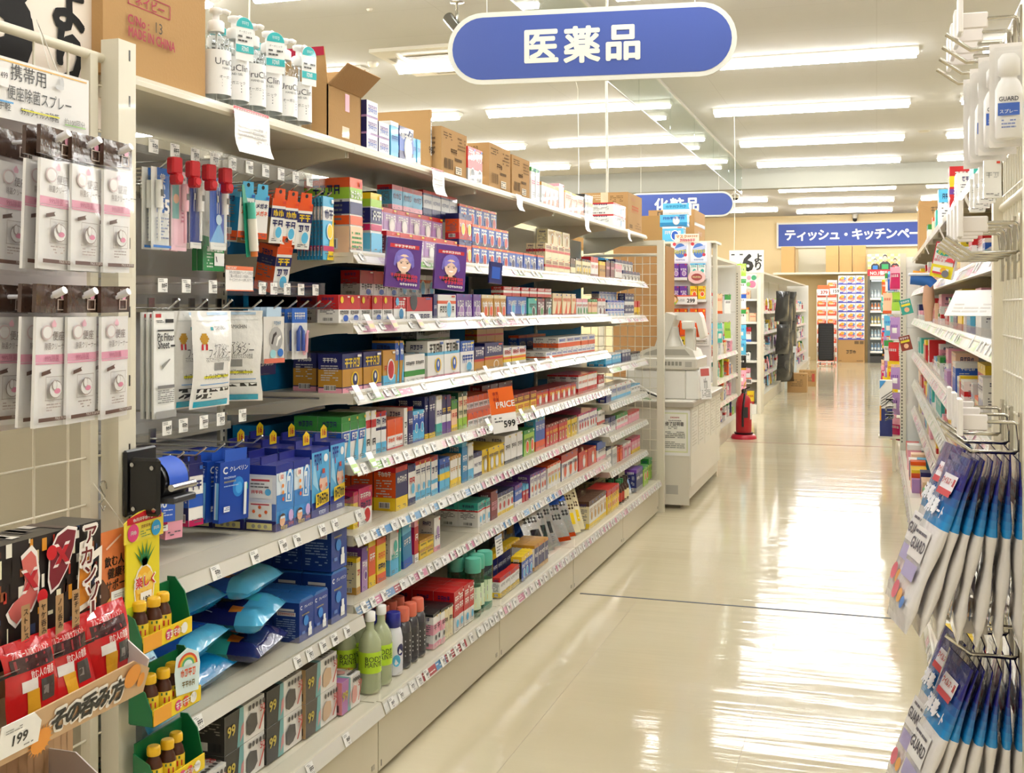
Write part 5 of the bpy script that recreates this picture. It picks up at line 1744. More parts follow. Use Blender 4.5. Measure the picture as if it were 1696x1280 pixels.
def green_pack():
 mb = MB().box(-0.015, 0, -0.05, 0.05, -0.245, 0.0, 'F1F0EC', 'print')
 p_ = face_front(mb, 0.1, 0.245, 0.0003, -0.245)
 p_.poly([(0, 0), (1, 0), (1, 0.27), (0.8, 0.27), (0.5, 0.33), (0.25, 0.37), (0, 0.38)], '16853F'); p_.text('基礎体温表', 0.55, 0.24, 0.014, 'F2F4EE', 0.02, wmax=0.85); p_.ticks(0.15, 0.03, 0.45, 0.2, 5, 'D5E5D5'); p_.rect(0.5, 0.06, 0.98, 0.2, 'F2F2EE'); p_.poly([(0.56, 0.16), (0.6, 0.16), (0.64, 0.1), (0.6, 0.1)], 'K'); p_.word(0.2, 0.5, 0.8, 0.54, 'E3A5A8', 7)
 s = face_near(mb, 0.015, 0.245, -0.05, z=-0.245); s.rect(0, 0, 1, 0.38, '0E6B33')
 return mb.mesh('green_pack')
hang('thermometer_pack', green_pack(), 'white hanging pack with green foot and wavy edge', 'thermometer', 1, 4, x=HX - 0.05, dy=-0.04, copies=2, step=0.018)

# red security locks on the first four hooks
mb = MB().rbox(-0.014, 0.012, -0.016, 0.016, -0.03, 0.012, 0.004, 'B81420', 'plastic').rbox(-0.01, 0.02, -0.011, 0.011, -0.055, -0.028, 0.004, 'B81420', 'plastic')
mb.tube([(0.018, 0, -0.04), (0.0215, 0, -0.04)], 0.009, 'D0303A', 'plastic', 12)
lockm = mb.mesh('hook_lock')
for i in range(4):
 o = obj('hook_lock', lockm, None, (HX + 0.012, HY[1][i] + 0.0, ROWZ[1] + 0.012), (0, 0, -0.3))
 good(o, 'red plastic security lock on a hook tip', 'hook lock', 'near bay, ' + RN[1], HY[1][i])

# eyeglass cleaner boxes and sheet packs
mg = carton_mesh('W tS12 hN75 hO58 bO14 zU', 0.055, 0.125, 0.085, 201, 'メガネ', tab=0.03)
for i, n in ((5, 2), (6, 2)):
 hang('cleaner_box', mg, 'blue-sided lens cleaner box with hanging tab', 'lens cleaner', 1, i, dz=-0.148, rot=(0, 0.10, -0.25), copies=n, step=0.1)
mg2 = carton_mesh('W tO16 mN58-78 hY68 hN45 oS25 zn', 0.055, 0.13, 0.075, 202, tab=0.03)
for i, n in ((7, 1), (8, 2)):
 hang('cleaner_box', mg2, 'orange-topped lens cloth box', 'lens cleaner', 1, i, dz=-0.155, rot=(0, 0.14, -0.25), copies=n, step=0.09)
mg2b = carton_mesh('W tO16 mN58-78 hY68 hN45 oS25 zO', 0.06, 0.14, 0.08, 203, tab=0.032)
hang('cleaner_box', mg2b, 'orange lens cloth box with white front', 'lens cleaner', 1, 9, dz=-0.165, rot=(0, 0.14, -0.3), copies=2, step=0.095)
o = obj('cleaner_box', mg2b, None, (HX - 0.06, HY[1][8], ROWZ[1] - 0.30), (0, 0.2, -0.3))
good(o, 'orange lens cloth box hanging lowest', 'lens cleaner', 'near bay, ' + RN[1], HY[1][8])
sheet = carton_mesh('S tS22 mW62-84 dY oY45 hN72 mM14-22 zU', 0.072, 0.20, 0.006, 204)
for k in range(8):
 o = obj('sheet_pack', sheet, None, (HX - 0.012 - k * 0.012, HY[1][11] - 0.037, ROWZ[1] - 0.192))
 good(o, 'light blue foot sheet pack with white chevron', 'sheet pack', 'near bay, ' + RN[1], HY[1][11], 0, k)
# pale pen roll hanging alone
t = bpy.data.objects.new('roll_on_pack', None)
COL.objects.link(t)
t.location = (HX - 0.02, HY[1][5] - 0.01, ROWZ[1] - 0.002)
t.rotation_euler = (0.12, 0, 0)
obj('card', MB().box(-0.002, 0, -0.02, 0.018, -0.2, 0, '1E9A7A', 'print'), t)
obj('contents', MB().tube([(0.012, 0, -0.05), (0.012, 0, -0.095)], 0.012, '57C0A8', 'plastic', 12).tube([(0.012, 0, -0.0955), (0.012, 0, -0.185)], 0.013, 'E9E4D6', 'print', 12).tube([(0.012, 0, -0.1855), (0.012, 0, -0.2)], 0.010, 'E07A3A', 'plastic', 12), t, label='teal-capped white stick')
good(t, 'teal-carded roll-on stick', 'stick', 'near bay, ' + RN[1], HY[1][5])

# middle row: filter sheets, mask pouches, hair bands
mb = MB().box(-0.006, 0, -0.042, 0.042, -0.26, 0, 'EFEFEB', 'print')
p_ = face_front(mb, 0.084, 0.26, 0.0003, -0.26)
p_.rect(0.08, 0.95, 0.35, 0.985, 'C8202C'); p_.rect(0.55, 0.9, 0.95, 0.935, '2A2A2A'); p_.ticks(0.1, 0.9, 0.5, 0.93, 2, '555555'); p_.rect(0.15, 0.82, 0.95, 0.835, '222222'); p_.text('Pit Filter', 0.15, 0.765, 0.021, '2C2C2E', 0.012, align='l', wmax=0.8); p_.text('Sheet', 0.15, 0.695, 0.021, '2C2C2E', 0.012, align='l', wmax=0.55); p_.rect(0.75, 0.672, 0.97, 0.69, '222222')
p_.poly([(0.3, 0.5), (0.34, 0.46), (0.72, 0.55), (0.7, 0.56)], '8A8A86'); p_.rect(0.1, 0.28, 0.92, 0.31, '777777'); p_.ticks(0.1, 0.14, 0.9, 0.27, 7, '777777'); p_.rect(0, 0, 1, 0.07, '9A9A98')
hang('filter_pack', mb.mesh('filter_pack'), 'slim white filter sheet pack with black English lettering', 'filter pack', 2, 0, dz=-0.01, dy=-0.02, copies=3, step=0.016)

def mask_paint(blot, ink):
 blot(0.06, 0.015, 0.94, 0.075, '23A6C4', 6, 2); blot(0.08, 0.08, 0.92, 0.20, 'E9E9E6', 6, 3); blot(0.1, 0.165, 0.92, 0.205, '20242A', 6, 1); blot(0.1, 0.10, 0.45, 0.15, '3A3A3E', 3, 1)
 blot(0.15, 0.24, 0.9, 0.25, '7FA9D8', 4, 1); blot(0.2, 0.31, 0.85, 0.335, 'E6DF3A', 4, 1); ink('ナノフィルタが二つ99%カット', 0.53, 0.325, 0.016, '3A3A30', 0.62, 0.0)
 blot(0.44, 0.385, 0.68, 0.465, '8F8F8C', 2, 2); blot(0.455, 0.392, 0.665, 0.458, 'DDDAD2', 2, 2)
 ink('マスクにセットするだけでマスクの性能', 0.54, 0.50, 0.013, '3A3A3A', 0.62, 0.0); ink('フィルタシー', 0.58, 0.565, 0.024, '4A4A4C', 0.58, 0.008); ink('ヤマシン・', 0.6, 0.63, 0.017, '5A5A5C', 0.4, 0.0)
 for r_, c_ in ((0.062, 'B8862A'), (0.045, 'D8AE4E')):
  pass
 for j in range(5):
  a = j / 5 * 1.0
  blot(0.12 + 0.02 * abs(j - 2), 0.66 + j * 0.022, 0.30 - 0.02 * abs(j - 2), 0.682 + j * 0.022, 'C0902F', 2, 1)
 blot(0.15, 0.60, 0.19, 0.66, 'C4303A', 1, 2); blot(0.23, 0.60, 0.27, 0.66, 'C4303A', 1, 2)
 blot(0.36, 0.80, 0.42, 0.835, '2F9FA8', 1, 1); ink('YAMASHIN', 0.6, 0.825, 0.013, '555555', 0.3, 0.01); blot(0.08, 0.895, 0.94, 0.903, 'D5D5D0', 6, 1); blot(0.35, 0.955, 0.9, 0.985, 'B9D4EC', 3, 1)
for k in range(2):
 CM[('mask', k)] = pillow(0.175, 0.255, 0.03, 'W', 300 + k, 'film', painter=mask_paint).mesh('mask_pouch')
for k in range(3):
 o = obj('mask_pouch', CM[('mask', k % 2)], None, (HX - 0.035 - k * 0.05, HY[2][2] - 0.05 - 0.01 * k, ROWZ[2] - 0.262), (0, 0.02, -0.05))
 good(o, 'white zip pouch with gold medal', 'pouch', 'near bay, ' + RN[2], HY[2][2], 0, k)
for k in range(2):
 o = obj('mask_pouch', CM[('mask', k % 2)], None, (HX - 0.09 - k * 0.085, HY[2][3] - 0.012, ROWZ[2] - 0.262), (0, 0.0, -1.0))
 good(o, 'white zip pouch turned almost edge-on', 'pouch', 'near bay, ' + RN[2], HY[2][3], 0, k)
mb = MB().box(-0.012, 0, -0.042, 0.042, -0.155, -0.02, 'D9D5CE', 'print').box(-0.002, 0, -0.03, 0.03, -0.0199, 0.008, 'B9D3E8', 'print')
p_ = face_front(mb, 0.084, 0.135, 0.0003, -0.155)
p_.disc(0.58, 0.52, 0.028, 'A9A7A4', 0.036); p_.poly([(0.35, 0.42), (0.45, 0.62), (0.6, 0.68), (0.62, 0.62), (0.5, 0.55), (0.42, 0.40)], '3A3230'); p_.poly([(0.58, 0.38), (0.66, 0.55), (0.8, 0.6), (0.82, 0.55), (0.7, 0.48), (0.63, 0.36)], 'F0EEE8'); p_.rect(0, 0, 1, 0.1, 'D5705A'); p_.disc(0.42, 0.2, 0.012, '9CCFD6'); p_.disc(0.78, 0.22, 0.012, '2F6FC0'); p_.word(0.45, 0.82, 0.8, 0.9, '6F8FA8', 4)
s = face_near(mb, 0.012, 0.135, -0.042, z=-0.155); s.word(0.3, 0.05, 0.7, 0.85, '777777', 1)
bandm = mb.mesh('hair_band_box')
hang('hair_band_box', bandm, 'grey hair band box with coral foot', 'hair band', 2, 4, dz=-0.005, rot=(0, 0.0, -0.25), copies=4, step=0.02)
def hb(c1, c2):
 def f():
  t = bpy.data.objects.new('hair_band_pack', None)
  COL.objects.link(t)
  mb = MB().box(-0.002, 0, -0.035, 0.035, -0.045, 0.0, '2F63B8', 'print').box(-0.002, 0, -0.035, 0.035, -0.155, -0.0451, 'E9E7E4', 'print')
  p_ = face_front(mb, 0.07, 0.045, 0.0003, -0.045); p_.word(0.15, 0.25, 0.85, 0.7, 'W', 5)
  p_ = face_front(mb, 0.07, 0.11, 0.0003, -0.155); p_.disc(0.3, 0.3, 0.015, 'F4F4F4'); p_.disc(0.8, 0.18, 0.009, 'E8B0B8'); p_.disc(0.85, 0.4, 0.007, 'F0DCA0')
  obj('card', mb, t)
  m2 = MB()
  m2.tube([(0.01, -0.018, -0.13), (0.01, -0.018, -0.07), (0.01, -0.008, -0.058), (0.01, 0.004, -0.07), (0.01, 0.004, -0.13)], 0.006, c1, 'plastic', 8)
  m2.tube([(0.01, 0.018, -0.135), (0.01, 0.022, -0.08), (0.01, 0.028, -0.07)], 0.005, c2, 'plastic', 8)
  obj('contents', m2, t, label='blue and pink loops')
  obj('sleeve', MB().rbox(0.0005, 0.018, -0.035, 0.035, -0.155, -0.046, 0.005, (1, 1, 1, 1), 'clear'), t)
  return t
 return f
hang_tree(hb('2A4FA8', 'E9A5B5'), 'blue and pink hair band pack in a clear sleeve', 'hair band', 2, 6, rot=(0, 0, -0.2), copies=4, step=0.024)
nb = carton_mesh('N tN20 hW70 bN20 zN', 0.19, 0.05, 0.04, 205)
o = obj('hanging_box', nb, None, (HX - 0.14, 3.02, ROWZ[2] - 0.205), (0, 0.1, 0))
good(o, 'long navy box behind the hair bands', 'box', 'near bay, ' + RN[2], 3.0)
# discount notice on the middle price strip
mb = MB().box(-0.001, 0, -0.07, 0.07, 0, 0.068, 'F4F2EE', 'print')
p_ = face_front(mb, 0.14, 0.068, 0.0003)
p_.rect(0, 0.84, 1, 1, 'E8703A'); p_.text('DISCOUNT', 0.2, 0.91, 0.007, 'F6EDE4', 0.015); p_.rect(0, 0, 1, 0.04, 'E8703A')
for k, s_ in enumerate(('赤色の防犯器具がついている商品を', 'ご購入の際はお近くの係員もしくは', 'サービスカウンターへお申し付け下さい')):
 p_.text(s_, 0.53, 0.74 - k * 0.15, 0.0088, '3A3A3A', 0.0, wmax=0.88)
one('discount_notice', mb, 'white notice with orange borders standing on the middle price strip', 'notice', (-1.664, Yat(397, -1.664), 1.525))

# lower row: deodoriser packs
pk = carton_mesh('M tp15 hW60 mp30-45 bW10 zM', 0.05, 0.15, 0.03, 210, tab=0.02)
hang('deodoriser_pack', pk, 'magenta deodoriser pack', 'deodoriser', 3, 0, dz=-0.168, rot=(0, 0, -0.2), copies=3, step=0.04)
pk2 = carton_mesh('p tM10 mk25-70 hM85 zp', 0.05, 0.175, 0.035, 211, tab=0.02)
hang('deodoriser_pack', pk2, 'pink deodoriser box with grey slot', 'deodoriser', 3, 1, dz=-0.195, rot=(0, 0.05, -0.35), copies=1)
pk3 = carton_mesh('W tN20 mB30-50 hN65 bM10 zN', 0.05, 0.16, 0.03, 212, tab=0.02)
hang('deodoriser_pack', pk3, 'white deodoriser pack with navy top', 'deodoriser', 3, 2, dz=-0.18, rot=(0, 0.0, -0.2), copies=2, step=0.04)
def clev():
 w_, h, d = 0.115, 0.165, 0.022
 mb = MB().box(-d, 0, -w_ / 2, w_ / 2, 0, h, '1746A8', 'print')
 p_ = face_front(mb, w_, h)
 p_.disc(0.62, 0.56, 0.022, '2F86D8', 0.028); p_.disc(0.64, 0.54, 0.013, '49A6EA', 0.016)
 p_.text('C', 0.16, 0.86, 0.019, 'F2F4F8', 0.03); p_.text('クレベリン', 0.6, 0.87, 0.014, 'F2F4F8', 0.012, wmax=0.6); p_.word(0.1, 0.72, 0.5, 0.755, 'C9D8F0', 6); p_.word(0.1, 0.655, 0.5, 0.685, 'C9B84A', 7); p_.ticks(0.1, 0.58, 0.6, 0.62, 1, '9FB8E0')
 p_.rect(0.78, 0.08, 0.87, 0.62, 'EDF2F6'); p_.rect(0.87, 0.5, 0.9, 0.6, '3FAF9A'); p_.rect(0.1, 0.18, 0.3, 0.27, 'F0F2F6'); p_.ticks(0.12, 0.2, 0.28, 0.26, 2, '5A6FA8')
 s = face_near(mb, d, h, -w_ / 2); s.rect(0.25, 0.06, 0.85, 0.66, '7FC3E8'); s.rect(0.25, 0.06, 0.5, 0.66, 'D9E6F0'); s.text('C', 0.5, 0.9, 0.01, 'W', 0.02); s.word(0.38, 0.68, 0.68, 0.86, 'C9D8F0', 1)
 mb.box(-0.003, -0.001, -0.04, 0.045, h, h + 0.032, '2A5AC0', 'print')
 return mb.mesh('air_purifier_box')
cm = clev()
for k, (i, dy) in enumerate(((3, 0.015), (2, 0.06), (4, 0.02))):
 pass
hang('air_purifier_box', cm, 'blue air purifier stick box with white C', 'air purifier', 3, 4, dz=-0.2, rot=(0, 0.04, -0.2), copies=3, step=0.04)
hang('air_purifier_box', cm, 'blue air purifier stick box set farther back', 'air purifier', 3, 3, x=HX - 0.11, dz=-0.2, rot=(0, 0.04, -0.2), copies=2, step=0.05)

# cooling gel boxes on the deep shelf
ZA = 0.8505
def cool(w_, h, d, kind):
 mb = MB().box(-d, 0, -w_ / 2, w_ / 2, 0, h, '1C2F8C', 'print', cols=[None, '2B2F7C', 'E4E8F0', None, None, None])
 p_ = face_front(mb, w_, h)
 if kind == 0:
  p_.rect(0, 0.12, 1, 0.88, '4E9CDC'); p_.rect(0, 0.55, 0.55, 0.88, 'D9E8F4'); p_.rect(0, 0.3, 1, 0.55, '3F86D0')
  p_.poly([(0.5, 0.42), (0.58, 0.8), (0.7, 0.9), (0.84, 0.9), (0.92, 0.8), (0.86, 0.4)], 'E9F2FA'); p_.poly([(0.56, 0.44), (0.63, 0.78), (0.72, 0.85), (0.82, 0.85), (0.87, 0.78), (0.81, 0.42)], '4A90D6')
  p_.word(0.6, 0.45, 0.8, 0.8, 'E9F2FA', 1); p_.disc(0.22, 0.82, w_ * 0.14, 'F0EFEA', h * 0.07); p_.text('10', 0.27, 0.82, h * 0.07, 'D8402A', 0.02); p_.disc(0.3, 0.68, w_ * 0.06, 'E8862A'); p_.disc(0.3, 0.58, w_ * 0.06, 'E8862A'); p_.disc(0.3, 0.48, w_ * 0.06, 'E0542A')
  p_.disc(0.24, 0.16, w_ * 0.16, 'E8B088', h * 0.09); p_.disc(0.24, 0.215, w_ * 0.16, '4A2E22', h * 0.05, a0=0, a1=math.pi); p_.rect(0.12, 0.19, 0.36, 0.225, 'DCEBF6')
  p_.disc(0.72, 0.2, w_ * 0.14, 'C6A8D8', h * 0.09); p_.word(0.1, 0.02, 0.5, 0.075, 'F0D020', 4); p_.word(0.55, 0.05, 0.85, 0.1, 'D8402A', 3)
 else:
  p_.rect(0, 0.22, 1, 0.95, '58AEE0'); p_.poly([(0.05, 0.5), (0.4, 0.36), (0.1, 0.9)], '9CD2F0')
  p_.word(0.1, 0.76, 0.55, 0.92, '1E2E8C', 3); p_.rect(0.28, 0.68, 0.33, 0.76, 'C0306A'); p_.disc(0.78, 0.84, w_ * 0.12, 'F4F6F8', h * 0.06)
  p_.disc(0.62, 0.48, w_ * 0.24, 'E8C0A8', h * 0.13); p_.rect(0.48, 0.55, 0.76, 0.64, '5A9AD8'); p_.rect(0.55, 0.62, 0.7, 0.69, 'C84A3A'); p_.disc(0.46, 0.44, w_ * 0.06, 'E07A60'); p_.disc(0.78, 0.44, w_ * 0.06, 'E07A60')
  p_.poly([(0.15, 0.14), (0.9, 0.18), (0.9, 0.38), (0.15, 0.34)], 'F0CC1C'); p_.word(0.2, 0.18, 0.85, 0.33, '1A1A20', 5); p_.word(0.3, 0.03, 0.7, 0.09, 'D9E4F4', 5)
 s = face_near(mb, d, h, -w_ / 2)
 s.rect(0, 0.86, 1, 1, '1C2F8C'); s.rect(0, 0, 1, 0.16, '20206C'); s.rect(0, 0.16, 1, 0.42, '4A6FB8'); s.rect(0.1, 0.5, 0.88, 0.82, 'F0F0EE'); s.rect(0.2, 0.76, 0.8, 0.79, 'C8444A'); s.ticks(0.18, 0.65, 0.8, 0.74, 2, '777777'); s.disc(0.75, 0.6, d * 0.1, '5AB0E0'); s.word(0.2, 0.57, 0.58, 0.62, 'C84A4A', 3)
 s.rect(0.1, 0.18, 0.88, 0.44, 'EFEDE6'); s.rect(0.2, 0.4, 0.8, 0.42, 'C8444A'); [s.disc(a, b_, d * 0.05, 'D8602E') for a, b_ in ((0.5, 0.24), (0.3, 0.3), (0.7, 0.3), (0.5, 0.37))]
 s.rect(0.08, 0.03, 0.9, 0.13, 'D8CF8A'); [s.disc(a, 0.08, d * 0.06, '9A9486') for a in (0.3, 0.5, 0.7)]
 mb.box(-d * 0.55, -d * 0.5, -w_ / 2 + 0.004, w_ / 2 - 0.004, h, h + 0.022, '2A2E84', 'print')
 if kind:
  mb.prism([(-0.02, 0), (0.02, 0), (0.02, 0.03), (0.0, 0.042), (-0.02, 0.03)], (-d * 0.5 + 0.001, 0.01, h + 0.005), (0, 1, 0), (0, 0, 1), (1, 0, 0), 0.001, 'F0CC1C', 'print')
  f = Pr(mb, (-d * 0.5 + 0.0022, -0.01, h + 0.005), (0, 1, 0), (0, 0, 1), (1, 0, 0), 0.04, 0.04); f.text('16', 0.5, 0.45, 0.02, 'C8202C', 0.02)
 return mb.mesh('cooling_gel_box')
xg = -1.60
y0, y1 = Yat(457, xg), Yat(514, xg)
wc = (y1 - y0) / 2
mc = cool(wc - 0.004, 0.185, 0.098, 0)
for i in range(2):
 for r_ in range(4):
  o = obj('cooling_gel_box', mc, None, (xg - r_ * 0.1015, y0 + wc * (i + 0.5), ZA))
  good(o, 'blue and white forehead cooling sheet box', 'cooling sheets', 'near bay deep shelf', y0 + wc * i, 0, r_)
for i, (u0, u1) in enumerate(((516, 545), (547, 571))):
 a, b_ = Yat(u0, xg), Yat(u1, xg)
 mc2 = cool(b_ - a - 0.003, 0.205 + 0.01 * i, 0.11, 1)
 for r_ in range(3):
  o = obj('cooling_gel_box', mc2, None, (xg - r_ * 0.1135, (a + b_) / 2, ZA))
  good(o, 'navy cooling sheet box with yellow label', 'cooling sheets', 'near bay deep shelf', a, 0, r_)
# two hanging shelf cards
for i, (u, c_, tx) in enumerate(((268, '2F5FC8', '60'), (277, 'C83A5A', '50'))):
 mb = MB().box(-0.001, 0, -0.035, 0.035, 0, 0.09, c_, 'print')
 p_ = face_front(mb, 0.07, 0.09, 0.0003)
 p_.text(tx, 0.5, 0.5, 0.02, 'E9F0FA', 0.02); p_.ticks(0.1, 0.15, 0.9, 0.35, 3, 'C9D6F0'); p_.word(0.1, 0.78, 0.9, 0.92, 'E9F0FA', 6)
 one('hanging_card', mb, '%s card with number %s hanging beside the belt barrier' % ('blue' if i == 0 else 'pink', tx), 'card', (-1.66 - 0.05 * i, Yat(u, -1.66 - 0.05 * i), 0.955 if i == 0 else 0.97), (0, 0, -0.5))

# blue purifier boxes and ice pillows on the lower deep shelf
ZC = 0.5105
def pur(w_, h, d):
 mb = MB().box(-d, 0, -w_ / 2, w_ / 2, 0, h, '1B3F94', 'print', cols=[None, '2F6FB8', '173884', None, None, None])
 p_ = face_front(mb, w_, h)
 p_.text('C', 0.12, 0.86, h * 0.1, 'F2F4F8', 0.03); p_.text('クレベリン', 0.6, 0.86, h * 0.08, 'F2F4F8', 0.012, wmax=0.66); p_.disc(0.42, 0.5, w_ * 0.17, '2F86D8'); p_.rect(0.55, 0.08, 0.8, 0.28, 'F2F4F4'); p_.rect(0.6, 0.28, 0.75, 0.42, 'F2F4F4'); p_.word(0.1, 0.66, 0.6, 0.7, 'C9B84A', 6); p_.rect(0.1, 0.2, 0.3, 0.27, '5A7FC8')
 s = face_near(mb, d, h, -w_ / 2)
 s.rect(0.2, 0.78, 0.8, 0.84, 'E9E4E0'); s.rect(0.14, 0.66, 0.86, 0.76, 'E0DCDA'); s.word(0.18, 0.68, 0.82, 0.74, 'B84A4A', 9); s.ticks(0.12, 0.1, 0.88, 0.6, 9, '8FA4D0')
 mb.prism([(-w_ / 2, 0), (w_ / 2, 0), (w_ / 2 * 0.7, 0.008), (-w_ / 2 * 0.7, 0.008)], (-d, 0, h), (0, 1, 0), (0, 0, 1), (1, 0, 0), d, '2F6FB8', 'print')
 return mb.mesh('purifier_carton')
ps = pur(0.088, 0.115, 0.084)
for r_ in range(5):
 for i in range(2):
  o = obj('purifier_carton', ps, None, (-1.585 - r_ * 0.087, 2.955 + i * 0.0905, ZC))
  good(o, 'small dark blue purifier carton with white C', 'air purifier', 'near bay lower deep shelf', 2.9 + i * 0.09, 0, r_)
pb_ = pur(0.105, 0.15, 0.1)
for r_ in range(3):
 for t_ in range(2):
  o = obj('purifier_carton', pb_, None, (-1.585 - r_ * 0.103, 3.165, ZC + t_ * 0.1605))
  good(o, 'tall dark blue purifier carton with white C', 'air purifier', 'near bay lower deep shelf', 3.16, t_, r_)
def ice(seed, ds, w_, h, th_, paint):
 return pillow(w_, h, th_, ds, seed, 'film', nx=16, nz=22, painter=paint, pw=(7, 9)).mesh('ice_pillow_bag')
def ip1(blot, ink):
 blot(0.55, 0.15, 0.72, 0.8, '4FBFC8', 5, 8); ink('アイスノン', 0.34, 0.5, 0.055, 'E9F0FA', 0.5, 0.02); blot(0.12, 0.2, 0.28, 0.3, 'E8862A', 3, 3); ink('10', 0.62, 0.55, 0.05, 'E8B02A', 0.2, 0.03)
def ip2(blot, ink):
 blot(0.2, 0.35, 0.55, 0.45, 'D88A3A', 6, 3); blot(0.3, 0.6, 0.7, 0.68, 'D89AB0', 6, 3); ink('17cm', 0.5, 0.22, 0.03, '2A3A6A', 0.4, 0.0)
for k, (x, y, z, rz, kind, ds, lb) in enumerate((
  (-1.58, 2.765, 0.0, 0.18, 1, 'T tB30 bN25', 'turquoise ice pillow bag at the far foot of the pile'),
  (-1.585, 2.475, 0.0, 0.1, 2, 'S tW30 bU20', 'white and sky blue ice pillow bag at the near foot of the pile'),
  (-1.59, 2.47, 0.085, 0.2, 2, 'B tN30 bS15', 'dark blue bag with rolled end, second up in the pile'),
  (-1.62, 2.48, 0.17, 0.05, 2, 'W tS30 bU25', 'white and orange ice pillow bag, third up in the pile'),
  (-1.58, 2.765, 0.085, 0.25, 1, 'N tB20 bS22', 'navy and turquoise ice pillow bag under the top one'),
  (-1.60, 2.755, 0.17, 0.12, 1, 'B tN20 bS20', 'navy ice pillow bag with yellow number on top of the pile'))):
 me = ice(400 + k, ds, 0.255, 0.34, 0.066, ip1 if kind == 1 else ip2)
 o = one('ice_pillow_bag', me, lb, 'ice pillow', None, None, 'ice pillow bags on the lower deep shelf')
 o.location = (x, y, ZC + z + 0.044)
 o.rotation_euler = (0.0, -math.pi / 2, rz)
o = one('ice_pillow_bag', ice(410, 'S', 0.16, 0.26, 0.035, lambda blot, ink: (blot(0.1, 0.1, 0.9, 0.9, '9CD2EE', 5, 5), ink('アイス', 0.5, 0.5, 0.04, '2F3F7F', 0.7, 0.02), ink('22', 0.4, 0.7, 0.025, '3A4A6A', 0.4, 0.0))), 'pale blue bag leaning out over the lower deep shelf front', 'ice pillow', (-1.56, 2.235, ZC + 0.012), (0, -0.55, 0.1))

# mask cartons on the bottom shelf
def maskbox(w_, h, d, tone):
 mb = MB().box(-d, 0, -w_ / 2, w_ / 2, 0, h, 'E6E3DC', 'print', cols=[None, None, '3A3732' if tone == 0 else 'B08F62' if tone == 1 else 'D8808A', None, None, None])
 dk = {0: '2E2C2A', 1: '4A4238', 2: 'B070A8'}[tone]
 mk = {0: '4A4642', 1: 'C9AA8A', 2: 'D89A90'}[tone]
 for p_ in (face_front(mb, w_, h), Pr(mb, (-d, -w_ / 2, h), (0, 1, 0), (1, 0, 0), (0, 0, 1), w_, d)):
  p_.rect(0, 0.0, 0.46, 1, dk); p_.poly([(0.3, 0), (0.46, 0), (0.46, 1), (0.36, 1)], '6FA8A8'); p_.poly([(0.36, 0.1), (0.46, 0.3), (0.46, 0.6), (0.4, 0.5)], 'C98A8A')
  p_.text('99', 0.15, 0.55, min(0.028, p_.h * 0.35), 'C9B44A', 0.02)
  p_.poly([(0.52, 0.2), (0.6, 0.12), (0.72, 0.16), (0.8, 0.3), (0.78, 0.62), (0.62, 0.7), (0.52, 0.55)], mk)
  for k in range(5):
   p_.disc(0.6 + 0.085 * k, 0.86, 0.006, '4A4642', 0.0075)
  p_.poly([(0.8, 0.15), (0.84, 0.15), (0.98, 0.6), (0.94, 0.6)], 'C0443A'); p_.text('50', 0.9, 0.7, min(0.018, p_.h * 0.2), 'B83A34', 0.02)
 s = face_near(mb, d, h, -w_ / 2); s.ticks(0.12, 0.5, 0.88, 0.9, 6, 'A09A8C'); s.rect(0.15, 0.08, 0.5, 0.3, 'E0DDD6'); s.bars(0.55, 0.08, 0.9, 0.3, 'K')
 return mb.mesh('mask_carton')
mbx = [maskbox(0.195, 0.098, 0.098, k) for k in range(3)]
for y, tn, tiers, rr, xx in ((2.38, 0, 1, 4, -1.555), (2.60, 0, 2, 4, -1.575), (2.80, 0, 2, 4, -1.57), (3.00, 1, 2, 4, -1.56)):
 for r_ in range(rr):
  for t_ in range(tiers):
   o = obj('mask_carton', mbx[tn], None, (xx - r_ * 0.1015, y, ZB + t_ * 0.0995))
   good(o, '%s mask carton' % ('black and white' if tn == 0 else 'beige and white'), 'mask box', 'near bay bottom shelf', y, t_, r_)
mpk = maskbox(0.125, 0.098, 0.098, 2)
for t_ in range(1):
 for r_ in range(2):
  o = obj('mask_carton', mpk, None, (-1.545 - r_ * 0.1005, 3.166, ZB + t_ * 0.0985))
  good(o, 'pink mask carton with peach mask picture', 'mask box', 'near bay bottom shelf', 3.25, t_, r_)

# ================================================================= the near wire panel: what hangs on it
PX = -1.588                       # just in front of the grid
# big price poster behind the grid
pyr = Yat(175, -1.66)
t = thing('price_poster', 'large white price poster with heavy black characters behind the wire panel', 'poster', (-1.66, pyr, 1.88))
mb = MB().box(-0.006, 0, -0.85, 0, 0, 0.50, 'F3E7DA', 'matte')
obj('board', mb, t)
mb = MB()
p_ = face_front(mb, 0.85, 0.50, 0.0006, y=-0.85, mat='matte')
fy = lambda u: 1 - (pyr - Yat(u, -1.66)) / 0.85
p_.text('8', fy(-8), 0.44, 0.30, '1C1A1A', 0.05); p_.text('よ', fy(113), (Zat(10, -1.66, Yat(113, -1.66)) - 1.88) / 0.5, 0.115, '1C1A1A', 0.04); p_.text('り', fy(114), (Zat(95, -1.66, Yat(114, -1.66)) - 1.88) / 0.5, 0.115, '1C1A1A', 0.04)
obj('lettering', mb, t)
# pinkish backing board on the grid
one('backing_board', MB().box(-0.003, 0, -0.6, 0.0, 0, 0.68, 'DCD3D0', 'satin'), 'pale pinkish plastic board tied to the wire panel behind the toilet seat sprays', 'board', (PX + 0.004, Yat(141, PX), Zat(694, PX, Yat(141, PX))))
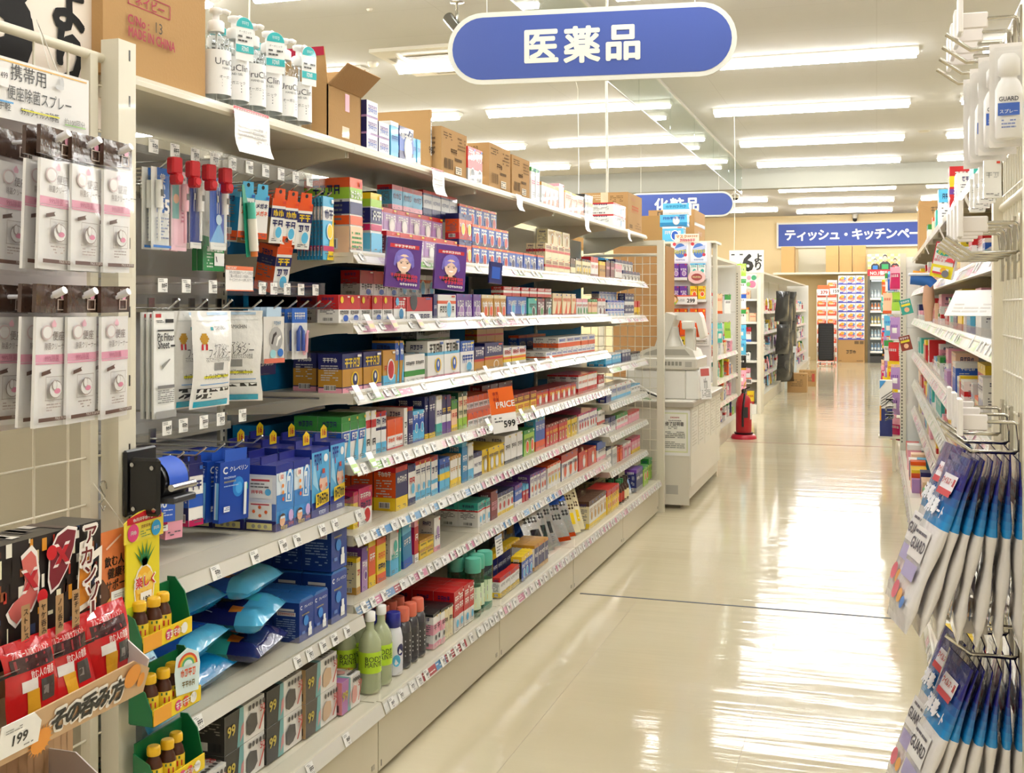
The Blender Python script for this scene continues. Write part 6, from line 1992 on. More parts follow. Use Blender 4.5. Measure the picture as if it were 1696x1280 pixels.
# handwritten card
CX_ = -1.545
yR = Yat(147, CX_)
zc = Zat(226, CX_, yR)
CW, CH = 0.36, 0.115
mb = MB().box(-0.0015, 0, -CW, 0, 0, CH, 'E9E6E2', 'print')
p_ = face_front(mb, CW, CH, 0.0004, y=-CW)
cf = lambda u: 1 - (yR - Yat(u, CX_)) / CW
cg = lambda u, v: (Zat(v, CX_, Yat(u, CX_)) - zc) / CH
p_.rect(0.1, 0.93, 0.98, 0.955, 'E8B45A')
for tx, ua, ub, v, hh, c_ in (('携帯用', 14, 78, 126, 0.030, '2A2826'), ('便座除菌スプレー', 11, 117, 164, 0.026, '2A2826'), ('99%ウィルス除菌', 33, 96, 190, 0.016, '2A2826'), ('約100回分', 105, 139, 205, 0.014, '6A6A60'), ('手軽', -6, 16, 174, 0.018, '2A2826')):
 p_.text(tx, (cf(ua) + cf(ub)) / 2, cg((ua + ub) / 2, v), hh, c_, 0.0, wmax=cf(ub) - cf(ua))
p_.rect(cf(33), 0.185, cf(96), 0.21, 'E6E02A'); p_.rect(cf(105), 0.1, cf(139), 0.12, '8FC060'); p_.rect(cf(-10), 0.25, cf(19), 0.28, '4F9FD8'); p_.disc(cf(99), 0.8, 0.006, 'BDBDBD', 0.012); p_.disc(cf(95), 0.72, 0.012, 'C9C9C9', 0.005)
p_.rect(cf(-30), 0.5, cf(10), 0.8, 'F4EDEC'); p_.text('499', cf(2), 0.68, 0.014, '3A3A3A', 0.0, wmax=0.05)
t = thing('handwritten_card', 'white handwritten card strung on the wire panel above the toilet seat sprays', 'card', (CX_, yR, zc))
obj('card', mb, t)
mb = MB()
for y in (-0.28, -0.10):
 mb.tube([(0.001, y - 0.012, 0.105), (-0.045, y, 0.22), (0.001, y + 0.012, 0.105)], 0.0012, 'E9E4D8', 'plastic', 4)
obj('string', mb, t)

# toilet seat spray packs on white hooks
def seat_paint(blot, ink):
 pass
def seat_pack(seed):
 rg = random.Random(seed)
 w_, h = 0.106, 0.262
 mb = pillow(w_, h - 0.05, 0.016, 'g bp3', seed, 'film', nx=8, nz=12)
 mb2 = MB()
 pk = MB()
 pk.box(-0.003, 0.003, -w_ / 2 + 0.004, w_ / 2 - 0.004, 0, h - 0.06, 'EDEAE8', 'print')
 p_ = face_front(pk, w_ - 0.008, h - 0.06, 0.0032)
 ink = '5A3A2C'
 p_.rect(0, 0.59, 1, 0.66, 'E39DB5'); p_.rect(0, 0.57, 1, 0.585, 'E39DB5'); p_.text('99%除菌', 0.5, 0.625, 0.011, 'B9607F', 0.0, wmax=0.6)
 p_.text('便座', 0.68, 0.83, 0.017, '6A5A54', 0.0); p_.text('除菌クリーナー', 0.6, 0.735, 0.018, '6A5A54', 0.0, wmax=0.7); p_.disc(0.3, 0.86, 0.017, 'D9C4C4', 0.014); p_.disc(0.3, 0.86, 0.014, 'EDEAE8', 0.011); p_.poly([(0.42, 0.94), (0.5, 0.98), (0.58, 0.94), (0.56, 0.91), (0.44, 0.91)], 'E9B4C4')
 p_.poly([(0.14, 0.50), (0.44, 0.53), (0.40, 0.515), (0.44, 0.49), (0.14, 0.465)], '5A3A2C')
 for a, b_, c_, e in ((0.26, 0.24, 0.82, 0.245), (0.26, 0.24, 0.27, 0.46), (0.81, 0.24, 0.82, 0.46), (0.26, 0.455, 0.82, 0.46)):
  p_.rect(a, b_, c_, e, 'A89A94')
 p_.disc(0.56, 0.34, 0.021, 'A89A94', 0.017); p_.disc(0.56, 0.34, 0.019, 'EDEAE8', 0.015); p_.disc(0.6, 0.325, 0.010, 'E08AA8', 0.005); p_.disc(0.5, 0.38, 0.008, 'B9AAA4', 0.01); p_.disc(0.5, 0.38, 0.006, 'EDEAE8', 0.008)
 p_.ticks(0.24, 0.14, 0.7, 0.22, 3, 'A89A94'); p_.rect(0, 0.055, 1, 0.09, '5A3A2C'); p_.text('MADE IN JAPAN', 0.74, 0.072, 0.006, 'D9CFC8', 0.0, wmax=0.45)
 hd = MB().box(-0.004, 0.004, -w_ / 2, w_ / 2, h - 0.052, h, '49352B', 'film')
 q = face_front(hd, w_, 0.052, 0.0043, h - 0.052)
 q.disc(0.78, 0.62, 0.008, 'E39DB5'); q.rect(0.6, 0.1, 0.86, 0.14, 'B9A79A'); q.rect(0.6, 0.1, 0.63, 0.5, 'B9A79A'); q.rect(0.83, 0.1, 0.86, 0.5, 'B9A79A'); q.rect(0.6, 0.46, 0.86, 0.5, 'B9A79A'); q.word(0.6, 0.8, 0.95, 0.9, 'B9A79A', 5)
 # clear film over the printed sleeve
 fl = MB()
 n = 9
 vs = []
 for j in range(n + 1):
  for i in range(5):
   u, v = i / 4 - 0.5, j / n
   vs.append((0.0065 + 0.008 * (1 - (2 * u) ** 2) * math.sin(math.pi * min(1, v * 1.1 + 0.02)) + 0.002 * math.sin(9 * v + 6 * u + seed), u * (w_ + 0.006), v * (h - 0.03) - 0.01))
 fl.add(vs, [(j * 5 + i, j * 5 + i + 1, (j + 1) * 5 + i + 1, (j + 1) * 5 + i) for j in range(n) for i in range(4)], (1, 1, 1, 1), 'clear', True)
 return pk.mesh('sleeve'), hd.mesh('header'), fl.mesh('film')
SP = [seat_pack(k) for k in range(3)]
hk = MB().tube([(-0.17, 0, 0), (0.0, 0, 0), (0.012, 0, 0.006)], 0.004, 'E4E2EA', 'plastic', 8)
hk.rbox(-0.182, -0.168, -0.014, 0.014, -0.02, 0.02, 0.003, 'D5D6E4', 'plastic')
hk.tube([(0.004, 0, 0.003), (0.026, 0, 0.012)], 0.0075, 'E9E7EA', 'plastic', 8)
hkm = hk.mesh('white_hook')
for tr, zz, us in ((1, 1.79, (95, 147, 199)), (0, 1.500, (88, 140, 195))):
 for i, u in enumerate(us):
  x = -1.445
  y = Yat(u, x)
  o = obj('white_hook', hkm, None, (x, y, zz))
  good(o, 'white plastic hook', 'hook', '%s row of the wire panel' % ('upper' if tr else 'lower'), y)
  for k in range(3 if i == 0 or tr == 0 else 2):
   t = bpy.data.objects.new('seat_spray_pack', None)
   COL.objects.link(t)
   s_ = SP[(i + k + tr) % 3]
   t.location = (x - 0.012 - k * 0.034 - (0.03 if k == 2 else 0), y, zz - 0.240)
   t.rotation_euler = ((-0.02, 0.0, 0.015)[i] + (-0.01 if k else 0.0), 0.02, 0.12)
   obj('sleeve', s_[0], t)
   obj('header', s_[1], t, label='brown header')
   obj('film', s_[2], t)
   good(t, 'pink-banded toilet seat spray pack', 'hanging pack', '%s row of the wire panel' % ('upper' if tr else 'lower'), y, 0, k)

# belt barrier on the post
yb = 2.12
t = thing('belt_barrier', 'black wall mounted belt barrier with blue belt on the cream post', 'belt barrier', (-1.555, yb, 1.10))
mb = MB().rbox(0.001, 0.012, -0.055, 0.055, -0.075, 0.07, 0.004, '16161A', 'plastic')
obj('mount_plate', mb, t)
mb = MB()
mb.tube([(0.05, -0.035, 0.0), (0.05, 0.055, 0.0)], 0.047, '121214', 'plastic', 24)
mb.rbox(0.013, 0.09, -0.05, -0.0355, -0.07, 0.055, 0.006, '141416', 'plastic')
mb.rbox(0.05, 0.115, -0.03, 0.055, -0.045, -0.03, 0.003, '3A3A3C', 'plastic')
obj('housing', mb, t)
mb = MB()
for x, z in ((0.025, 0.04), (0.075, 0.035), (0.028, -0.055), (0.08, -0.055)):
 mb.tube([(x, -0.0502, z), (x, -0.0535, z)], 0.005, 'B9B9BC', 'chrome', 8)
obj('screw', mb, t)
pts = [(0.05 + 0.050 * math.cos(a), 0.050 * math.sin(a)) for a in [math.radians(q) for q in range(-10, 95, 12)]]
mb = MB()
vs = [(x, y, z) for x, z in pts for y in (-0.024, 0.046)]
mb.add(vs, [(2 * k, 2 * k + 1, 2 * k + 3, 2 * k + 2) for k in range(len(pts) - 1)], '2456C4', 'satin', True)
obj('belt', mb, t, label='blue belt')
mb = MB().tube([(0.108, -0.03, -0.01), (0.108, 0.055, -0.01)], 0.008, 'B9B9BC', 'chrome', 10)
obj('roller', mb, t)

# hanging beer supplement display at the lower corner: printed header box and wood-look trays
WOOD = 'A8835F'
def sun(p_, u, v, r_):
 for k in range(20):
  a = 2 * math.pi * k / 20
  p_.k = 1
  p_.poly([(u + r_ * 1.0 / p_.w * math.cos(a - 0.07), v + r_ / p_.h * math.sin(a - 0.07)), (u + r_ * 1.35 / p_.w * math.cos(a), v + r_ * 1.35 / p_.h * math.sin(a)), (u + r_ * 1.0 / p_.w * math.cos(a + 0.07), v + r_ / p_.h * math.sin(a + 0.07))], 'E8952A')
 p_.disc(u, v, r_, 'E8952A', n=20)

td = thing('supplement_display', 'cardboard beer supplement display with printed header box and two wood-print trays', 'display stand', (0, 0, 0))
xf = -1.36
yr = Yat(167, xf)
yl = 1.25
mb = MB().box(xf - 0.085, xf, yl, yr, 0.885, 1.09, '1E1715', 'print', cols=[None, '3A3634', None, None, '8A6A2A', None])
p_ = Pr(mb, (xf, yl, 0.885), (0, 1, 0), (0, 0, 1), (1, 0, 0), yr - yl, 0.205)
W_ = yr - yl
rg = random.Random(5)
fx = lambda u: (Yat(u, xf) - yl) / W_
for k in range(150):                                  # lit street scene behind the print
 u, v = rg.random(), rg.random() ** 0.8
 a, b_ = rg.uniform(0.005, 0.03), rg.uniform(0.02, 0.16)
 p_.rect(u, v, min(u + a, 1), min(v + b_, 1), rg.choice(['E9E4D6', 'C9B48A', '8A4A2A', 'D8902A', '4A2A20', 'B83A2A', '3A4A6A', 'F0E8C8', '5A3A28', '1E1715']))
 p_.k = 1
def cross(u, v, s_, c_):
 for sg in (1, -1):
  p_.poly([(u - s_ / p_.w * 0.8 - 0.012, v - sg * s_ / p_.h), (u - s_ / p_.w * 0.8 + 0.012, v - sg * s_ / p_.h), (u + s_ / p_.w * 0.8 + 0.012, v + sg * s_ / p_.h), (u + s_ / p_.w * 0.8 - 0.012, v + sg * s_ / p_.h)], c_)
p_.k = 2
def blob(pts, grow):
 cx, cy = sum(q[0] for q in pts) / len(pts), sum(q[1] for q in pts) / len(pts)
 return [(fx(cx + (u - cx) * grow), cy + (v - cy) * grow) for u, v in pts]
S0 = [(34, 0.84), (50, 0.90), (58, 0.84), (62, 0.66), (60, 0.52), (50, 0.42), (38, 0.40), (26, 0.34), (16, 0.40), (12, 0.46), (22, 0.52), (36, 0.56), (40, 0.66)]
p_.poly(blob(S0, 1.14), 'F0E9E4'); p_.poly(S0 and blob(S0, 1), 'D06A62')
cross(fx(48), 0.66, 0.02, 'F0E4E0'); cross(fx(48), 0.66, 0.015, 'B8202C')
L0 = [(80, 0.84), (92, 0.96), (108, 1.0), (122, 0.97), (118, 0.84), (108, 0.68), (94, 0.56), (82, 0.52), (78, 0.62)]
p_.poly(blob(L0, 1.12), 'F0E9E4'); p_.poly(blob(L0, 1), '7A1F2C')
cross(fx(98), 0.80, 0.02, 'F0E4E0'); cross(fx(98), 0.80, 0.015, 'B8202C')
p_.disc(fx(80), 0.84, 0.013, 'C81E28'); p_.disc(fx(64), 0.5, 0.013, 'C81E28')
mug = [(120, 0.26), (142, 0.30), (146, 0.86), (126, 0.84)]
p_.poly(blob(mug, 1.06), 'F2E9DC'); p_.poly([(fx(u), v) for u, v in ((122, 0.30), (141, 0.33), (144, 0.72), (126, 0.70))], 'D8892A')
p_.poly([(fx(u), v) for u, v in ((146, 0.74), (162, 0.78), (161, 0.44), (143, 0.36), (144, 0.42), (156, 0.48), (157, 0.70), (146, 0.67))], 'F2E9DC')
for i, (ch, u) in enumerate(zip('アカンゾー', (142, 134, 138, 142, 140))):
 v = 0.90 - i * 0.165
 if ch == 'ー':
  p_.rect(fx(u) - 0.016, v - 0.04, fx(u) + 0.016, v + 0.10, 'F2EBE2'); p_.rect(fx(u) - 0.008, v - 0.03, fx(u) + 0.008, v + 0.09, '6A1A1A')
 else:
  p_.text(ch, fx(u), v, 0.040, 'F2EBE2', 0.09); p_.text(ch, fx(u), v, 0.034, '6A1A1A', 0.015)
for i, (s_, u) in enumerate(zip(('ストレス呑み', 'ヤケ呑み', 'ノリ呑み', '逆チャン呑み'), (27, 53, 78, 103))):
 v1 = 0.50 - i * 0.0
 p_.rect(fx(u) - 0.020, v1 - 0.44, fx(u) + 0.020, v1, 'B08A60'); p_.text(s_, fx(u), v1 - 0.06, 0.0115, '2A1C14', 0.01, vert=True)
p_.rect(0.0, 0.0, 1, 0.02, '120E0C'); p_.rect(0, 0.03, 1, 0.037, '8A8076')
q = Pr(mb, (xf - 0.085, yl, 1.09), (0, 1, 0), (1, 0, 0), (0, 0, 1), W_, 0.085)
for k in range(14):
 u = rg.random() * 0.95
 q.rect(u, 0.0, u + 0.04, rg.uniform(0.3, 1), rg.choice(['5A5654', 'C9C2B8', '8A3A3A', '6A6462', 'D8D2C6', '4A3A3A'])); q.k = 1
obj('header_box', mb, td)

def wood(mb, x0, x1, y0, y1, z0, z1):
 mb.box(x0, x1, y0, y1, z0, z1, WOOD, 'print')
mb = MB()
mb.box(-1.50, -1.494, yl, 1.835, 0.30, 0.884, 'B8926C', 'print')
p_ = Pr(mb, (-1.494, yl, 0.30), (0, 1, 0), (0, 0, 1), (1, 0, 0), 1.835 - yl, 0.584, e=0.0003)
for k in range(26):
 u = k / 26 + rg.uniform(0, 0.02)
 p_.rect(u, 0, u + 0.004, 1, rg.choice(['A07C58', 'C49E78', 'AC885F'])); p_.k = 1
obj('back_card', mb, td, label='wood-print backing card')

def tray(z, front):
 mb = MB()
 x1, y1 = -1.285, 1.765
 mb.box(-1.493, x1, yl, y1, z, z + 0.004, WOOD, 'print')
 # front lip leaning outwards, with sloping end
 mb.prism([(yl, 0), (y1, 0), (y1 + 0.004, 0.045), (y1 - 0.05, 0.075), (yl, 0.062)], (x1, 0, z), (0, 1, 0), (0.25, 0, 0.97), (0.97, 0, -0.25), 0.003, 'C8A47C', 'print')
 mb.prism([(0, 0), (0.205, 0), (0.222, 0.06), (0.06, 0.17), (0, 0.17)], (-1.492, y1, z), (1, 0, 0), (0, 0, 1), (0, 1, 0), 0.003, 'D5CBC6', 'print')
 o = obj('tray', mb, td)
 if front:
  mb = MB()
  p_ = Pr(mb, (x1 + 0.0045, yl, z + 0.001), (0, 1, 0), (0.25, 0, 0.97), (0.97, 0, -0.25), y1 - yl, 0.062, e=0.0006)
  for i, ch in enumerate('その呑み方'):
   uu = (Yat(86 + i * 24.5, x1) - yl) / (y1 - yl); p_.text(ch, uu, 0.52, 0.046, 'F2ECE4', 0.07); p_.text(ch, uu, 0.52, 0.038, '161414', 0.04)
   p_.k = 0
  p_.k = 4
  p_.disc(0.955, 0.5, 0.010, 'E8952A', 0.014)
  sun(p_, 0.47, 0.15, 0.022)
  p_.disc(0.90, 0.75, 0.022, 'E8952A', n=18)
  obj('lettering', mb, o)
 return o
tray(0.775, True)
tray(0.475, False)
mb = MB().prism([(-0.045, 0), (0.045, 0), (0.045, 0.035), (0.025, 0.055), (-0.045, 0.055)], (0, 0, 0), (0, 1, 0), (0, 0, 1), (1, 0, 0), 0.0015, 'F2F0EC', 'print')
p_ = Pr(mb, (0.0018, -0.045, 0), (0, 1, 0), (0, 0, 1), (1, 0, 0), 0.09, 0.055)
p_.text('199', 0.5, 0.42, 0.018, '2E2C2A', 0.012); p_.ticks(0.1, 0.7, 0.5, 0.85, 2, '888888'); p_.ticks(0.6, 0.1, 0.9, 0.2, 1, '888888')
one('price_card', mb, 'white price card reading 199 clipped to the upper wood-print tray', 'price card', (-1.272, Yat(28, -1.272), 0.79), (0, 0.2, 0))

def sup_paint(blot, ink):
 blot(0.08, 0.9, 0.92, 0.985, 'B81820', 4, 1); blot(0.1, 0.66, 0.9, 0.82, '3A1216', 6, 2); ink('アルコール対策サプリメント', 0.5, 0.855, 0.011, 'F0D8D4', 0.7, 0.0)
 for k in range(4):
  blot(0.16 + k * 0.18, 0.68, 0.2 + k * 0.18, 0.8, '8A2A30', 1, 1)
 ink('飲む人の健康', 0.62, 0.60, 0.013, 'F4EEE8', 0.45, 0.02)
 blot(0.22, 0.44, 0.52, 0.56, 'E9E4DC', 3, 2); blot(0.3, 0.16, 0.54, 0.44, 'D8A02A', 3, 4); blot(0.58, 0.28, 0.86, 0.52, '4A4844', 3, 3); blot(0.62, 0.34, 0.72, 0.44, '8A8680', 2, 2); blot(0.6, 0.08, 0.9, 0.15, 'F0EAE6', 3, 1)
sup = [pillow(0.112, 0.15, 0.026, 'R', 500 + k, 'film', painter=sup_paint).mesh('supplement_pouch') for k in range(3)]
for k, (x, u, z, rx, ry, tr) in enumerate(((-1.318, 190, 0.79, 0.06, -0.16, 1), (-1.318, 125, 0.785, 0.05, -0.16, 1), (-1.318, 62, 0.785, 0.02, -0.18, 1), (-1.33, 135, 0.487, 0.05, -0.3, 0), (-1.33, 65, 0.487, 0.05, -0.3, 0))):
 y = Yat(u, x)
 o = obj('supplement_pouch', sup[k % 3], None, (x, y, z), (rx, ry, -0.1))
 good(o, 'glossy red beer supplement pouch', 'pouch', '%s wood-print tray' % ('upper' if tr else 'lower'), y)
o = obj('supplement_pouch', sup[0], None, (-1.33, 1.33, 0.80), (0.0, -1.2, -0.1))
tag(o, 'glossy red beer supplement pouch lying flat at the near end of the upper tray', 'pouch')

# orange tag and small price card beside the header
mb = MB().box(-0.001, 0, -0.055, 0.055, -0.15, 0.04, 'E0814A', 'print')
p_ = face_front(mb, 0.11, 0.19, 0.0003, -0.15)
for k, s_ in enumerate(('飲む人の', '健康を', 'サポート')):
 p_.text(s_, 0.58, 0.66 - k * 0.13, 0.021, '1E1A18', 0.02, wmax=0.75)
p_.poly([(0.2, 0.82), (0.22, 0.8), (0.66, 0.92), (0.64, 0.94)], 'E9C4A8'); p_.rect(0.4, 0.29, 0.9, 0.3, 'F0D8C4'); p_.poly([(0, 0), (0.35, 0), (0.3, 0.35), (0.1, 0.5), (0, 0.5)], '5A3A2A'); p_.disc(0.86, 0.93, 0.004, '3A2A20')
p_.rect(0, 0, 1, 0.13, 'D98A1E'); p_.poly([(0.2, 0.12), (0.2, 0.24), (0.36, 0.3), (0.52, 0.24), (0.52, 0.12)], 'E8B45A'); p_.text('200', 0.36, 0.19, 0.014, 'B83A5A', 0.01); p_.poly([(0.56, 0.16), (0.56, 0.28), (0.72, 0.34), (0.88, 0.28), (0.88, 0.16)], 'F0DCC8'); p_.text('2020', 0.25, 0.06, 0.014, '3A2A18', 0.01)
yo = Yat(190, -1.52)
t = thing('hanging_tag', 'orange tag with black lettering hung by a string from the wire panel', 'tag', (-1.52, yo, 0.975))
obj('card', mb, t)
obj('string', MB().tube([(0.0005, 0.04, 0.032), (-0.03, -0.03, 0.14)], 0.001, 'E4DED0', 'plastic', 4), t)
mb = MB().box(-0.001, 0, -0.032, 0.032, 0, 0.055, 'F2F0EC', 'print')
p_ = face_front(mb, 0.064, 0.055, 0.0003); p_.text('148', 0.6, 0.5, 0.017, '2E2C2A', 0.012); p_.ticks(0.1, 0.75, 0.6, 0.9, 2, '999999'); p_.ticks(0.3, 0.12, 0.9, 0.25, 2, '999999')
one('price_card', mb, 'white price card reading 148 below the orange tag', 'price card', (-1.512, Yat(201, -1.512), Zat(1018, -1.512, Yat(201, -1.512))))
for i, (u, v) in enumerate(((163, 845), (205, 755))):
 y = Yat(u, -1.595)
 z = Zat(v, -1.595, y)
 pts = [(0.002 + 0.012 * math.sin(a), 0.012 * math.cos(a), 0.052 + 0.012 * math.sin(a)) for a in [math.radians(k) for k in range(-20, 230, 25)]]
 one('s_hook', MB().tube([(0.012, 0.012, 0.045)] + [(0.012, 0.010 * math.cos(a) , 0.052 + 0.012 * math.sin(a)) for a in [math.radians(k) for k in range(0, 200, 20)]] + [(0.012, 0.006, 0.03), (0.012, -0.008, 0.015), (0.012, 0.0, 0.0), (0.012, 0.008, 0.01)], 0.0016, 'B9B7B0', 'chrome', 6),
  'small steel S-hook on the wire panel %s' % ('over the orange tag' if i == 0 else 'beside the cream post'), 'hook', (-1.595, y, z), None, 'S-hooks on the wire panel')

# pineapple drink strip: yellow card, green trays, little bottles
SY0 = Yat(236, -1.50)
tp2 = thing('drink_strip', 'yellow pineapple card with green trays of small bottles, hanging at the cream post', 'display strip', (-1.50, SY0, 0))
U_, V_, N_ = (0, 1, 0), (0, 0, 1), (1, 0, 0)
mb = MB().box(-0.004, 0, -0.055, 0.06, 0.80, 0.985, 'EBD92A', 'print')
p_ = Pr(mb, (0, -0.055, 0.80), U_, V_, N_, 0.115, 0.185)
p_.rect(0, 0, 1, 0.25, 'B9CC2A'); p_.disc(0.52, 0.42, 0.036, 'F4F0E4', 0.052); p_.disc(0.52, 0.42, 0.032, 'F0B62E', 0.047)
for k in range(9):
 p_.disc(0.36 + 0.16 * (k % 3), 0.3 + 0.12 * (k // 3), 0.010, 'F6CE5A'); p_.k -= 1
p_.k += 1
for a in (-0.9, -0.55, -0.2, 0.2, 0.55, 0.9):
 p_.poly([(0.52 - 0.06, 0.68), (0.52 + 0.06, 0.68), (0.52 + 0.42 * math.sin(a), 0.72 + 0.26 * math.cos(a))], '1D7A3A'); p_.k -= 1
p_.k += 1
p_.text('楽しく', 0.52, 0.5, 0.025, 'F4EEE4', 0.05, wmax=0.75); p_.text('楽しく', 0.52, 0.5, 0.022, 'D8283A', 0.02, wmax=0.7)
p_.rect(0.36, 0.18, 0.70, 0.38, 'F4F2EE'); p_.text('199', 0.54, 0.29, 0.013, '2E2C2A', 0.012)
obj('pineapple_card', mb, tp2)
mb = MB()
arch = [(-0.065, 0.0), (0.07, 0.0), (0.07, 0.045)] + [(0.07 - 0.135 * k / 8, 0.045 + 0.018 * math.sin(math.pi * k / 8)) for k in range(1, 8)] + [(-0.065, 0.045)]
mb.prism(arch, (0.001, 0, 0.982), U_, V_, N_, 0.002, 'EFDB4A', 'print')
p_ = Pr(mb, (0.0034, -0.065, 0.982), U_, V_, N_, 0.135, 0.063)
p_.poly([(0.06, 0.62), (0.94, 0.62), (0.94, 0.84), (0.5, 0.98), (0.06, 0.84)], 'C81E2A'); p_.word(0.2, 0.68, 0.8, 0.8, 'F4EEE4', 8); p_.disc(0.2, 0.33, 0.019, 'D8407A'); p_.word(0.12, 0.26, 0.28, 0.4, 'F4EEE4', 2); p_.disc(0.78, 0.3, 0.017, '2FA0D8'); p_.word(0.7, 0.24, 0.86, 0.36, 'F4EEE4', 2); p_.word(0.38, 0.4, 0.62, 0.52, '8A4A2A', 4); p_.ticks(0.36, 0.1, 0.62, 0.35, 3, '6A8A4A')
obj('header_card', mb, tp2)
GT = [(0.755, 0.0), (0.59, 0.035), (0.43, 0.05)]
def g_tray(z, dy):
 mb = MB()
 y0, y1 = dy - 0.05, dy + 0.12
 mb.box(-0.022, -0.018, y0, y1, z, z + 0.11, '136B3A', 'print')
 mb.prism([(0, 0), (0.062, 0), (0.062, 0.02), (0.045, 0.09), (0.02, 0.12), (0, 0.12)], (-0.022, y1, z), (1, 0, 0), (0, 0, 1), (0, 1, 0), 0.003, '0F6B3C', 'print')
 mb.prism([(0, 0), (0.062, 0), (0.062, 0.02), (0.04, 0.07), (0, 0.09)], (-0.022, y0 - 0.003, z), (1, 0, 0), (0, 0, 1), (0, 1, 0), 0.003, '0F6B3C', 'print')
 mb.box(-0.022, 0.038, y0, y1, z - 0.003, z, '0F6B3C', 'print')
 mb.box(0.038, 0.041, y0 - 0.003, y1 + 0.003, z, z + 0.034, 'EBCB1E', 'print')
 p_ = Pr(mb, (0.041, y0 - 0.003, z), U_, V_, N_, 0.176, 0.034)
 p_.rect(0, 0, 0.36, 1, 'E8A02A'); [p_.disc(0.5 + 0.16 * k, 0.5, 0.012, c_) for k, c_ in enumerate(('D8407A', 'E0542A', 'F0EFE8'))]; p_.word(0.44, 0.3, 0.88, 0.7, 'F4EEE4', 6)
 return obj('green_tray', mb, tp2)
db = [(0.017, 0), (0.019, 0.004), (0.019, 0.056), (0.016, 0.068), (0.0115, 0.076), (0.0115, 0.082)]
for k, (z, dy) in enumerate(GT):
 g_tray(z, dy)
 for i in range(3):
  x, y = -1.492 + 0.006 * (i % 2), SY0 + dy - 0.022 + 0.041 * i
  bottle('drink_vial', 'small brown drink bottle with yellow cap', '%s green tray by the post' % ('upper', 'middle', 'lower')[k], x, y, z + 0.0005, db, [(0.0145, 0.08), (0.015, 0.082), (0.015, 0.095), (0.013, 0.099), (0.011, 0.1)], 'plastic', '4A2412', 'E8B51E',
   (0.008, 0.054, 0.0194), 'EBC92A', lambda mb, q, z0, z1: [mb.add([((q + 0.0005) * math.cos(a), (q + 0.0005) * math.sin(a), zz) for a, zz in ((a0, z_), (a0 + 0.7, z_), (a0 + 0.7, z_ + hh), (a0, z_ + hh))], [(0, 1, 2, 3)], c_, 'print') for a0, z_, hh, c_ in ((-1.0, 0.016, 0.012, 'F2F0E4'), (-0.9, 0.03, 0.012, 'C8302A'), (-1.2, 0.046, 0.006, '3A6A2A'))])
# little rainbow shelf talker
mb = MB().prism([(-0.03, 0), (0.03, 0), (0.035, 0.06), (0.03, 0.085), (0, 0.1), (-0.03, 0.085), (-0.035, 0.05)], (0, 0, 0), U_, V_, N_, 0.001, 'D9ECEC', 'print')
p_ = Pr(mb, (0.0013, -0.035, 0), U_, V_, N_, 0.07, 0.1)
for r_, c_ in ((0.027, 'D8503A'), (0.022, 'E8C03A'), (0.017, '5AB07A'), (0.012, 'D9ECEC')):
 p_.disc(0.5, 0.62, r_, c_, r_, a0=0, a1=math.pi)
p_.word(0.2, 0.38, 0.8, 0.55, 'D8603A', 4); p_.word(0.25, 0.15, 0.75, 0.28, '7A6A3A', 4)
one('shelf_talker', mb, 'white rainbow card in front of the ice pillow bags', 'card', (-1.456, SY0 + 0.10, 0.625), (0, 0, -0.3))

# things behind the wire panel
mb = MB().box(-0.14, 0, -0.25, 0.2, 0, 0.07, 'E4E2E6', 'print')
p_ = face_front(mb, 0.45, 0.07, 0.0003, y=-0.25); p_.text('PCR検査', 0.30, 0.5, 0.028, '4A5A9A', 0.02); p_.text('唾液検査センター', 0.68, 0.55, 0.016, '6A76A8', 0.0); p_.ticks(0.5, 0.12, 0.95, 0.3, 2, '9AA2C0')
t = thing('shelf_rack', 'cream shelf unit standing behind the wire panel', 'shelving', (0, 0, 0))
m2 = MB()
for z in (0.80, 0.45):
 m2.box(-2.10, -1.66, 0.8, 2.05, z - 0.02, z, 'DCD4C0', 'paint')
m2.box(-2.40, -1.63, 2.07, 2.085, 0.0, 1.66, 'AEA58F', 'paint')
obj('rack', m2, t)
one('test_kit_box', mb, 'white box with blue PCR lettering on the shelf behind the wire panel', 'box', (-1.68, 1.66, 0.8005), (0, 0, 0.1))
mb = MB().box(-0.1, 0.1, -0.13, 0.13, 0, 0.006, 'E9E6E2', 'print').box(-0.08, 0.06, -0.05, 0.12, 0.0061, 0.007, 'C84A2A', 'print').box(-0.08, 0.06, -0.12, -0.06, 0.0061, 0.007, '2F7A4A', 'print')
one('leaflet', mb, 'red and green leaflet lying on the white test kit box', 'leaflet', (-1.76, 1.68, 0.8715), (0, 0, 0.3))
one('black_cable', MB().tube([(-1.70, 1.58, 0.99), (-1.66, 1.70, 0.98), (-1.655, 1.78, 0.93), (-1.66, 1.76, 0.87), (-1.66, 1.66, 0.86)], 0.003, 'K', 'plastic', 6), 'thin black cable looping behind the wire panel', 'cable')
gp = carton_mesh('A tA15 oW72 hK50 bW15 zY', 0.05, 0.11, 0.02, 230, tab=0.02)
for k, u in enumerate((150, 168)):
 y = Yat(u, -1.68)
 o = obj('gum_pack', gp, None, (-1.655, y, 1.72))
 good(o, 'small gold hanging pack with round white mark', 'hanging pack', 'behind the wire panel', y)
one('gum_hanger', MB().box(-0.004, 0.0, -0.06, 0.075, 0, 0.18, '3E3C3A', 'plastic').tube([(0, -0.04, 0.15), (0.03, -0.04, 0.15)], 0.003, 'B9B9B4', 'chrome').tube([(0, 0.02, 0.15), (0.03, 0.02, 0.15)], 0.003, 'B9B9B4', 'chrome'), 'dark hanging plate behind the gold packs and the wire panel', 'hanger', (-1.685, Yat(160, -1.68), 1.70))

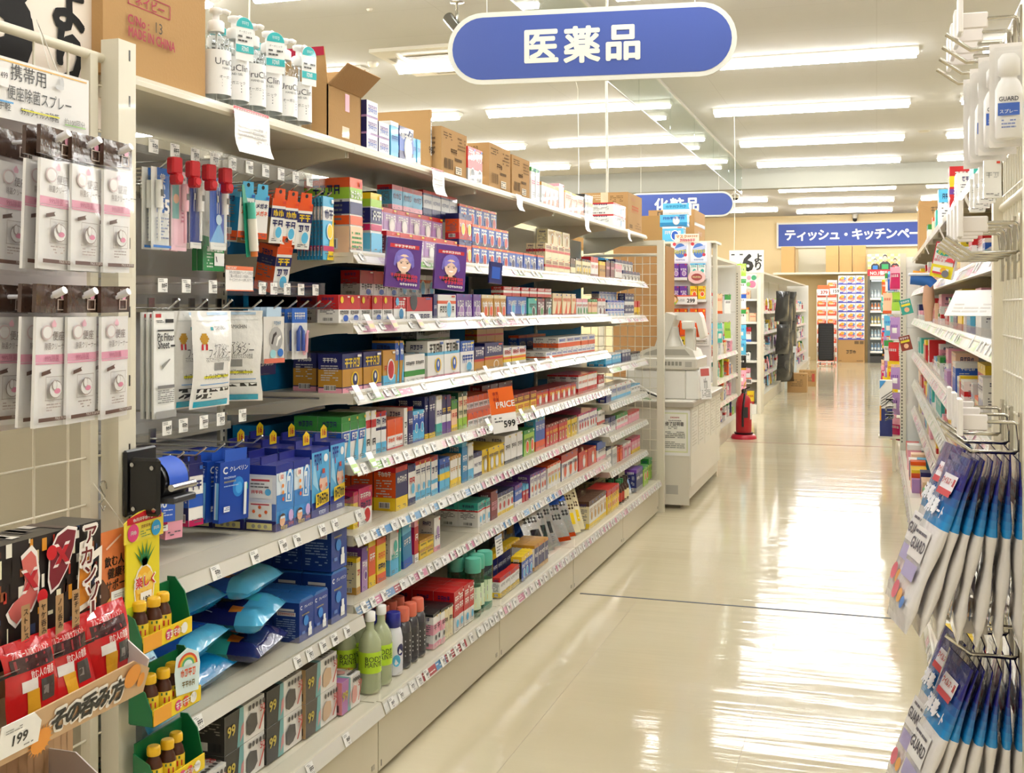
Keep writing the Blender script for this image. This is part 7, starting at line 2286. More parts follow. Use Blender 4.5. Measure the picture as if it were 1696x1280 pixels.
# ================================================================= the opposite side of the aisle
RX = 0.30                                   # shelf fronts of the opposite run
RB = 0.78
RBAYS = [(2.72, 4.0), (4.0, 5.28), (5.28, 6.56), (6.56, 7.84), (7.84, 9.12), (9.12, 10.4)]
RZ = [1.615, 1.375, 1.085, 0.845, 0.615]
RNAMES = ['opposite first bay', 'opposite second bay', 'opposite third bay', 'opposite fourth bay', 'opposite fifth bay', 'opposite sixth bay']
for bi, (y0, y1) in enumerate(RBAYS):
 t = thing('shelving_bay', 'cream shelving bay across the aisle, %s from the camera' % ORD[bi], 'shelving', (0, 0, 0))
 obj('back_panel', MB().box(RB, RB + 0.02, y0 + 0.022, y1 - 0.022, 0.12, 1.9, 'A9A49A', 'matte'), t)
 mb = MB().box(RB - 0.012, RB + 0.05, y1 - 0.02, y1 + 0.02, 0, 1.9, CREAM, 'paint')
 if bi == 0:
  mb.box(RB - 0.012, RB + 0.05, y0 - 0.02, y0 + 0.02, 0, 1.9, CREAM, 'paint')
 obj('upright', mb, t)
 rb = RB - 0.0135
 b_ = obj('base_deck', MB().box(0.19, rb, y0 + 0.003, y1 - 0.003, 0.2, 0.235, CREAM, 'paint'), t)
 obj('kick_panel', MB().box(0.20, 0.215, y0 + 0.003, y1 - 0.003, 0.02, 0.1995, 'DAD3BF', 'paint'), t)
 price_rail(b_, y0, y1, 0.182, 0.2, PINK, 0.6, h=0.04, tilt=0.35, stopper=0.05, sgn=-1, seed=900 + bi, step=0.12)
 for i, z in enumerate(RZ):
  s = shelf_board(t, y0, y1, z, RX, rb, sgn=-1)
  price_rail(s, y0, y1, RX - 0.012, z - 0.04, (PINK, GRN, PINK, PALEG, PINK)[i], 0.5, h=0.06, tilt=0.5, stopper=0.03, sgn=-1, seed=950 + bi * 7 + i, step=0.13)
 mb = MB().box(RX, rb, y0 + 0.001, y1 - 0.001, 1.888, 1.9, CREAM, 'paint').box(RX - 0.006, RX, y0 + 0.001, y1 - 0.001, 1.868, 1.9, 'D2CBB6', 'paint')
 s = obj('top_shelf', mb, t)
 L = rb - RX
 for y in (y0 + 0.006, (y0 + y1) / 2, y1 - 0.010):
  pts = [(0.0, -0.012), (L - 0.02, -0.012), (L - 0.02, -0.04)] + [(L * (1 - 0.6 * i / 6) - 0.02, -0.04 - 0.09 * (1 - math.cos(math.pi / 2 * i / 6))) for i in range(7)] + [(0.0, -0.14)]
  obj('bracket', MB().prism(pts, (rb, y, 1.9), (-1, 0, 0), (0, 0, 1), (0, 1, 0), 0.004, 'C6BFAA', 'paint'), s)
# end partition with its slotted upright
t = thing('partition_screen', 'white end panel with slotted upright closing the opposite run', 'panel', (0, 10.44, 0))
obj('panel', MB().box(0.245, 0.85, 0.0, 0.03, 0.0, 1.92, 'E6E3DA', 'paint').box(0.25, 0.84, -0.001, 0.0, 1.30, 1.303, 'B9B4A8', 'paint'), t)
mb = MB().box(0.195, 0.245, -0.01, 0.04, 0, 1.95, CREAM, 'paint')
for i in range(50):
 mb.box(0.205, 0.215, -0.0106, -0.0101, 0.3 + i * 0.03, 0.315 + i * 0.03, '4A463E', 'paint')
obj('upright', mb, t)

RDES = ['W tR30 hR60 bB15', 'W hB55 tS20', 'B tW15 hW60', 'R hW60 bW20', 'C hO60 tO15', 'W mR40-60 hK75', 'g hB60', 'T hW60 bW20', 'W tG25 hG55', 'O hW60 tY15', 'N hW65 bR20', 'Y hR60 bR20', 'W tp40 hM60', 'S hW55 bB25', 'e hR60', 'R tY20 hY60', 'W oB45 hN75', 'p hM60 tW20', 'L hF60', 'V hP60']
RKIND = ['toothpaste_carton', 'plaster_carton', 'supporter_carton', 'dental_carton', 'gauze_carton', 'care_carton']
rr = random.Random(77)
for bi, (y0, y1) in enumerate(RBAYS):
 for si in range(-1, 6):
  z = (RZ + [0.235])[si] if si >= 0 else 1.9
  y = y0 + 0.04
  lim = (0.19, 0.2, 0.24, 0.19, 0.18, 0.3)[si] if si >= 0 else 0.24
  xfr = RX + 0.03 if si < 5 else 0.225
  while y < y1 - 0.06:
   wd = rr.choice((0.06, 0.075, 0.09, 0.11)) * (1.0 if bi < 2 else 1.35)
   ds = rr.choice(RDES)
   n = rr.choice((1, 1, 2, 2, 3))
   hh = min(lim - 0.02, rr.uniform(0.07, 0.19))
   hh = round(hh / 0.01) * 0.01
   if si == -1 and (rr.random() < 0.45 or any(p_ - 0.25 < y < q_ for p_, q_ in ((4.1, 4.24), (5.83, 5.97), (6.84, 6.96), (9.15, 9.6)))):
    y += wd
    continue
   x = xfr + rr.choice((0.0, 0.005, 0.02, 0.05))
   me = carton_mesh(ds, wd - 0.004, hh, 0.1, rr.randrange(3), detail=bi < 4)
   for k in range(n):
    if y + wd > y1 - 0.02:
     break
    o = obj(RKIND[si] if si >= 0 else 'stock_carton', me, None, (x, y + wd / 2, z + 0.0004), (0, 0, math.pi))
    good(o, dphrase(ds, 'carton'), 'carton', '%s %s' % (RNAMES[bi], SNAME[si + 1] if si < 5 else 'bottom shelf'), y)
    y += wd
   y += rr.choice((0.002, 0.01, 0.02))

# bigger pieces on its top shelf
def on_top(u, v):
 d = (1.9 - EYE) * FPX / (509 - v)
 xc = (u - 848) / FPX * d
 return xc * CY - d * SY, d * CY + xc * SY
def plain_front(mb, w_, h, d):
 p_ = face_near(mb, d, h, -w_ / 2, x=-d, e=0.0008)
 p_.word(0.3, 0.75, 0.6, 0.88, '7A5F3C', 3); p_.ticks(0.2, 0.5, 0.9, 0.66, 3, '7A5F3C'); p_.disc(0.3, 0.2, 0.02, '7A5F3C'); p_.disc(0.3, 0.2, 0.014, BOXC)
t = thing('carton_box', 'tall brown carton at the far end of the opposite top shelf', 'cardboard box', (0.60, 9.4, 1.9004))
mb = MB().box(-0.29, 0.0, -0.16, 0.16, 0, 0.40, BOXC, 'board')
obj('box', mb, t)
mb = MB(); plain_front(mb, 0.32, 0.40, 0.29); obj('printing', mb, t)
cn = MB().lathe([(0.05, 0), (0.055, 0.004), (0.055, 0.14), (0.05, 0.144)], 0, 0, 'C8202C', 'print', 18)
cn.lathe([(0.0556, 0.03), (0.0556, 0.055)], 0, 0, 'E8C02A', 'print', 18, cap=False).lathe([(0.0556, 0.06), (0.0556, 0.085)], 0, 0, '3A2A6A', 'print', 18, cap=False).lathe([(0.0556, 0.09), (0.0556, 0.115)], 0, 0, 'F0E4E0', 'print', 18, cap=False)
cnm = cn.mesh('canister')
lid = MB().lathe([(0.057, 0.1445), (0.057, 0.156), (0.05, 0.158)], 0, 0, 'C01824', 'plastic', 18).mesh('lid')
for k, (x, y, z) in enumerate(((0.40, 4.08, 1.9004), (0.44, 4.9, 1.9004))):
 pass
t = thing('canister', 'red canister with yellow and purple bands standing on the opposite top shelf', 'canister', (0.395, 4.17, 1.9004))
obj('body', cnm, t)
obj('lid', lid, t)
rc = carton_mesh('R mY62-82 bR20 mP48-58 hK72', 0.12, 0.26, 0.12, 61)
one('stock_carton', rc, 'tall red carton with yellow label on the opposite top shelf', 'carton', (0.335, 5.9, 1.9004), (0, 0, math.pi))
one('stock_carton', carton_mesh('W tS30 hB60', 0.1, 0.25, 0.1, 62), 'tall pale box with light blue top farther along the opposite top shelf', 'carton', (0.335, 6.9, 1.9004), (0, 0, math.pi))
for k, y in enumerate((4.0, 4.75, 5.6, 7.2)):
 mb = MB()
 vs = [(-0.008 - 0.012 * math.sin(q * 0.8), yy, 0.002 - q * 0.02) for q in range(6) for yy in (-0.05, 0.05)]
 mb.add(vs, [(2 * q, 2 * q + 1, 2 * q + 3, 2 * q + 2) for q in range(5)], 'F1EFEB', 'print', True)
 one('shelf_notice', mb, 'white notice on the opposite top shelf edge, %s from the camera' % ORD[k], 'notice', (RX - 0.004, y, 1.897), None, 'notices on the opposite top shelf')

# cards and display models on the opposite run
def flat_card(name, w_, h, t_, painter, label, cat, loc, rot, base='F1EFEB'):
 mb = MB().box(-t_, 0, -w_ / 2, w_ / 2, 0, h, base, 'print')
 p_ = face_front(mb, w_, h, 0.0004)
 painter(p_)
 return one(name, mb, label, cat, loc, rot)
def bl(p_):
 p_.rect(0, 0, 1, 0.36, 'EBD92A'); p_.rect(0, 0.96, 1, 1, 'C8303A'); p_.rect(0, 0.36, 0.04, 1, 'C8303A'); p_.rect(0.96, 0.36, 1, 1, 'C8303A')
 p_.text('ベストリップ', 0.5, 0.87, 0.012, 'B8505A', 0.01, wmax=0.7); p_.disc(0.48, 0.72, 0.034, '3AA08A', 0.012); p_.text('かゆみ', 0.48, 0.72, 0.017, 'EBD92A', 0.02, wmax=0.6); p_.text('すばやく', 0.42, 0.58, 0.012, 'C8505A', 0.01); p_.text('鎮めます', 0.38, 0.49, 0.011, 'C8505A', 0.01); p_.disc(0.8, 0.48, 0.016, 'D8404A', a0=0, a1=math.pi)
 p_.rect(0.12, 0.1, 0.84, 0.28, 'E9ECEF'); p_.rect(0.12, 0.1, 0.6, 0.16, 'D8404A'); p_.disc(0.6, 0.22, 0.012, 'E8B02A'); p_.disc(0.72, 0.14, 0.014, '7A7A80')
x_ = 0.232
y_ = Yat(1557, x_)
flat_card('display_card', 0.085, 0.135, 0.02, bl, 'white and yellow box card hanging tilted at the opposite second shelf', 'display card', (x_, y_, Zat(460, x_, y_)), (-0.22, 0, math.pi + 1.15))
one('lotion_bottle', MB().lathe([(0.022, 0), (0.024, 0.003), (0.024, 0.05), (0.014, 0.06), (0.014, 0.065), (0.02, 0.066), (0.02, 0.105), (0.017, 0.108)], 0, 0, 'EDEBE8', 'plastic', 14), 'white capped lotion bottle behind the tilted box card', 'bottle', (0.345, y_ + 0.25, RZ[0] + 0.0005))
x_ = 0.245
y_ = Yat(1521, x_)
def pw(p_):
 p_.rect(0, 0, 1, 1, 'F0A01E'); p_.text('Power', 0.5, 0.62, 0.022, 'B83A1E', 0.03, wmax=0.8); p_.word(0.4, 0.28, 0.85, 0.36, 'F4E8D8', 6)
flat_card('price_card', 0.09, 0.085, 0.003, pw, 'orange square card with red word Power hanging at the opposite second shelf', 'card', (x_, y_, Zat(472, x_, y_)), (-0.15, 0, math.pi + 1.2), 'F0A01E')
x_ = 0.27
y_ = Yat(1616, x_)
flat_card('sloping_notice', 0.28, 0.085, 0.002, lambda p_: (p_.ticks(0.1, 0.1, 0.9, 0.5, 3, 'D5CFC8'), p_.word(0.6, 0.7, 0.9, 0.85, 'A9B4DC', 6)), 'blank white sloping notice on the opposite first bay', 'notice', (x_, y_, Zat(523, x_, y_)), (0, -0.5, math.pi + 0.6))
t = thing('leg_model', 'upside-down display leg wearing a blue and white shoe on the opposite run', 'display leg', (0.245, Yat(1538, 0.245), Zat(532, 0.245, Yat(1538, 0.245))))
obj('leg', MB().lathe([(0.018, 0), (0.022, 0.05), (0.030, 0.1), (0.024, 0.16), (0.020, 0.19)], 0, 0, 'D8A888', 'satin', 14), t)
mb = MB()
sh = [(0.02, 0.18, 0.024), (0.0, 0.2, 0.034), (-0.03, 0.205, 0.034), (-0.06, 0.21, 0.026), (-0.085, 0.212, 0.012)]
mb.tube([(x, 0, z) for x, z, r_ in sh], 0.03, '2F6FC0', 'satin', 10)
mb.rbox(-0.095, 0.035, -0.034, 0.034, 0.225, 0.24, 0.005, 'E9EEF2', 'satin')
obj('shoe', mb, t, label='blue and white shoe')
for k, (u, v, c_, lb) in enumerate(((1504, 520, '2F9A8A', 'green and yellow'), (1503, 580, '8A3A2A', 'dark red picture'))):
 x_ = 0.24
 y_ = Yat(u, x_)
 def pic(p_, c_=c_):
  p_.rect(0, 0, 1, 1, c_); p_.rect(0.1, 0.55, 0.9, 0.7, 'EBD92A'); p_.word(0.1, 0.76, 0.9, 0.9, 'F1EFEB', 4); p_.disc(0.5, 0.3, 0.02, 'E8B48A')
 flat_card('price_card', 0.09, 0.12, 0.003, pic, '%s card hanging at the end of the opposite run' % lb, 'card', (x_, y_, Zat(v, x_, y_)), (0.25, 0, math.pi + 1.3), c_)

# ---------------------------------------------------------------- wire panel with hooks beside the camera
MX = 0.25
ya, yb_ = 2.10, 2.66
t = grid_panel('wire_panel', 'cream wire panel with hooks on the opposite side, beside the camera', (MX + 0.012, ya, 0), (0, 1, 0), yb_ - ya, 2.04, 0.045, 0.075, 0.05, z0=0.25)
obj('post', MB().box(-0.02, 0.022, 0.0, 0.05, 0, 2.06, 'E4DCC6', 'paint'), t)
obj('post', MB().box(-0.02, 0.022, yb_ - ya - 0.0, yb_ - ya + 0.045, 0, 1.72, 'E4DCC6', 'paint'), t)
obj('cross_rail', MB().tube([(0.0, 0.05, 1.695), (0.0, yb_ - ya, 1.695)], 0.010, 'E4DCC6', 'paint', 8), t)
hkd = MB().tube([(0.10, 0, 0.05), (0.10, 0, 0.0), (0.092, 0, -0.004), (0.015, 0, -0.004), (-0.028, 0, 0.028)], 0.0042, 'CFCBC2', 'chrome', 8)
hkd.tube([(0.10, 0, 0.012), (0.096, 0, 0.048), (0.09, 0, 0.052), (0.03, 0, 0.052)], 0.0038, 'CFCBC2', 'chrome', 8)
hkd.box(0.098, 0.104, -0.014, 0.014, -0.05, 0.07, 'C9C5BC', 'chrome')
hkm2 = hkd.mesh('wire')
tk_ = MB().rbox(0.0, 0.045, -0.004, 0.004, 0.035, 0.065, 0.002, 'EDE6E2', 'plastic').rbox(-0.008, 0.001, -0.022, 0.022, 0.025, 0.095, 0.002, 'F1ECE8', 'plastic')
tkm = tk_.mesh('ticket_holder')
HGR = [(1.965, 'top hook group', 4), (1.585, 'second hook group', 4), (1.215, 'third hook group', 3), (0.835, 'lowest hook group', 3)]
HYS = [2.27, 2.38, 2.49, 2.60]
HYW = [2.275, 2.435, 2.595]
for z, nm, n in HGR:
 for k in range(n):
  y = HYS[k] if n == 4 else HYW[k]
  o = bpy.data.objects.new('display_hook', None)
  COL.objects.link(o)
  o.location = (MX - 0.098, y, z)
  obj('wire', hkm2, o)
  obj('ticket_holder', tkm, o, label='white plastic ticket holder')
  good(o, 'chrome hook with white ticket holder', 'hook', nm + ', opposite wire panel', y)

# wet sheet packs, thin at the punched top and thick below
def sheet_pack(seed):
 rg = random.Random(seed)
 w_, h = 0.145, 0.34
 mb = MB()
 N_ = 22
 def th(v):
  if v > 0.93:
   return 0.0012
  if v > 0.62:
   return 0.0012 + 0.0076 * (0.93 - v) / 0.31
  if v > 0.10:
   return 0.0088
  return 0.0088 * max(0.06, v / 0.10)
 deep, lite = lin('1C1E78'), lin('1787C8')
 def cc(v):
  if v > 0.93:
   return lin('23246A')
  if v > 0.60:
   f = (v - 0.60) / 0.33
   f = min(1, f * 1.4)
   return tuple(lite[i] + (deep[i] - lite[i]) * f for i in range(3)) + (1,)
  if v > 0.585:
   return lin('F4F2EE')
  return lin('DAD5D2')
 rows_ = []
 for j in range(N_ + 1):
  v = j / N_
  wob = 0.002 * math.sin(7 * v + seed)
  a = th(v) + (0.002 * math.sin(16 * v + 2 * seed) if 0.1 < v < 0.6 else 0)
  a = max(a, 0.0008)
  ww = w_ / 2 * (0.96 + 0.04 * math.cos(6 * v))
  rows_.append([(a * 0.5 + wob, -ww), (a + wob, -ww * 0.85), (a * 1.05 + wob, 0), (a + wob, ww * 0.85), (a * 0.5 + wob, ww), (-a * 0.5 + wob, ww), (-a + wob, ww * 0.85), (-a + wob, -ww * 0.85), (-a * 0.5 + wob, -ww)])
 for j in range(N_):
  z0, z1 = j / N_ * h, (j + 1) / N_ * h
  A, B = rows_[j], rows_[j + 1]
  n = len(A)
  vs = [(x, y, z0) for x, y in A] + [(x, y, z1) for x, y in B]
  mb.add(vs, [(i, (i + 1) % n, n + (i + 1) % n, n + i) for i in range(n)], cc((j + 0.5) / N_), 'film', True)
 tilt = 0.0085 / (0.31 * h)
 p_ = Pr(mb, (0.0122, -w_ / 2, 0.56 * h), (0, 1, 0), (-tilt * 0.9, 0, 1), (1, 0, tilt), w_, h * 0.36)
 p_.rect(0.25, 0.62, 0.8, 0.9, 'E9E4E8'); p_.text('ウイルス・菌', 0.52, 0.79, 0.014, 'C8303A', 0.02, wmax=0.5); p_.rect(0.25, 0.56, 0.8, 0.66, 'C8303A'); p_.text('消毒', 0.36, 0.36, 0.030, 'F2F0F4', 0.05); p_.text('シート', 0.7, 0.32, 0.024, 'F2F0F4', 0.03, wmax=0.4)
 p_ = Pr(mb, (0.0128, -w_ / 2, 0.06 * h), (0, 1, 0), (0, 0, 1), (1, 0, 0), w_, h * 0.5)
 p_.rect(0.15, 0.62, 0.8, 0.98, 'E6E2E0'); p_.text('GUARD', 0.46, 0.78, 0.022, '5A5660', 0.02, wmax=0.6); p_.ticks(0.2, 0.88, 0.7, 0.95, 1, '6A6670'); p_.rect(0.25, 0.4, 0.8, 0.58, 'A9A0C8'); p_.disc(0.3, 0.22, 0.018, 'D86A7A'); p_.disc(0.55, 0.2, 0.014, 'E8A85A'); p_.disc(0.75, 0.16, 0.012, '5A8AD0')
 return mb.mesh('wet_sheet_pack')
WS = [sheet_pack(k) for k in range(3)]
for z, nm, n7 in ((1.215, 'third hook group', 7), (0.835, 'lowest hook group', 7)):
 for k, y in enumerate(HYW[:2]):
  m_ = n7 if k == 0 else 5
  for i in range(m_):
   f = i / (m_ - 1)
   x = 0.150 + 0.096 * (1 - f)
   # bodies push each other outwards: the outermost swings farthest
   sw = 0.36 * f
   yw = math.pi + 0.22 * f * f * f
   # hang from the punched top
   R_ = Matrix.Rotation(yw, 4, 'Z')
   T_ = Matrix.Rotation(-sw, 4, 'Y')
   M_ = Matrix.Translation((x, y, z - 0.018)) @ R_ @ T_ @ Matrix.Translation((0, 0, -0.335))
   o = obj('wet_sheet_pack', WS[i % 3])
   o.matrix_world = M_
   o.location, o.rotation_euler, _s = M_.to_translation(), M_.to_euler(), None
   good(o, 'blue-topped wet sheet pack' if i < m_ - 1 else 'outermost blue-topped wet sheet pack with printed face', 'wet sheet pack', '%s, %s hook' % (nm, 'front' if k == 0 else 'second'), -f)

# white spray bottles in clear blisters on the top hooks
def sbp():
 c_ = MB().box(-0.0015, 0, -0.034, 0.034, 0, 0.19, 'F1ECE8', 'print')
 b_ = MB().lathe([(0.022, 0.012), (0.024, 0.016), (0.024, 0.10), (0.018, 0.115), (0.014, 0.12), (0.014, 0.125), (0.019, 0.127), (0.019, 0.155), (0.012, 0.165)], 0.026, 0, 'F1EDEA', 'plastic', 14)
 p_ = Pr(b_, (0.0505, -0.02, 0.02), (0, 1, 0), (0, 0, 1), (1, 0, 0), 0.04, 0.075)
 p_.text('GUARD', 0.5, 0.82, 0.008, '3A3A44', 0.015, wmax=0.8); p_.rect(0.05, 0.42, 0.95, 0.72, '2F63C8'); p_.text('スプレー', 0.5, 0.52, 0.007, 'F1F3F8', 0.01, wmax=0.8); p_.ticks(0.2, 0.1, 0.8, 0.34, 3, '7A8AC0')
 s_ = MB().rbox(0.0005, 0.055, -0.032, 0.032, 0.004, 0.175, 0.008, (1, 1, 1, 1), 'clear')
 return c_.mesh('card'), b_.mesh('bottle'), s_.mesh('blister_shell')
SB = sbp()
for k, (y, x) in enumerate(((2.27, 0.232), (2.38, 0.222), (2.49, 0.215), (2.60, 0.21))):
 o = bpy.data.objects.new('spray_pack', None)
 COL.objects.link(o)
 o.location = (x, y - 0.014, 1.965 - 0.19)
 o.rotation_euler = (0.0, 0.03, -math.pi / 2 - 0.12)
 obj('card', SB[0], o)
 obj('bottle', SB[1], o)
 obj('blister_shell', SB[2], o)
 good(o, 'white spray bottle in clear blister', 'spray', 'top hook group, opposite wire panel', y)
for k in range(4):
 o = obj('white_box', carton_mesh('W hg60', 0.03, 0.07, 0.02, 77), None, (0.205 + 0.0 * k, HYS[k] - 0.0, 1.585 + 0.099), (0, 0, -math.pi / 2))
 good(o, 'small white box above a hook', 'box', 'second hook group, opposite wire panel', HYS[k])

# ================================================================= the counter beyond the long shelves
t = thing('counter', 'cream service counter with certificate on its front, past the wire grid', 'counter', (0, 0, 0))
x0, x1, y0, y1 = -2.05, -1.30, 8.26, 9.9
obj('cabinet', MB().box(x0, x1 - 0.02, y0 + 0.01, y1, 0.06, 0.745, 'D8D2C2', 'paint').box(x1 - 0.02, x1, y0 + 0.05, y1 + 0.0, 0.16, 0.745, 'E2DDD0', 'paint').box(x0, x1 - 0.005, y0, y0 + 0.01, 0.03, 0.745, 'D9D3C4', 'paint').box(x0 + 0.05, x1 - 0.08, y0 + 0.06, y1 - 0.02, 0.0, 0.06, '8A8478', 'paint'), t)
obj('counter_top', MB().rbox(x0 - 0.03, x1 + 0.03, y0 - 0.03, y1, 0.746, 0.79, 0.006, 'A9A294', 'paint').box(x0 - 0.02, x1 + 0.02, y0 - 0.02, y1 - 0.01, 0.79, 0.792, 'D9D4C6', 'paint'), t)
mb = MB()
px = lambda u: Xat(u, y0)
pz = lambda v: Zat(v, -1.45, y0)
mb.box(px(1103), px(1123), y0 - 0.002, y0 - 0.0005, pz(818), pz(803), 'B5B1A8', 'paint')
obj('vent_plate', mb, t)
mb = MB()
a, b_, c_, e = px(1092), px(1143), pz(754), pz(679)
mb.box(a, b_, y0 - 0.004, y0 - 0.0005, c_, e, 'EDECEA', 'print')
p_ = Pr(mb, (a, y0 - 0.0041, c_), (1, 0, 0), (0, 0, 1), (0, -1, 0), b_ - a, e - c_, e=0.0008)
p_.rect(0.1, 0.07, 0.93, 0.95, 'D9DCB0'); p_.rect(0.14, 0.1, 0.89, 0.92, 'EFEDE2')
p_.word(0.36, 0.82, 0.66, 0.855, 'B84A4A', 6); p_.word(0.3, 0.76, 0.72, 0.785, '4A4A48', 8); p_.text('修了証明書', 0.5, 0.70, 0.03, '3A3A38', 0.01, wmax=0.6)
p_.ticks(0.3, 0.58, 0.6, 0.65, 2, '777777'); p_.ticks(0.2, 0.38, 0.85, 0.54, 4, '8A8A86'); p_.ticks(0.2, 0.16, 0.85, 0.32, 4, '9A9A92')
one('certificate', mb, 'framed certificate with green border on the front of the counter', 'certificate')
for k in range(5):
 yy = y0 + 0.08 + k * 0.33
 mb = MB().box(x1 + 0.0005, x1 + 0.002, yy, yy + 0.27, 0.40 + 0.03 * (k % 2), 0.735, 'E9E6DC', 'print')
 p_ = Pr(mb, (x1 + 0.0022, yy, 0.43), (0, 1, 0), (0, 0, 1), (1, 0, 0), 0.27, 0.3)
 p_.ticks(0.08, 0.05, 0.92, 0.95, 12, 'C9C5B8')
 o = obj('notice_sheet', mb)
 good(o, 'printed sheet taped to the aisle side of the counter', 'notice', 'counter side', yy)

# grey terminal with two tilted heads, on a white printer
t = thing('printer', 'white printer box under the grey terminal on the counter', 'printer', (0, 0, 0))
pa, pb2 = Xat(1040, 8.5), Xat(1160, 8.5)
obj('body', MB().rbox(pa, pb2 - 0.10, 8.42, 8.9, 0.7925, 1.01, 0.008, 'DDD9CF', 'plastic').rbox(pb2 - 0.099, pb2, 8.42, 8.9, 0.7925, 1.01, 0.006, 'E6E3DA', 'plastic'), t)
obj('vent', MB().box(pb2 + 0.0002, pb2 + 0.001, 8.5, 8.8, 0.85, 0.98, '8A8FA0', 'plastic'), t)
t = thing('terminal', 'grey office terminal with two tilted heads and a louvred base on the counter', 'terminal', (0, 0, 0))
G = 'CBC6B8'
ta, tb_ = Xat(1055, 8.5), Xat(1158, 8.5)
mb = MB().rbox(ta, tb_, 8.40, 8.92, 1.0125, 1.105, 0.012, G, 'plastic')
for k in range(7):
 xx = ta + 0.17 + k * 0.028
 mb.box(xx, xx + 0.02, 8.399, 8.3999, 1.045, 1.075, '8A867A', 'plastic')
mb.box(tb_ - 0.09, tb_ - 0.04, 8.399, 8.3999, 1.035, 1.075, 'A9A498', 'plastic')
obj('base', mb, t)
mb = MB().prism([(ta + 0.02, 1.106), (tb_ - 0.02, 1.106), (tb_ - 0.04, 1.155), (tb_ - 0.1, 1.185), (ta + 0.14, 1.185), (ta + 0.04, 1.15)], (0, 8.45, 0), (1, 0, 0), (0, 0, 1), (0, 1, 0), 0.4, G, 'plastic')
mb.prism([(ta + 0.06, 1.12), (tb_ - 0.06, 1.12), (tb_ - 0.1, 1.165), (ta + 0.16, 1.165), (ta + 0.08, 1.14)], (0, 8.4495, 0), (1, 0, 0), (0, 0, 1), (0, -1, 0), 0.001, '9C978A', 'plastic')
obj('hood', mb, t)
mb = MB().lathe([(0.10, 1.18), (0.085, 1.22), (0.06, 1.27), (0.055, 1.33)], Xat(1112, 8.6), 8.6, G, 'plastic', 18)
obj('neck', mb, t)
mb = MB()
def slab2(u0, v0, u1, v1, w_, yy, th_):
 xa, za, xb, zb = Xat(u0, yy), Zat(v0, -1.5, yy), Xat(u1, yy), Zat(v1, -1.5, yy)
 L = math.hypot(xb - xa, zb - za)
 ux, uz = (xb - xa) / L, (zb - za) / L
 return [(xa, za), (xb, zb), (xb - uz * -w_, zb + ux * -w_), (xa - uz * -w_, za + ux * -w_)]
mb.prism(slab2(1107, 517, 1088, 576, -0.075, 8.62, 0.1), (0, 8.5, 0), (1, 0, 0), (0, 0, 1), (0, 1, 0), 0.3, G, 'plastic')
obj('customer_head', mb, t)
x_a, x_b = Xat(1121, 8.6), Xat(1164, 8.6)
mb = MB().prism([(x_a - 0.02, Zat(517, -1.5, 8.6)), (x_b - 0.03, Zat(517, -1.5, 8.6)), (x_b - 0.012, Zat(524, -1.5, 8.6)), (x_b + 0.02, Zat(556, -1.5, 8.6)), (x_b - 0.02, Zat(562, -1.5, 8.6)), (x_b - 0.05, Zat(533, -1.5, 8.6)), (x_a, Zat(530, -1.5, 8.6))], (0, 8.6, 0), (1, 0, 0), (0, 0, 1), (0, 1, 0), 0.16, 'D6D1C4', 'plastic')
mb.rbox(Xat(1137, 8.6), Xat(1153, 8.6), 8.52, 8.62, Zat(590, -1.5, 8.6), Zat(541, -1.5, 8.6), 0.01, G, 'plastic').rbox(Xat(1134, 8.6), Xat(1152, 8.6), 8.46, 8.58, Zat(545, -1.5, 8.6), Zat(531, -1.5, 8.6), 0.008, 'D6D1C4', 'plastic')
obj('operator_head', mb, t)
for k, (pts, col, lb) in enumerate((([(-1.98, 8.40, 0.95), (-1.75, 8.33, 0.93), (-1.62, 8.32, 0.85), (-1.5, 8.34, 0.798)], 'D9D5CC', 'thick grey cable curling over the counter edge'), ([(-1.93, 8.38, 0.9), (-1.86, 8.33, 0.83), (-1.72, 8.30, 0.81), (-1.6, 8.33, 0.798)], '3FA04A', 'green wire curling on the counter'),
         ([(-1.88, 8.37, 0.9), (-1.82, 8.31, 0.82), (-1.66, 8.30, 0.86), (-1.5, 8.33, 0.7975)], 'K', 'black wire curling on the counter'), ([(-2.02, 8.24, 1.1), (-2.02, 8.19, 0.9), (-2.0, 8.2, 0.6), (-1.97, 8.18, 0.4), (-1.99, 8.2, 0.2)], '2A2A2C', 'bundle of black cables hanging behind the wire grid'))):
 one('power_cable', MB().tube(pts, 0.012 if k == 0 else 0.006 if k < 3 else 0.016, col, 'plastic', 8), lb, 'cable')
mb = MB().box(0, 0.001, 0, 0.09, 0, 0.24, 'F0EEE9', 'print')
p_ = Pr(mb, (0.0012, 0, 0), (0, 1, 0), (0, 0, 1), (1, 0, 0), 0.09, 0.24)
p_.rect(0.1, 0.72, 0.9, 0.95, 'C8605A'); p_.word(0.3, 0.3, 0.7, 0.66, 'A9A9A4', 1); p_.ticks(0.1, 0.05, 0.9, 0.3, 5, '8A8A86')
one('price_card', mb, 'white and red leaflet leaning against the printer', 'leaflet', (pb2 + 0.015, 8.45, 0.7925), (0.05, -0.06, -0.9))
mb = MB().box(0, 0.001, 0, 0.14, 0, 0.11, 'EDE9E4', 'print')
p_ = Pr(mb, (0.0012, 0, 0), (0, 1, 0), (0, 0, 1), (1, 0, 0), 0.14, 0.11)
p_.rect(0, 0.88, 1, 1, 'D8603A'); p_.ticks(0.1, 0.1, 0.9, 0.8, 5, 'B9B5AE')
one('notice_card', mb, 'white card with orange edge hanging behind the terminal', 'card', (Xat(1147, 9.78), 9.785, Zat(572, -1.6, 9.78)), (0, 0.0, -math.pi / 2))

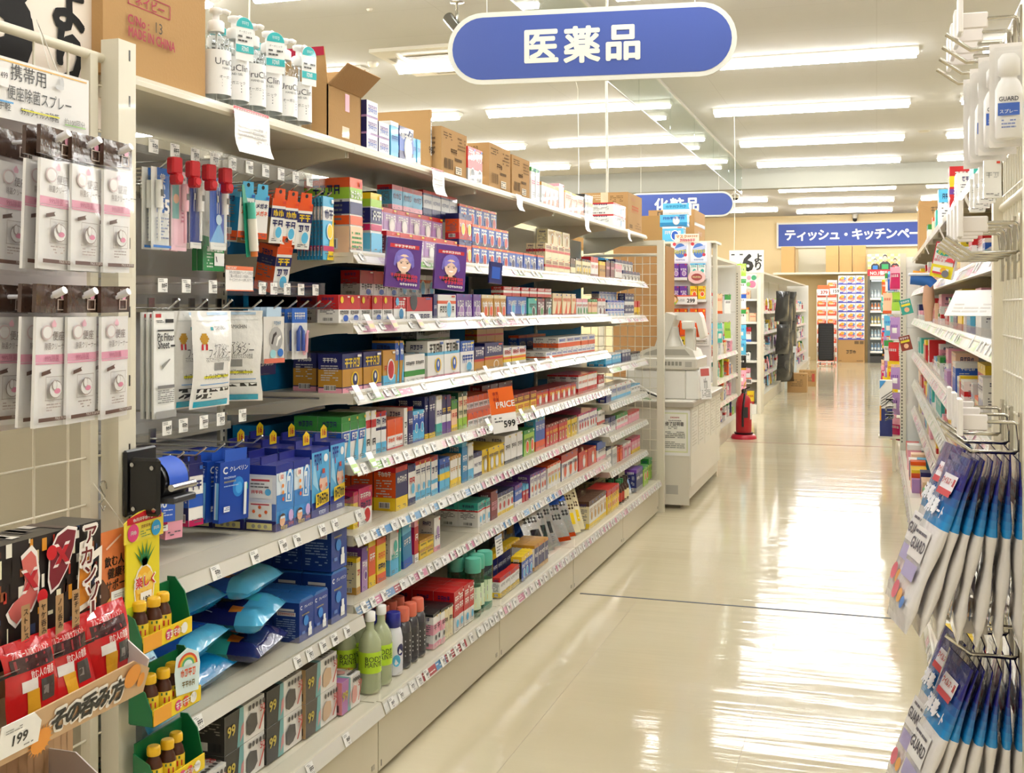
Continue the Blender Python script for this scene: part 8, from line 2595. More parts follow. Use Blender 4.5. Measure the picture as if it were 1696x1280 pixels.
# stock boxes behind the wire grid
for k, (zz, hh, lb) in enumerate(((0.7925, 0.30, 'lowest'), (1.0930, 0.30, 'second'), (1.3935, 0.30, 'third'), (1.6940, 0.28, 'topmost'))):
 t = thing('carton_box', 'brown carton in the stack behind the wire grid, %s one' % lb, 'cardboard box', (-1.84, 9.0, zz), None, 'brown cartons stacked behind the wire grid')
 obj('box', MB().box(-0.2, 0.23, 0.0, 0.4, 0, hh, 'A87E50', 'board').box(-0.2, 0.2302, -0.0004, 0, hh * 0.5, hh * 0.5 + 0.004, '8A6640', 'board'), t)

# ---------------------------------------------------------------- end rack facing the camera behind the counter
YR_ = 9.98
t = thing('end_rack', 'cream wire end rack behind the counter', 'rack', (0, 0, 0))
xa, xb = -2.35, Xat(1181, YR_)
mb = MB()
for k in range(9):
 x = xa + (xb - xa) * k / 8
 mb.tube([(x, YR_, 0.25), (x, YR_, 2.02)], 0.003, 'D9D2BE', 'paint', 5, False)
for k in range(20):
 mb.tube([(xa, YR_, 0.3 + k * 0.09), (xb, YR_, 0.3 + k * 0.09)], 0.003, 'D9D2BE', 'paint', 5, False)
obj('wire_grid', mb, t)
obj('frame', MB().box(xa - 0.04, xa, YR_ - 0.02, YR_ + 0.03, 0, 2.04, CREAM, 'paint').box(xb, xb + 0.035, YR_ - 0.02, YR_ + 0.03, 0, 2.04, CREAM, 'paint').box(xa, xb, YR_ - 0.01, YR_ + 0.02, 2.0, 2.04, CREAM, 'paint'), t)
YV = 9.80
vx = lambda u: Xat(u, YV)
vz = lambda v: Zat(v, -1.7, YV)
t = thing('lozenge_display', 'two-column cardboard lozenge display with speech-bubble headers behind the terminal', 'display stand', (0, 0, 0))
mb = MB().box(vx(1111), vx(1176), YV, YV + 0.09, vz(630), vz(402), 'DDD9D6', 'print')
obj('backing', mb, t)
for a, b_ in ((1114, 1140), (1144, 1171)):
 mb = MB()
 p_ = Pr(mb, (vx(a), YV - 0.002, vz(434)), (1, 0, 0), (0, 0, 1), (0, -1, 0), vx(b_) - vx(a), vz(402) - vz(434), e=0.001)
 p_.rect(0, 0, 1, 1, 'EDECF0'); p_.disc(0.5, 0.58, p_.w * 0.38, '4A7AC8', p_.h * 0.38); p_.poly([(0.1, 0.5), (0.9, 0.68), (0.9, 0.86), (0.1, 0.68)], 'B9C4E4'); p_.word(0.1, 0.4, 0.9, 0.62, 'D8D03A', 5); p_.disc(0.12, 0.92, p_.w * 0.11, 'D8404A'); p_.disc(0.82, 0.36, p_.w * 0.1, 'C83A4A'); p_.word(0.2, 0.06, 0.8, 0.14, '6A6A9A', 6)
 obj('header', mb, t)
 for v0, v1 in ((462, 436), (498, 466), (560, 520)):
  m2 = MB().box(vx(a), vx(b_), YV - 0.06, YV - 0.002, vz(v0) - 0.01, vz(v0), '8A8784', 'print').box(vx(a), vx(b_), YV - 0.064, YV - 0.06, vz(v0) - 0.012, vz(v0) + 0.012, 'E2DFDC', 'print')
  obj('shelf', m2, t)
for a, b_, v0, v1, ds, lb in ((1114, 1140, 462, 437, 'P hW60 oV35', 'purple lozenge carton'), (1144, 1170, 462, 437, 'W oT50 hT80 tS10', 'pale teal lozenge carton'), (1114, 1140, 498, 474, 'P hW60 oV35', 'purple lozenge carton'), (1144, 1170, 498, 474, 'Y oO45 hR70', 'yellow lozenge carton'), (1114, 1140, 540, 511, 'O hW60', 'orange lozenge carton'), (1144, 1170, 540, 511, 'O hW60', 'orange lozenge carton')):
 wd = (vx(b_) - vx(a)) / 2
 zb = vz(v0) if v0 < 500 else vz(560)
 hh = (vz(v1) - vz(v0)) if v0 < 500 else vz(511) - vz(560)
 me = carton_mesh(ds, wd - 0.006, hh, 0.045, 5)
 for k in range(2):
  o = obj('lozenge_carton', me, None, (vx(a) + wd * (k + 0.5), YV - 0.053, zb + 0.0004), (0, 0, -math.pi / 2))
  good(o, lb, 'carton', 'lozenge display %s shelf' % ('top' if v0 == 462 else 'middle' if v0 == 498 else 'lower'), vx(a) + wd * k)
mb = MB()
pe = [(0.5 + 0.5 * (1 + 0.06 * (k % 2)) * math.cos(k * math.pi / 16), 0.5 + 0.5 * (1 + 0.06 * (k % 2)) * math.sin(k * math.pi / 16)) for k in range(32)]
p_ = Pr(mb, (vx(1142), YV - 0.068, vz(470)), (1, 0, 0), (0, 0, 1), (0, -1, 0), vx(1170) - vx(1142), vz(449) - vz(470), e=0.001)
p_.poly(pe, 'E8C4C0'); p_.disc(0.5, 0.5, p_.w * 0.32, 'A84A4A', p_.h * 0.28); p_.word(0.25, 0.42, 0.75, 0.58, 'EBD9A2', 5)
one('burst_card', mb, 'pink oval burst card on the lozenge display', 'card')
mb = MB().box(vx(1120), vx(1157), YV - 0.075, YV - 0.072, vz(504), vz(489), 'F0EDEA', 'print')
p_ = Pr(mb, (vx(1120), YV - 0.0752, vz(504)), (1, 0, 0), (0, 0, 1), (0, -1, 0), vx(1157) - vx(1120), vz(489) - vz(504), e=0.001)
p_.rect(0, 0.85, 1, 1, 'D8604A'); p_.text('299', 0.72, 0.4, 0.034, '3A3834', 0.02); p_.ticks(0.1, 0.3, 0.45, 0.6, 2, '9A9A94')
one('price_card', mb, 'white price card reading 299 on the lozenge display', 'price card')
mb = MB().prism([(vx(1102), vz(500)), (vx(1108), vz(506)), (vx(1120), vz(506)), (vx(1126), vz(498)), (vx(1122), vz(489)), (vx(1114), vz(487)), (vx(1106), vz(491))], (0, YV - 0.08, 0), (1, 0, 0), (0, 0, 1), (0, -1, 0), 0.003, 'EBCB2A', 'print')
p_ = Pr(mb, (vx(1102), YV - 0.0835, vz(506)), (1, 0, 0), (0, 0, 1), (0, -1, 0), vx(1126) - vx(1102), vz(487) - vz(506), e=0.001)
p_.disc(0.72, 0.62, 0.03, '8A5A34'); p_.disc(0.72, 0.52, 0.024, 'F0C8A0'); p_.disc(0.3, 0.62, 0.014, 'D8503A'); p_.disc(0.22, 0.34, 0.012, 'D8503A'); p_.rect(0.62, 0.1, 0.84, 0.28, '8AC06A')
one('child_card', mb, 'yellow cut-out card with a child face beside the 299 price', 'card')
mb = MB().prism([(vx(1118), vz(402)), (vx(1158), vz(402)), (vx(1158), vz(388)), (vx(1118), vz(388))], (0, YV - 0.01, 0), (1, 0, 0), (0, 0, 1), (0, -1, 0), 0.003, 'F0E4D0', 'print')
p_ = Pr(mb, (vx(1118), YV - 0.0135, vz(402)), (1, 0, 0), (0, 0, 1), (0, -1, 0), vx(1158) - vx(1118), vz(388) - vz(402), e=0.001)
p_.text('マスク', 0.28, 0.7, 0.03, 'C8702A', 0.03); p_.word(0.52, 0.58, 0.95, 0.84, 'C88A4A', 5); p_.word(0.2, 0.1, 0.85, 0.42, 'D84A6A', 6)
one('header_card', mb, 'orange lettered header card above the lozenge display', 'card')
mb = MB().prism([(vx(1116), vz(585)), (vx(1138), vz(585)), (vx(1142), vz(570)), (vx(1138), vz(556)), (vx(1114), vz(560))], (0, YV - 0.09, 0), (1, 0, 0), (0, 0, 1), (0, -1, 0), 0.003, 'D8C02A', 'print')
p_ = Pr(mb, (vx(1116), YV - 0.0935, vz(585)), (1, 0, 0), (0, 0, 1), (0, -1, 0), vx(1138) - vx(1116), vz(556) - vz(585), e=0.001)
p_.rect(0, 0, 1, 0.25, 'C8302A'); p_.word(0.1, 0.35, 0.9, 0.8, '3A3A1A', 4)
one('price_card', mb, 'yellow and red card half hidden behind the terminal', 'card')
# pale blue mask cartons standing above
MZ = 2.0455
t = thing('rack_shelf', 'narrow cream shelf over the end rack', 'shelf', (0, 0, 0))
obj('board', MB().box(xa - 0.04, xb + 0.035, YR_ - 0.1, YR_ + 0.3, 2.0405, 2.06, CREAM, 'paint'), t)
for k, (u0, u1, v0, v1, ds) in enumerate(((1097, 1132, 415, 391, 'S tW12 hW60 oB40'), (1093, 1138, 389, 369, 'S oW50 hB70 bU35'), (1098, 1141, 367, 348, 'W tS55 hU70 bg20'))):
 wd = Xat(u1, YR_ - 0.08) - Xat(u0, YR_ - 0.08)
 hh = (0.13, 0.105, 0.1)[k]
 o = obj('mask_carton', carton_mesh(ds, wd, hh, 0.12, 40 + k), None, ((Xat(u0, YR_ - 0.08) + Xat(u1, YR_ - 0.08)) / 2, YR_ - 0.08, 2.061 + (0, 0.1305, 0.236)[k]), (0, 0, -math.pi / 2))
 tag(o, ('pale blue mask carton at the foot of the stack over the rack', 'turquoise mask carton with round white mark, middle of the stack', 'white and pale blue mask carton on top of the stack')[k], 'mask box', 'mask cartons over the end rack')
t = thing('carton_box', 'large brown carton with black bands on top of the second run', 'cardboard box', (-1.68, 11.3, 2.0305))
mb = MB().box(-0.45, 0, -0.35, 0.35, 0, 0.40, BOXC, 'board')
obj('box', mb, t)
mb = MB()
q = face_near(mb, 0.45, 0.40, -0.35, e=0.001); q.rect(0.1, 0.62, 0.9, 0.70, '2A2622'); q.rect(0.2, 0.84, 0.8, 0.96, '4A3A28'); q.rect(0.22, 0.86, 0.78, 0.94, BOXC); q.word(0.25, 0.87, 0.75, 0.93, '4A3A28', 5); q.rect(0.4, 0.02, 0.9, 0.25, '2A2622')
q = Pr(mb, (0, -0.35, 0), (0, 1, 0), (0, 0, 1), (1, 0, 0), 0.7, 0.4, e=0.001); q.rect(0, 0.62, 1, 0.70, '6A6862'); q.rect(0, 0.05, 1, 0.22, '6A6862'); q.word(0.3, 0.4, 0.7, 0.5, 'B9855A', 3)
obj('printing', mb, t)
t = thing('carton_box', 'smaller plain brown carton between the mask cartons and the banded carton', 'cardboard box', (-1.85, 10.62, 2.0305))
obj('box', MB().box(-0.4, 0, -0.25, 0.25, 0, 0.30, 'A5804F', 'board'), t)
t = thing('carton_box', 'brown carton beyond the wire grid, left of the mask cartons', 'cardboard box', (-2.35, 10.4, 2.0305))
obj('box', MB().box(-0.5, 0, -0.25, 0.25, 0, 0.34, 'A5804F', 'board'), t)

# ---------------------------------------------------------------- hanging goods and background runs
pouch_ds = ['p hR70 oW40', 'W hR70 bM20', 'S hB70 oW40', 'W tG25 hK60', 'R hW65 bY20', 'Y hR70 oO35', 'L hF60 bW20', 'B hW65 tS20', 'V hP60 oW40', 'e hR70 bO20', 'W tB30 hN60', 'M hW60 tp25', 'T hW65 oW35', 'K hW60 bA20', 'O hW60 tY20', 'g hK60 tR20']
def small_pouch(k, w_=0.1, h=0.16, mat='film'):
 kk = ('sp', k, w_, h, mat)
 if kk not in CM:
  CM[kk] = pillow(w_, h, 0.02, pouch_ds[k % len(pouch_ds)], 600 + k, mat, nx=5, nz=7).mesh('pouch')
 return CM[kk]
BD = RDES + ['W tS40 hB60', 'p tW30 hM55', 'W tp35 hR60 bp15', 'g tV25 hP60', 'W hK65 tK10']
rb_ = random.Random(99)


def run(label, place, xf, xb, y0, y1, zs, back, bays=3, carton='care_carton', pouchy=0.3, top=2.03, base=True, dens=1.0, wmul=1.0, pn='hanging_pouch', cat='carton'):
 """a background shelf run along the aisle facing +x: one bay thing per section, goods on its shelves"""
 L = (y1 - y0) / bays
 for b_ in range(bays):
  a, e = y0 + L * b_, y0 + L * (b_ + 1)
  nm = '%s %s section' % (place, ORD[b_])
  t = thing('shelving_bay', '%s, %s section' % (label, ORD[b_]), 'shelving', (0, 0, 0))
  obj('back_panel', MB().box(xb - 0.02, xb, a + 0.022, e - 0.022, 0.1, top - 0.02, back, 'matte'), t)
  obj('upright', MB().box(xb - 0.05, xb + 0.012, e - 0.02, e + 0.02, 0, top - 0.02, CREAM, 'paint'), t)
  xi = xb + 0.0135
  obj('base_deck', MB().box(xi, xf + 0.06, a + 0.003, e - 0.003, 0.14, 0.18, CREAM, 'paint').box(xi, xf + 0.05, a + 0.003, e - 0.003, 0.0, 0.139, 'D5CEBA', 'paint'), t)
  for z in zs:
   s = shelf_board(t, a, e, z, xf, xi)
   price_rail(s, a, e, xf + 0.012, z - 0.04, PALEG + PINK[:2], 0, h=0.05, tilt=0.5, seed=int(z * 100 + a * 10))
  if top:
   obj('top_shelf', MB().box(xi, xf, a + 0.001, e - 0.001, top - 0.03, top, CREAM, 'paint'), t)
  for i, z in enumerate([0.18] + zs):
   nxt = (zs + [top])[i] if i < len(zs) + 1 else top
   room = nxt - z - 0.06
   y = a + 0.04
   while y < e - 0.06:
    wd = rb_.choice((0.07, 0.09, 0.12, 0.15)) * wmul
    if y + max(wd, 0.15) > e - 0.02:
     break
    k = rb_.randrange(len(BD))
    if rb_.random() < pouchy:
     o = obj(pn, small_pouch(k % 16, 0.12, 0.2), None, (xf - 0.03 - rb_.uniform(0, 0.06), y + 0.078, z + 0.012), (0, -0.1, rb_.uniform(-0.25, 0.05)))
     good(o, dphrase(pouch_ds[k % 16], 'pouch'), 'pouch', '%s, %s shelf' % (nm, ORD[i]), y)
     y += 0.16
    else:
     hh = round(min(room, rb_.uniform(0.09, 0.24)), 2)
     o = obj(carton, carton_mesh(BD[k], wd - 0.004, hh, 0.1, k % 3), None, (xf - 0.02 - rb_.choice((0, 0.02, 0.05)), y + wd / 2, z + 0.0004))
     good(o, dphrase(BD[k], 'carton'), 'carton', '%s, %s shelf' % (nm, ORD[i]), y)
     y += wd
    if rb_.random() > dens:
     y += 0.1


run('white backed cosmetics bay behind the counter', 'counter run', -1.64, -2.1, 10.05, 14.1, [0.42, 0.68, 0.95], 'E2DFD6', bays=3, carton='cosmetic_carton', pouchy=0.25, pn='cosmetic_pouch')
t = thing('partition_screen', 'tall white end panel with slotted upright beyond the counter', 'panel', (0, 14.16, 0))
obj('panel', MB().box(-2.3, -1.66, 0, 0.03, 0.0, 2.0, 'E9E7E0', 'paint').box(-2.3, -1.66, -0.001, 0, 1.42, 1.424, 'B5B0A4', 'paint'), t)
mb = MB().box(-1.66, -1.60, -0.01, 0.04, 0, 2.0, CREAM, 'paint')
for k in range(40):
 mb.box(-1.648, -1.638, -0.0108, -0.0101, 0.6 + k * 0.033, 0.617 + k * 0.033, '4A463E', 'paint')
obj('upright', mb, t)
# hanging packs on hooks inside that bay, in two rows
for r_, z in enumerate((1.62, 1.30)):
 for k in range(9):
  y = 10.6 + k * 0.38
  o = obj('hanging_pouch', small_pouch((k * 5 + r_ * 3) % 16, 0.13, 0.22), None, (-1.70 + 0.05 * (k % 2), y, z - 0.21), (0, 0, -0.5))
  good(o, dphrase(pouch_ds[(k * 5 + r_ * 3) % 16], 'pouch'), 'pouch', 'counter run hooks, %s row' % ('upper' if r_ == 0 else 'lower'), y)
  one('peg_hook', MB().tube([(-0.4, 0, 0), (0.0, 0, 0), (0.015, 0, 0.02)], 0.004, 'C9C7C0', 'chrome', 5), 'chrome peg hook of the counter run, %s row, %s along' % ('upper' if r_ == 0 else 'lower', ORD[k]), 'hook', (-1.69 + 0.05 * (k % 2), y, z), None, 'peg hooks of the counter run')
# pink packs on the end rack beside the post
for k in range(6):
 z = Zat(480 + 30 * k, -1.9, 9.9)
 o = obj('hanging_pouch', small_pouch((11, 0, 11, 5, 0, 11)[k], 0.1, 0.15), None, (Xat(1099, 9.9), 9.93, z - 0.1), (0, 0, -math.pi / 2))
 good(o, 'pink hanging pack on the end rack', 'pouch', 'end rack', k)

# fire extinguisher in a red stand
t = thing('fire_extinguisher', 'red fire extinguisher standing in a red floor stand at the end panel', 'fire extinguisher', (-1.43, 12.95, 0))
obj('stand', MB().lathe([(0.142, 0), (0.142, 0.02), (0.125, 0.045), (0.1, 0.05)], 0, 0, 'B81E34', 'plastic', 24), t)
obj('cylinder', MB().lathe([(0.10, 0.05), (0.11, 0.07)], 0, 0, 'K', 'plastic', 20).lathe([(0.085, 0.07), (0.088, 0.10), (0.088, 0.40), (0.07, 0.46), (0.035, 0.49), (0.03, 0.51)], 0, 0, 'B01420', 'paint', 20), t)
obj('valve', MB().lathe([(0.025, 0.51), (0.028, 0.54), (0.015, 0.56)], 0, 0, '5A5650', 'chrome', 12).tube([(0.0, 0, 0.55), (0.07, -0.02, 0.58)], 0.008, '2A2A2C', 'plastic', 6).tube([(0, 0, 0.57), (0.02, 0, 0.64)], 0.006, 'D8B02A', 'plastic', 6), t)
obj('hose', MB().tube([(0.02, -0.02, 0.53), (0.02, -0.10, 0.5), (0.0, -0.105, 0.3), (0.0, -0.1, 0.14)], 0.012, '1A1A1C', 'plastic', 8), t)
mb = MB()
for a0, z0, z1, c_ in ((-0.55, 0.22, 0.40, 'E9E6E0'), (-1.5, 0.24, 0.36, '2A2A2E')):
 mb.add([(0.0888 * math.cos(a0 + i * 0.15), 0.0888 * math.sin(a0 + i * 0.15), z) for z in (z0, z1) for i in range(5)], [(i, i + 1, i + 6, i + 5) for i in range(4)], c_, 'print')
obj('label', mb, t)

# end cap with open shelves, facing the camera, at the head of the third run
YE = 16.0
t = thing('end_shelving', 'white open end shelving with white post at the head of the third run', 'shelving', (0, 0, 0))
ex0, ex1 = -2.65, Xat(1254, YE)
obj('frame', MB().box(ex1, ex1 + 0.05, YE - 0.02, YE + 0.45, 0.0, 2.02, 'E6E0CE', 'paint').box(ex0 - 0.04, ex0, YE, YE + 0.45, 0, 2.02, CREAM, 'paint').box(ex0, ex1, YE + 0.43, YE + 0.45, 0.1, 2.0, 'DAD7CE', 'matte'), t)
ez = [0.13, 0.47, 0.74, 1.0, 1.28, 1.6]
for k, z in enumerate(ez):
 obj('shelf', MB().box(ex0, ex1 - 0.002, YE + (0.0 if k else -0.08), YE + 0.42, z - 0.03 if k else 0.0, z, 'EAE8E0', 'paint'), t)
for k, z in enumerate(ez):
 x = ex0 + 0.35
 while x < ex1 - 0.05:
  wd = rb_.choice((0.08, 0.1, 0.13))
  if x + wd > ex1 - 0.01:
   break
  q = rb_.randrange(len(BD))
  hh = round(rb_.uniform(0.1, 0.2), 2)
  o = obj('beauty_carton', carton_mesh(BD[q], wd - 0.005, hh, 0.1, q % 3), None, (x + wd / 2, YE + 0.06, z + 0.0004), (0, 0, -math.pi / 2))
  good(o, dphrase(BD[q], 'carton'), 'carton', '%s shelf of the end shelving' % ORD[k], x)
  x += wd
for k in range(9):                          # hanging strip of packs at its outer side
 o = obj('hanging_pouch', small_pouch((6, 3, 10, 3, 2, 2, 13, 0, 0)[k], 0.16, 0.2), None, (Xat(1226, YE - 0.3), YE - 0.28, 1.88 - 0.21 * k), (0, 0, -math.pi / 2))
 good(o, dphrase(pouch_ds[(6, 3, 10, 3, 2, 2, 13, 0, 0)[k]], 'pouch'), 'pouch', 'strip before the end shelving', k)
t = thing('strip_pole', 'thin steel pole carrying the hanging packs before the end shelving', 'pole', (Xat(1226, YE - 0.25), YE - 0.25, 0))
obj('pole', MB().tube([(0, 0, 0), (0, 0, 2.1)], 0.012, 'C9C5BA', 'paint', 8), t)
mb = MB().box(Xat(1208, YE - 0.05), Xat(1265, YE - 0.05), YE - 0.05, YE - 0.045, Zat(452, -1.9, YE), Zat(415, -1.9, YE), 'EFEBE2', 'print')
p_ = Pr(mb, (Xat(1208, YE - 0.05), YE - 0.0505, Zat(452, -1.9, YE)), (1, 0, 0), (0, 0, 1), (0, -1, 0), Xat(1265, YE - 0.05) - Xat(1208, YE - 0.05), Zat(415, -1.9, YE) - Zat(452, -1.9, YE), e=0.002)
p_.text('6', 0.54, 0.45, 0.23, '1E1C1C', 0.04); p_.text('よ', 0.84, 0.66, 0.12, '1E1C1C', 0.03); p_.text('り', 0.84, 0.3, 0.12, '1E1C1C', 0.03); p_.rect(0.06, 0.78, 0.16, 0.84, '1E1C1C'); p_.rect(0.3, 0.78, 0.4, 0.84, '1E1C1C')
one('price_poster', mb, 'white price poster with a black 6 above the end shelving', 'poster')
mb = MB().box(Xat(1235, YE - 0.04), Xat(1253, YE - 0.04), YE - 0.04, YE - 0.037, Zat(478, -1.9, YE), Zat(454, -1.9, YE), 'E9F0EA', 'print')
p_ = Pr(mb, (Xat(1235, YE - 0.04), YE - 0.0405, Zat(478, -1.9, YE)), (1, 0, 0), (0, 0, 1), (0, -1, 0), 0.15, 0.2, e=0.002)
p_.disc(0.3, 0.75, 0.03, 'E8A8BC'); p_.disc(0.75, 0.75, 0.035, '3AA06A'); p_.disc(0.6, 0.3, 0.05, 'E87A9A'); p_.disc(0.25, 0.3, 0.03, '8AC86A')
one('picture_card', mb, 'white card with pink and green spots under the black 6', 'card')
mb = MB().box(Xat(1231, YE - 0.09), Xat(1244, YE - 0.09), YE - 0.006, YE - 0.002, Zat(635, -1.9, YE), Zat(625, -1.9, YE), 'F0EDEA', 'print')
p_ = Pr(mb, (Xat(1231, YE - 0.09), YE - 0.0065, Zat(635, -1.9, YE)), (1, 0, 0), (0, 0, 1), (0, -1, 0), Xat(1244, YE - 0.09) - Xat(1231, YE - 0.09), Zat(625, -1.9, YE) - Zat(635, -1.9, YE), e=0.002)
p_.rect(0, 0.8, 1, 1, 'D8603A'); p_.text('1,000', 0.5, 0.4, 0.045, '2E2C2A', 0.02, wmax=0.85)
one('price_card', mb, 'white price card reading 1,000 on the end shelving', 'price card', None)
run('cream bay of the third run on the camera side of the black bags', 'third run', -1.66, -2.12, 16.5, 28.6, [0.45, 0.78, 1.1, 1.42], 'D9D5CC', bays=5, carton='toiletry_carton', pouchy=0.35, dens=0.6, wmul=1.6, pn='toiletry_pouch')
t = thing('partition_screen', 'white end panel at the far end of the third run', 'panel', (0, 28.66, 0))
obj('panel', MB().box(-2.2, -1.60, 0, 0.05, 0.0, 2.02, 'E9E7E2', 'paint'), t)
for k, (y, z) in enumerate(((19.2, 1.55), (19.6, 1.35), (20.0, 1.55), (19.3, 1.0), (19.8, 0.9), (20.2, 1.1), (19.5, 0.55), (20.0, 0.5))):
 kk = ('blk', k % 3)
 if kk not in CM:
  CM[kk] = pillow(0.36, 0.5, 0.1, 'K', 700 + k, 'film').mesh('black_bag')
 o = obj('black_bag', CM[kk], None, (-1.50 + 0.03 * (k % 3), y, z - 0.3), (0, 0.05, -0.6))
 good(o, 'glossy black plastic bag hanging in the third run', 'bag', 'third run', y, 0 if z < 1.2 else 1)
one('curved_sign', MB().prism([(0, 0), (0.22, 0), (0.2, 0.8), (0.12, 1.3), (0.0, 1.55)], (-1.59, 21.0, 0.001), (1, 0, 0), (0, 0, 1), (0, 1, 0), 0.02, 'DDE6EA', 'satin'), 'pale curved side board next to the black plastic bags', 'board')
for k, (u, v, s_, lb) in enumerate(((1320, 650, 0.33, 'brown carton on the floor at the foot of the third run'), (1337, 640, 0.30, 'second brown carton with red mark standing just behind the other on the floor'))):
 d = EYE * FPX / (v - 509)
 xc = (u - 848) / FPX * d
 x, y = xc * CY - d * SY, d * CY + xc * SY
 t = thing('carton_box', lb, 'cardboard box', (x, y, 0.0005))
 obj('box', MB().box(-s_ / 2, s_ / 2, 0, 0.3, 0, s_, BOXC, 'board'), t)
 mb = MB()
 q = face_near(mb, s_, s_, 0.0, x=-s_ / 2, e=0.002); q.ticks(0.2, 0.3, 0.8, 0.7, 4, '7A5F3C'); q.ticks(0.1, 0.85, 0.35, 0.95, 1, '7A5F3C'); q.ticks(0.65, 0.85, 0.9, 0.95, 1, '7A5F3C')
 if k:
  q.rect(0.78, 0.3, 0.95, 0.8, 'B84A3A')
 obj('printing', mb, t)

# ---------------------------------------------------------------- back of the shop
YBK = 31.6
bx = lambda u: Xat(u, YBK)
bz = lambda v: Zat(v, -0.3, YBK)
t = thing('carton_box', 'big brown carton carrying the tissue packs at the back wall', 'cardboard box', (0, 0, 0))
a, b_ = bx(1388), bx(1432)
obj('box', MB().box(a, b_, YBK, YBK + 0.5, 0.0005, bz(563), BOXC, 'board'), t)
mb = MB()
q = Pr(mb, (a, YBK, 0), (1, 0, 0), (0, 0, 1), (0, -1, 0), b_ - a, bz(563), e=0.003); q.word(0.3, 0.4, 0.68, 0.55, '4A3A26', 3); q.rect(0.62, 0.82, 0.78, 0.95, '6A5232'); q.rect(0.82, 0.82, 0.96, 0.95, '6A5232'); q.ticks(0.7, 0.04, 0.95, 0.12, 1, '7A5F3C'); q.ticks(0.04, 0.04, 0.2, 0.12, 1, '7A5F3C')
obj('printing', mb, t)
tis = [MB(), MB()]
tw, thh = (b_ - a) / 3, (bz(456) - bz(563)) / 7
for k in (0, 1):
 mb = tis[k]
 mb.box(-tw / 2 + 0.004, tw / 2 - 0.004, 0, 0.45, 0, thh - 0.003, 'F0ECEA', 'print')
 q = Pr(mb, (-tw / 2 + 0.004, 0, 0), (1, 0, 0), (0, 0, 1), (0, -1, 0), tw - 0.008, thh - 0.003, e=0.002)
 if k == 0:
  q.rect(0, 0, 1, 0.14, '5A5AC0'); q.rect(0.06, 0.04, 0.6, 0.22, '4A50B8'); q.disc(0.42, 0.55, 0.07, 'E8744A', 0.06); q.disc(0.62, 0.5, 0.06, 'E8505A', 0.06); q.disc(0.7, 0.68, 0.05, '5A8AD0', 0.04); q.disc(0.5, 0.72, 0.05, 'F0B03A', 0.04); q.word(0.2, 0.32, 0.8, 0.46, 'F0E8D0', 4)
 else:
  q.rect(0.06, 0.1, 0.94, 0.6, 'E05A3A'); q.disc(0.35, 0.5, 0.06, 'F0A03A', 0.05); q.word(0.2, 0.3, 0.8, 0.5, 'F4E8D0', 4); q.rect(0.1, 0.66, 0.9, 0.76, 'E89A8A')
tm = [m_.mesh('tissue_pack') for m_ in tis]
z0 = bz(563) + 0.001
for c_ in range(3):
 for r_ in range(7):
  o = obj('tissue_pack', tm[0], None, (a + tw * (c_ + 0.5), YBK + 0.02, z0 + r_ * thh))
  good(o, 'white tissue pack with blue and orange print', 'tissue pack', 'big carton stack, %s column' % ORD[c_], r_)
ra, rb2 = bx(1352), bx(1388) - 0.02
rw = (rb2 - ra) / 2
m2 = MB()
m2.box(-rw / 2 + 0.004, rw / 2 - 0.004, 0, 0.45, 0, thh - 0.003, 'F0ECEA', 'print')
for c_ in range(2):
 for r_ in range(8 if c_ == 0 else 9):
  o = obj('tissue_pack', tm[1], None, (ra + rw * (c_ + 0.5), YBK + 0.05, 0.0006 + r_ * thh), None)
  o.scale = (rw / tw, 1, 1)
  good(o, 'white tissue pack with red print', 'tissue pack', 'red stack behind the trolley, %s column' % ORD[c_], r_)
for k, (u0, u1, v0, v1, tx, fr) in enumerate(((1354, 1374, 489, 472, '379', 'E8703A'), (1375, 1391, 487, 477, '159', 'F0EDEA'))):
 mb = MB().box(bx(u0), bx(u1), YBK - 0.005, YBK + 0.016, bz(v0), bz(v1), 'F2F0EC', 'print')
 q = Pr(mb, (bx(u0), YBK - 0.0055, bz(v0)), (1, 0, 0), (0, 0, 1), (0, -1, 0), bx(u1) - bx(u0), bz(v1) - bz(v0), e=0.002)
 if k == 0:
  q.rect(0, 0.62, 1, 1, fr); q.rect(0.95, 0, 1, 1, fr); q.text(tx, 0.55, 0.3, 0.09, 'B83A2A', 0.02)
 else:
  q.text(tx, 0.62, 0.5, 0.085, '3A3834', 0.02)
 one('price_card', mb, '%s price card reading %s on the red tissue packs' % ('orange-topped' if k == 0 else 'white', tx), 'price card')
# platform trolley standing on end
YT = 29.4
tx0, tx1 = Xat(1355, YT), Xat(1381, YT)
t = thing('trolley', 'black-decked hand trolley standing upright before the red tissue packs', 'trolley', (0, YT, 0))
mb = MB().rbox(tx0, tx1, 0, 0.05, 0.14, 1.08, 0.03, '1E1E20', 'plastic')
for k in range(14):
 mb.box(tx0 + 0.03, tx1 - 0.03, -0.003, 0, 0.2 + k * 0.06, 0.215 + k * 0.06, '2C2C2E', 'plastic')
obj('deck', mb, t)
obj('handle', MB().tube([(tx0 - 0.02, 0.03, 0.5), (tx0 - 0.02, -0.02, 0.05), (tx0 + 0.04, -0.02, 0.02), (tx1 - 0.04, -0.02, 0.02), (tx1 + 0.02, -0.02, 0.05), (tx1 + 0.02, 0.03, 0.5)], 0.014, 'D5D2CA', 'chrome', 8), t)
for xx in (tx0 + 0.05, tx1 - 0.05):
 obj('wheel', MB().tube([(xx - 0.015, 0.06, 0.05), (xx + 0.015, 0.06, 0.05)], 0.05, '3A3A3A', 'plastic', 14), t)

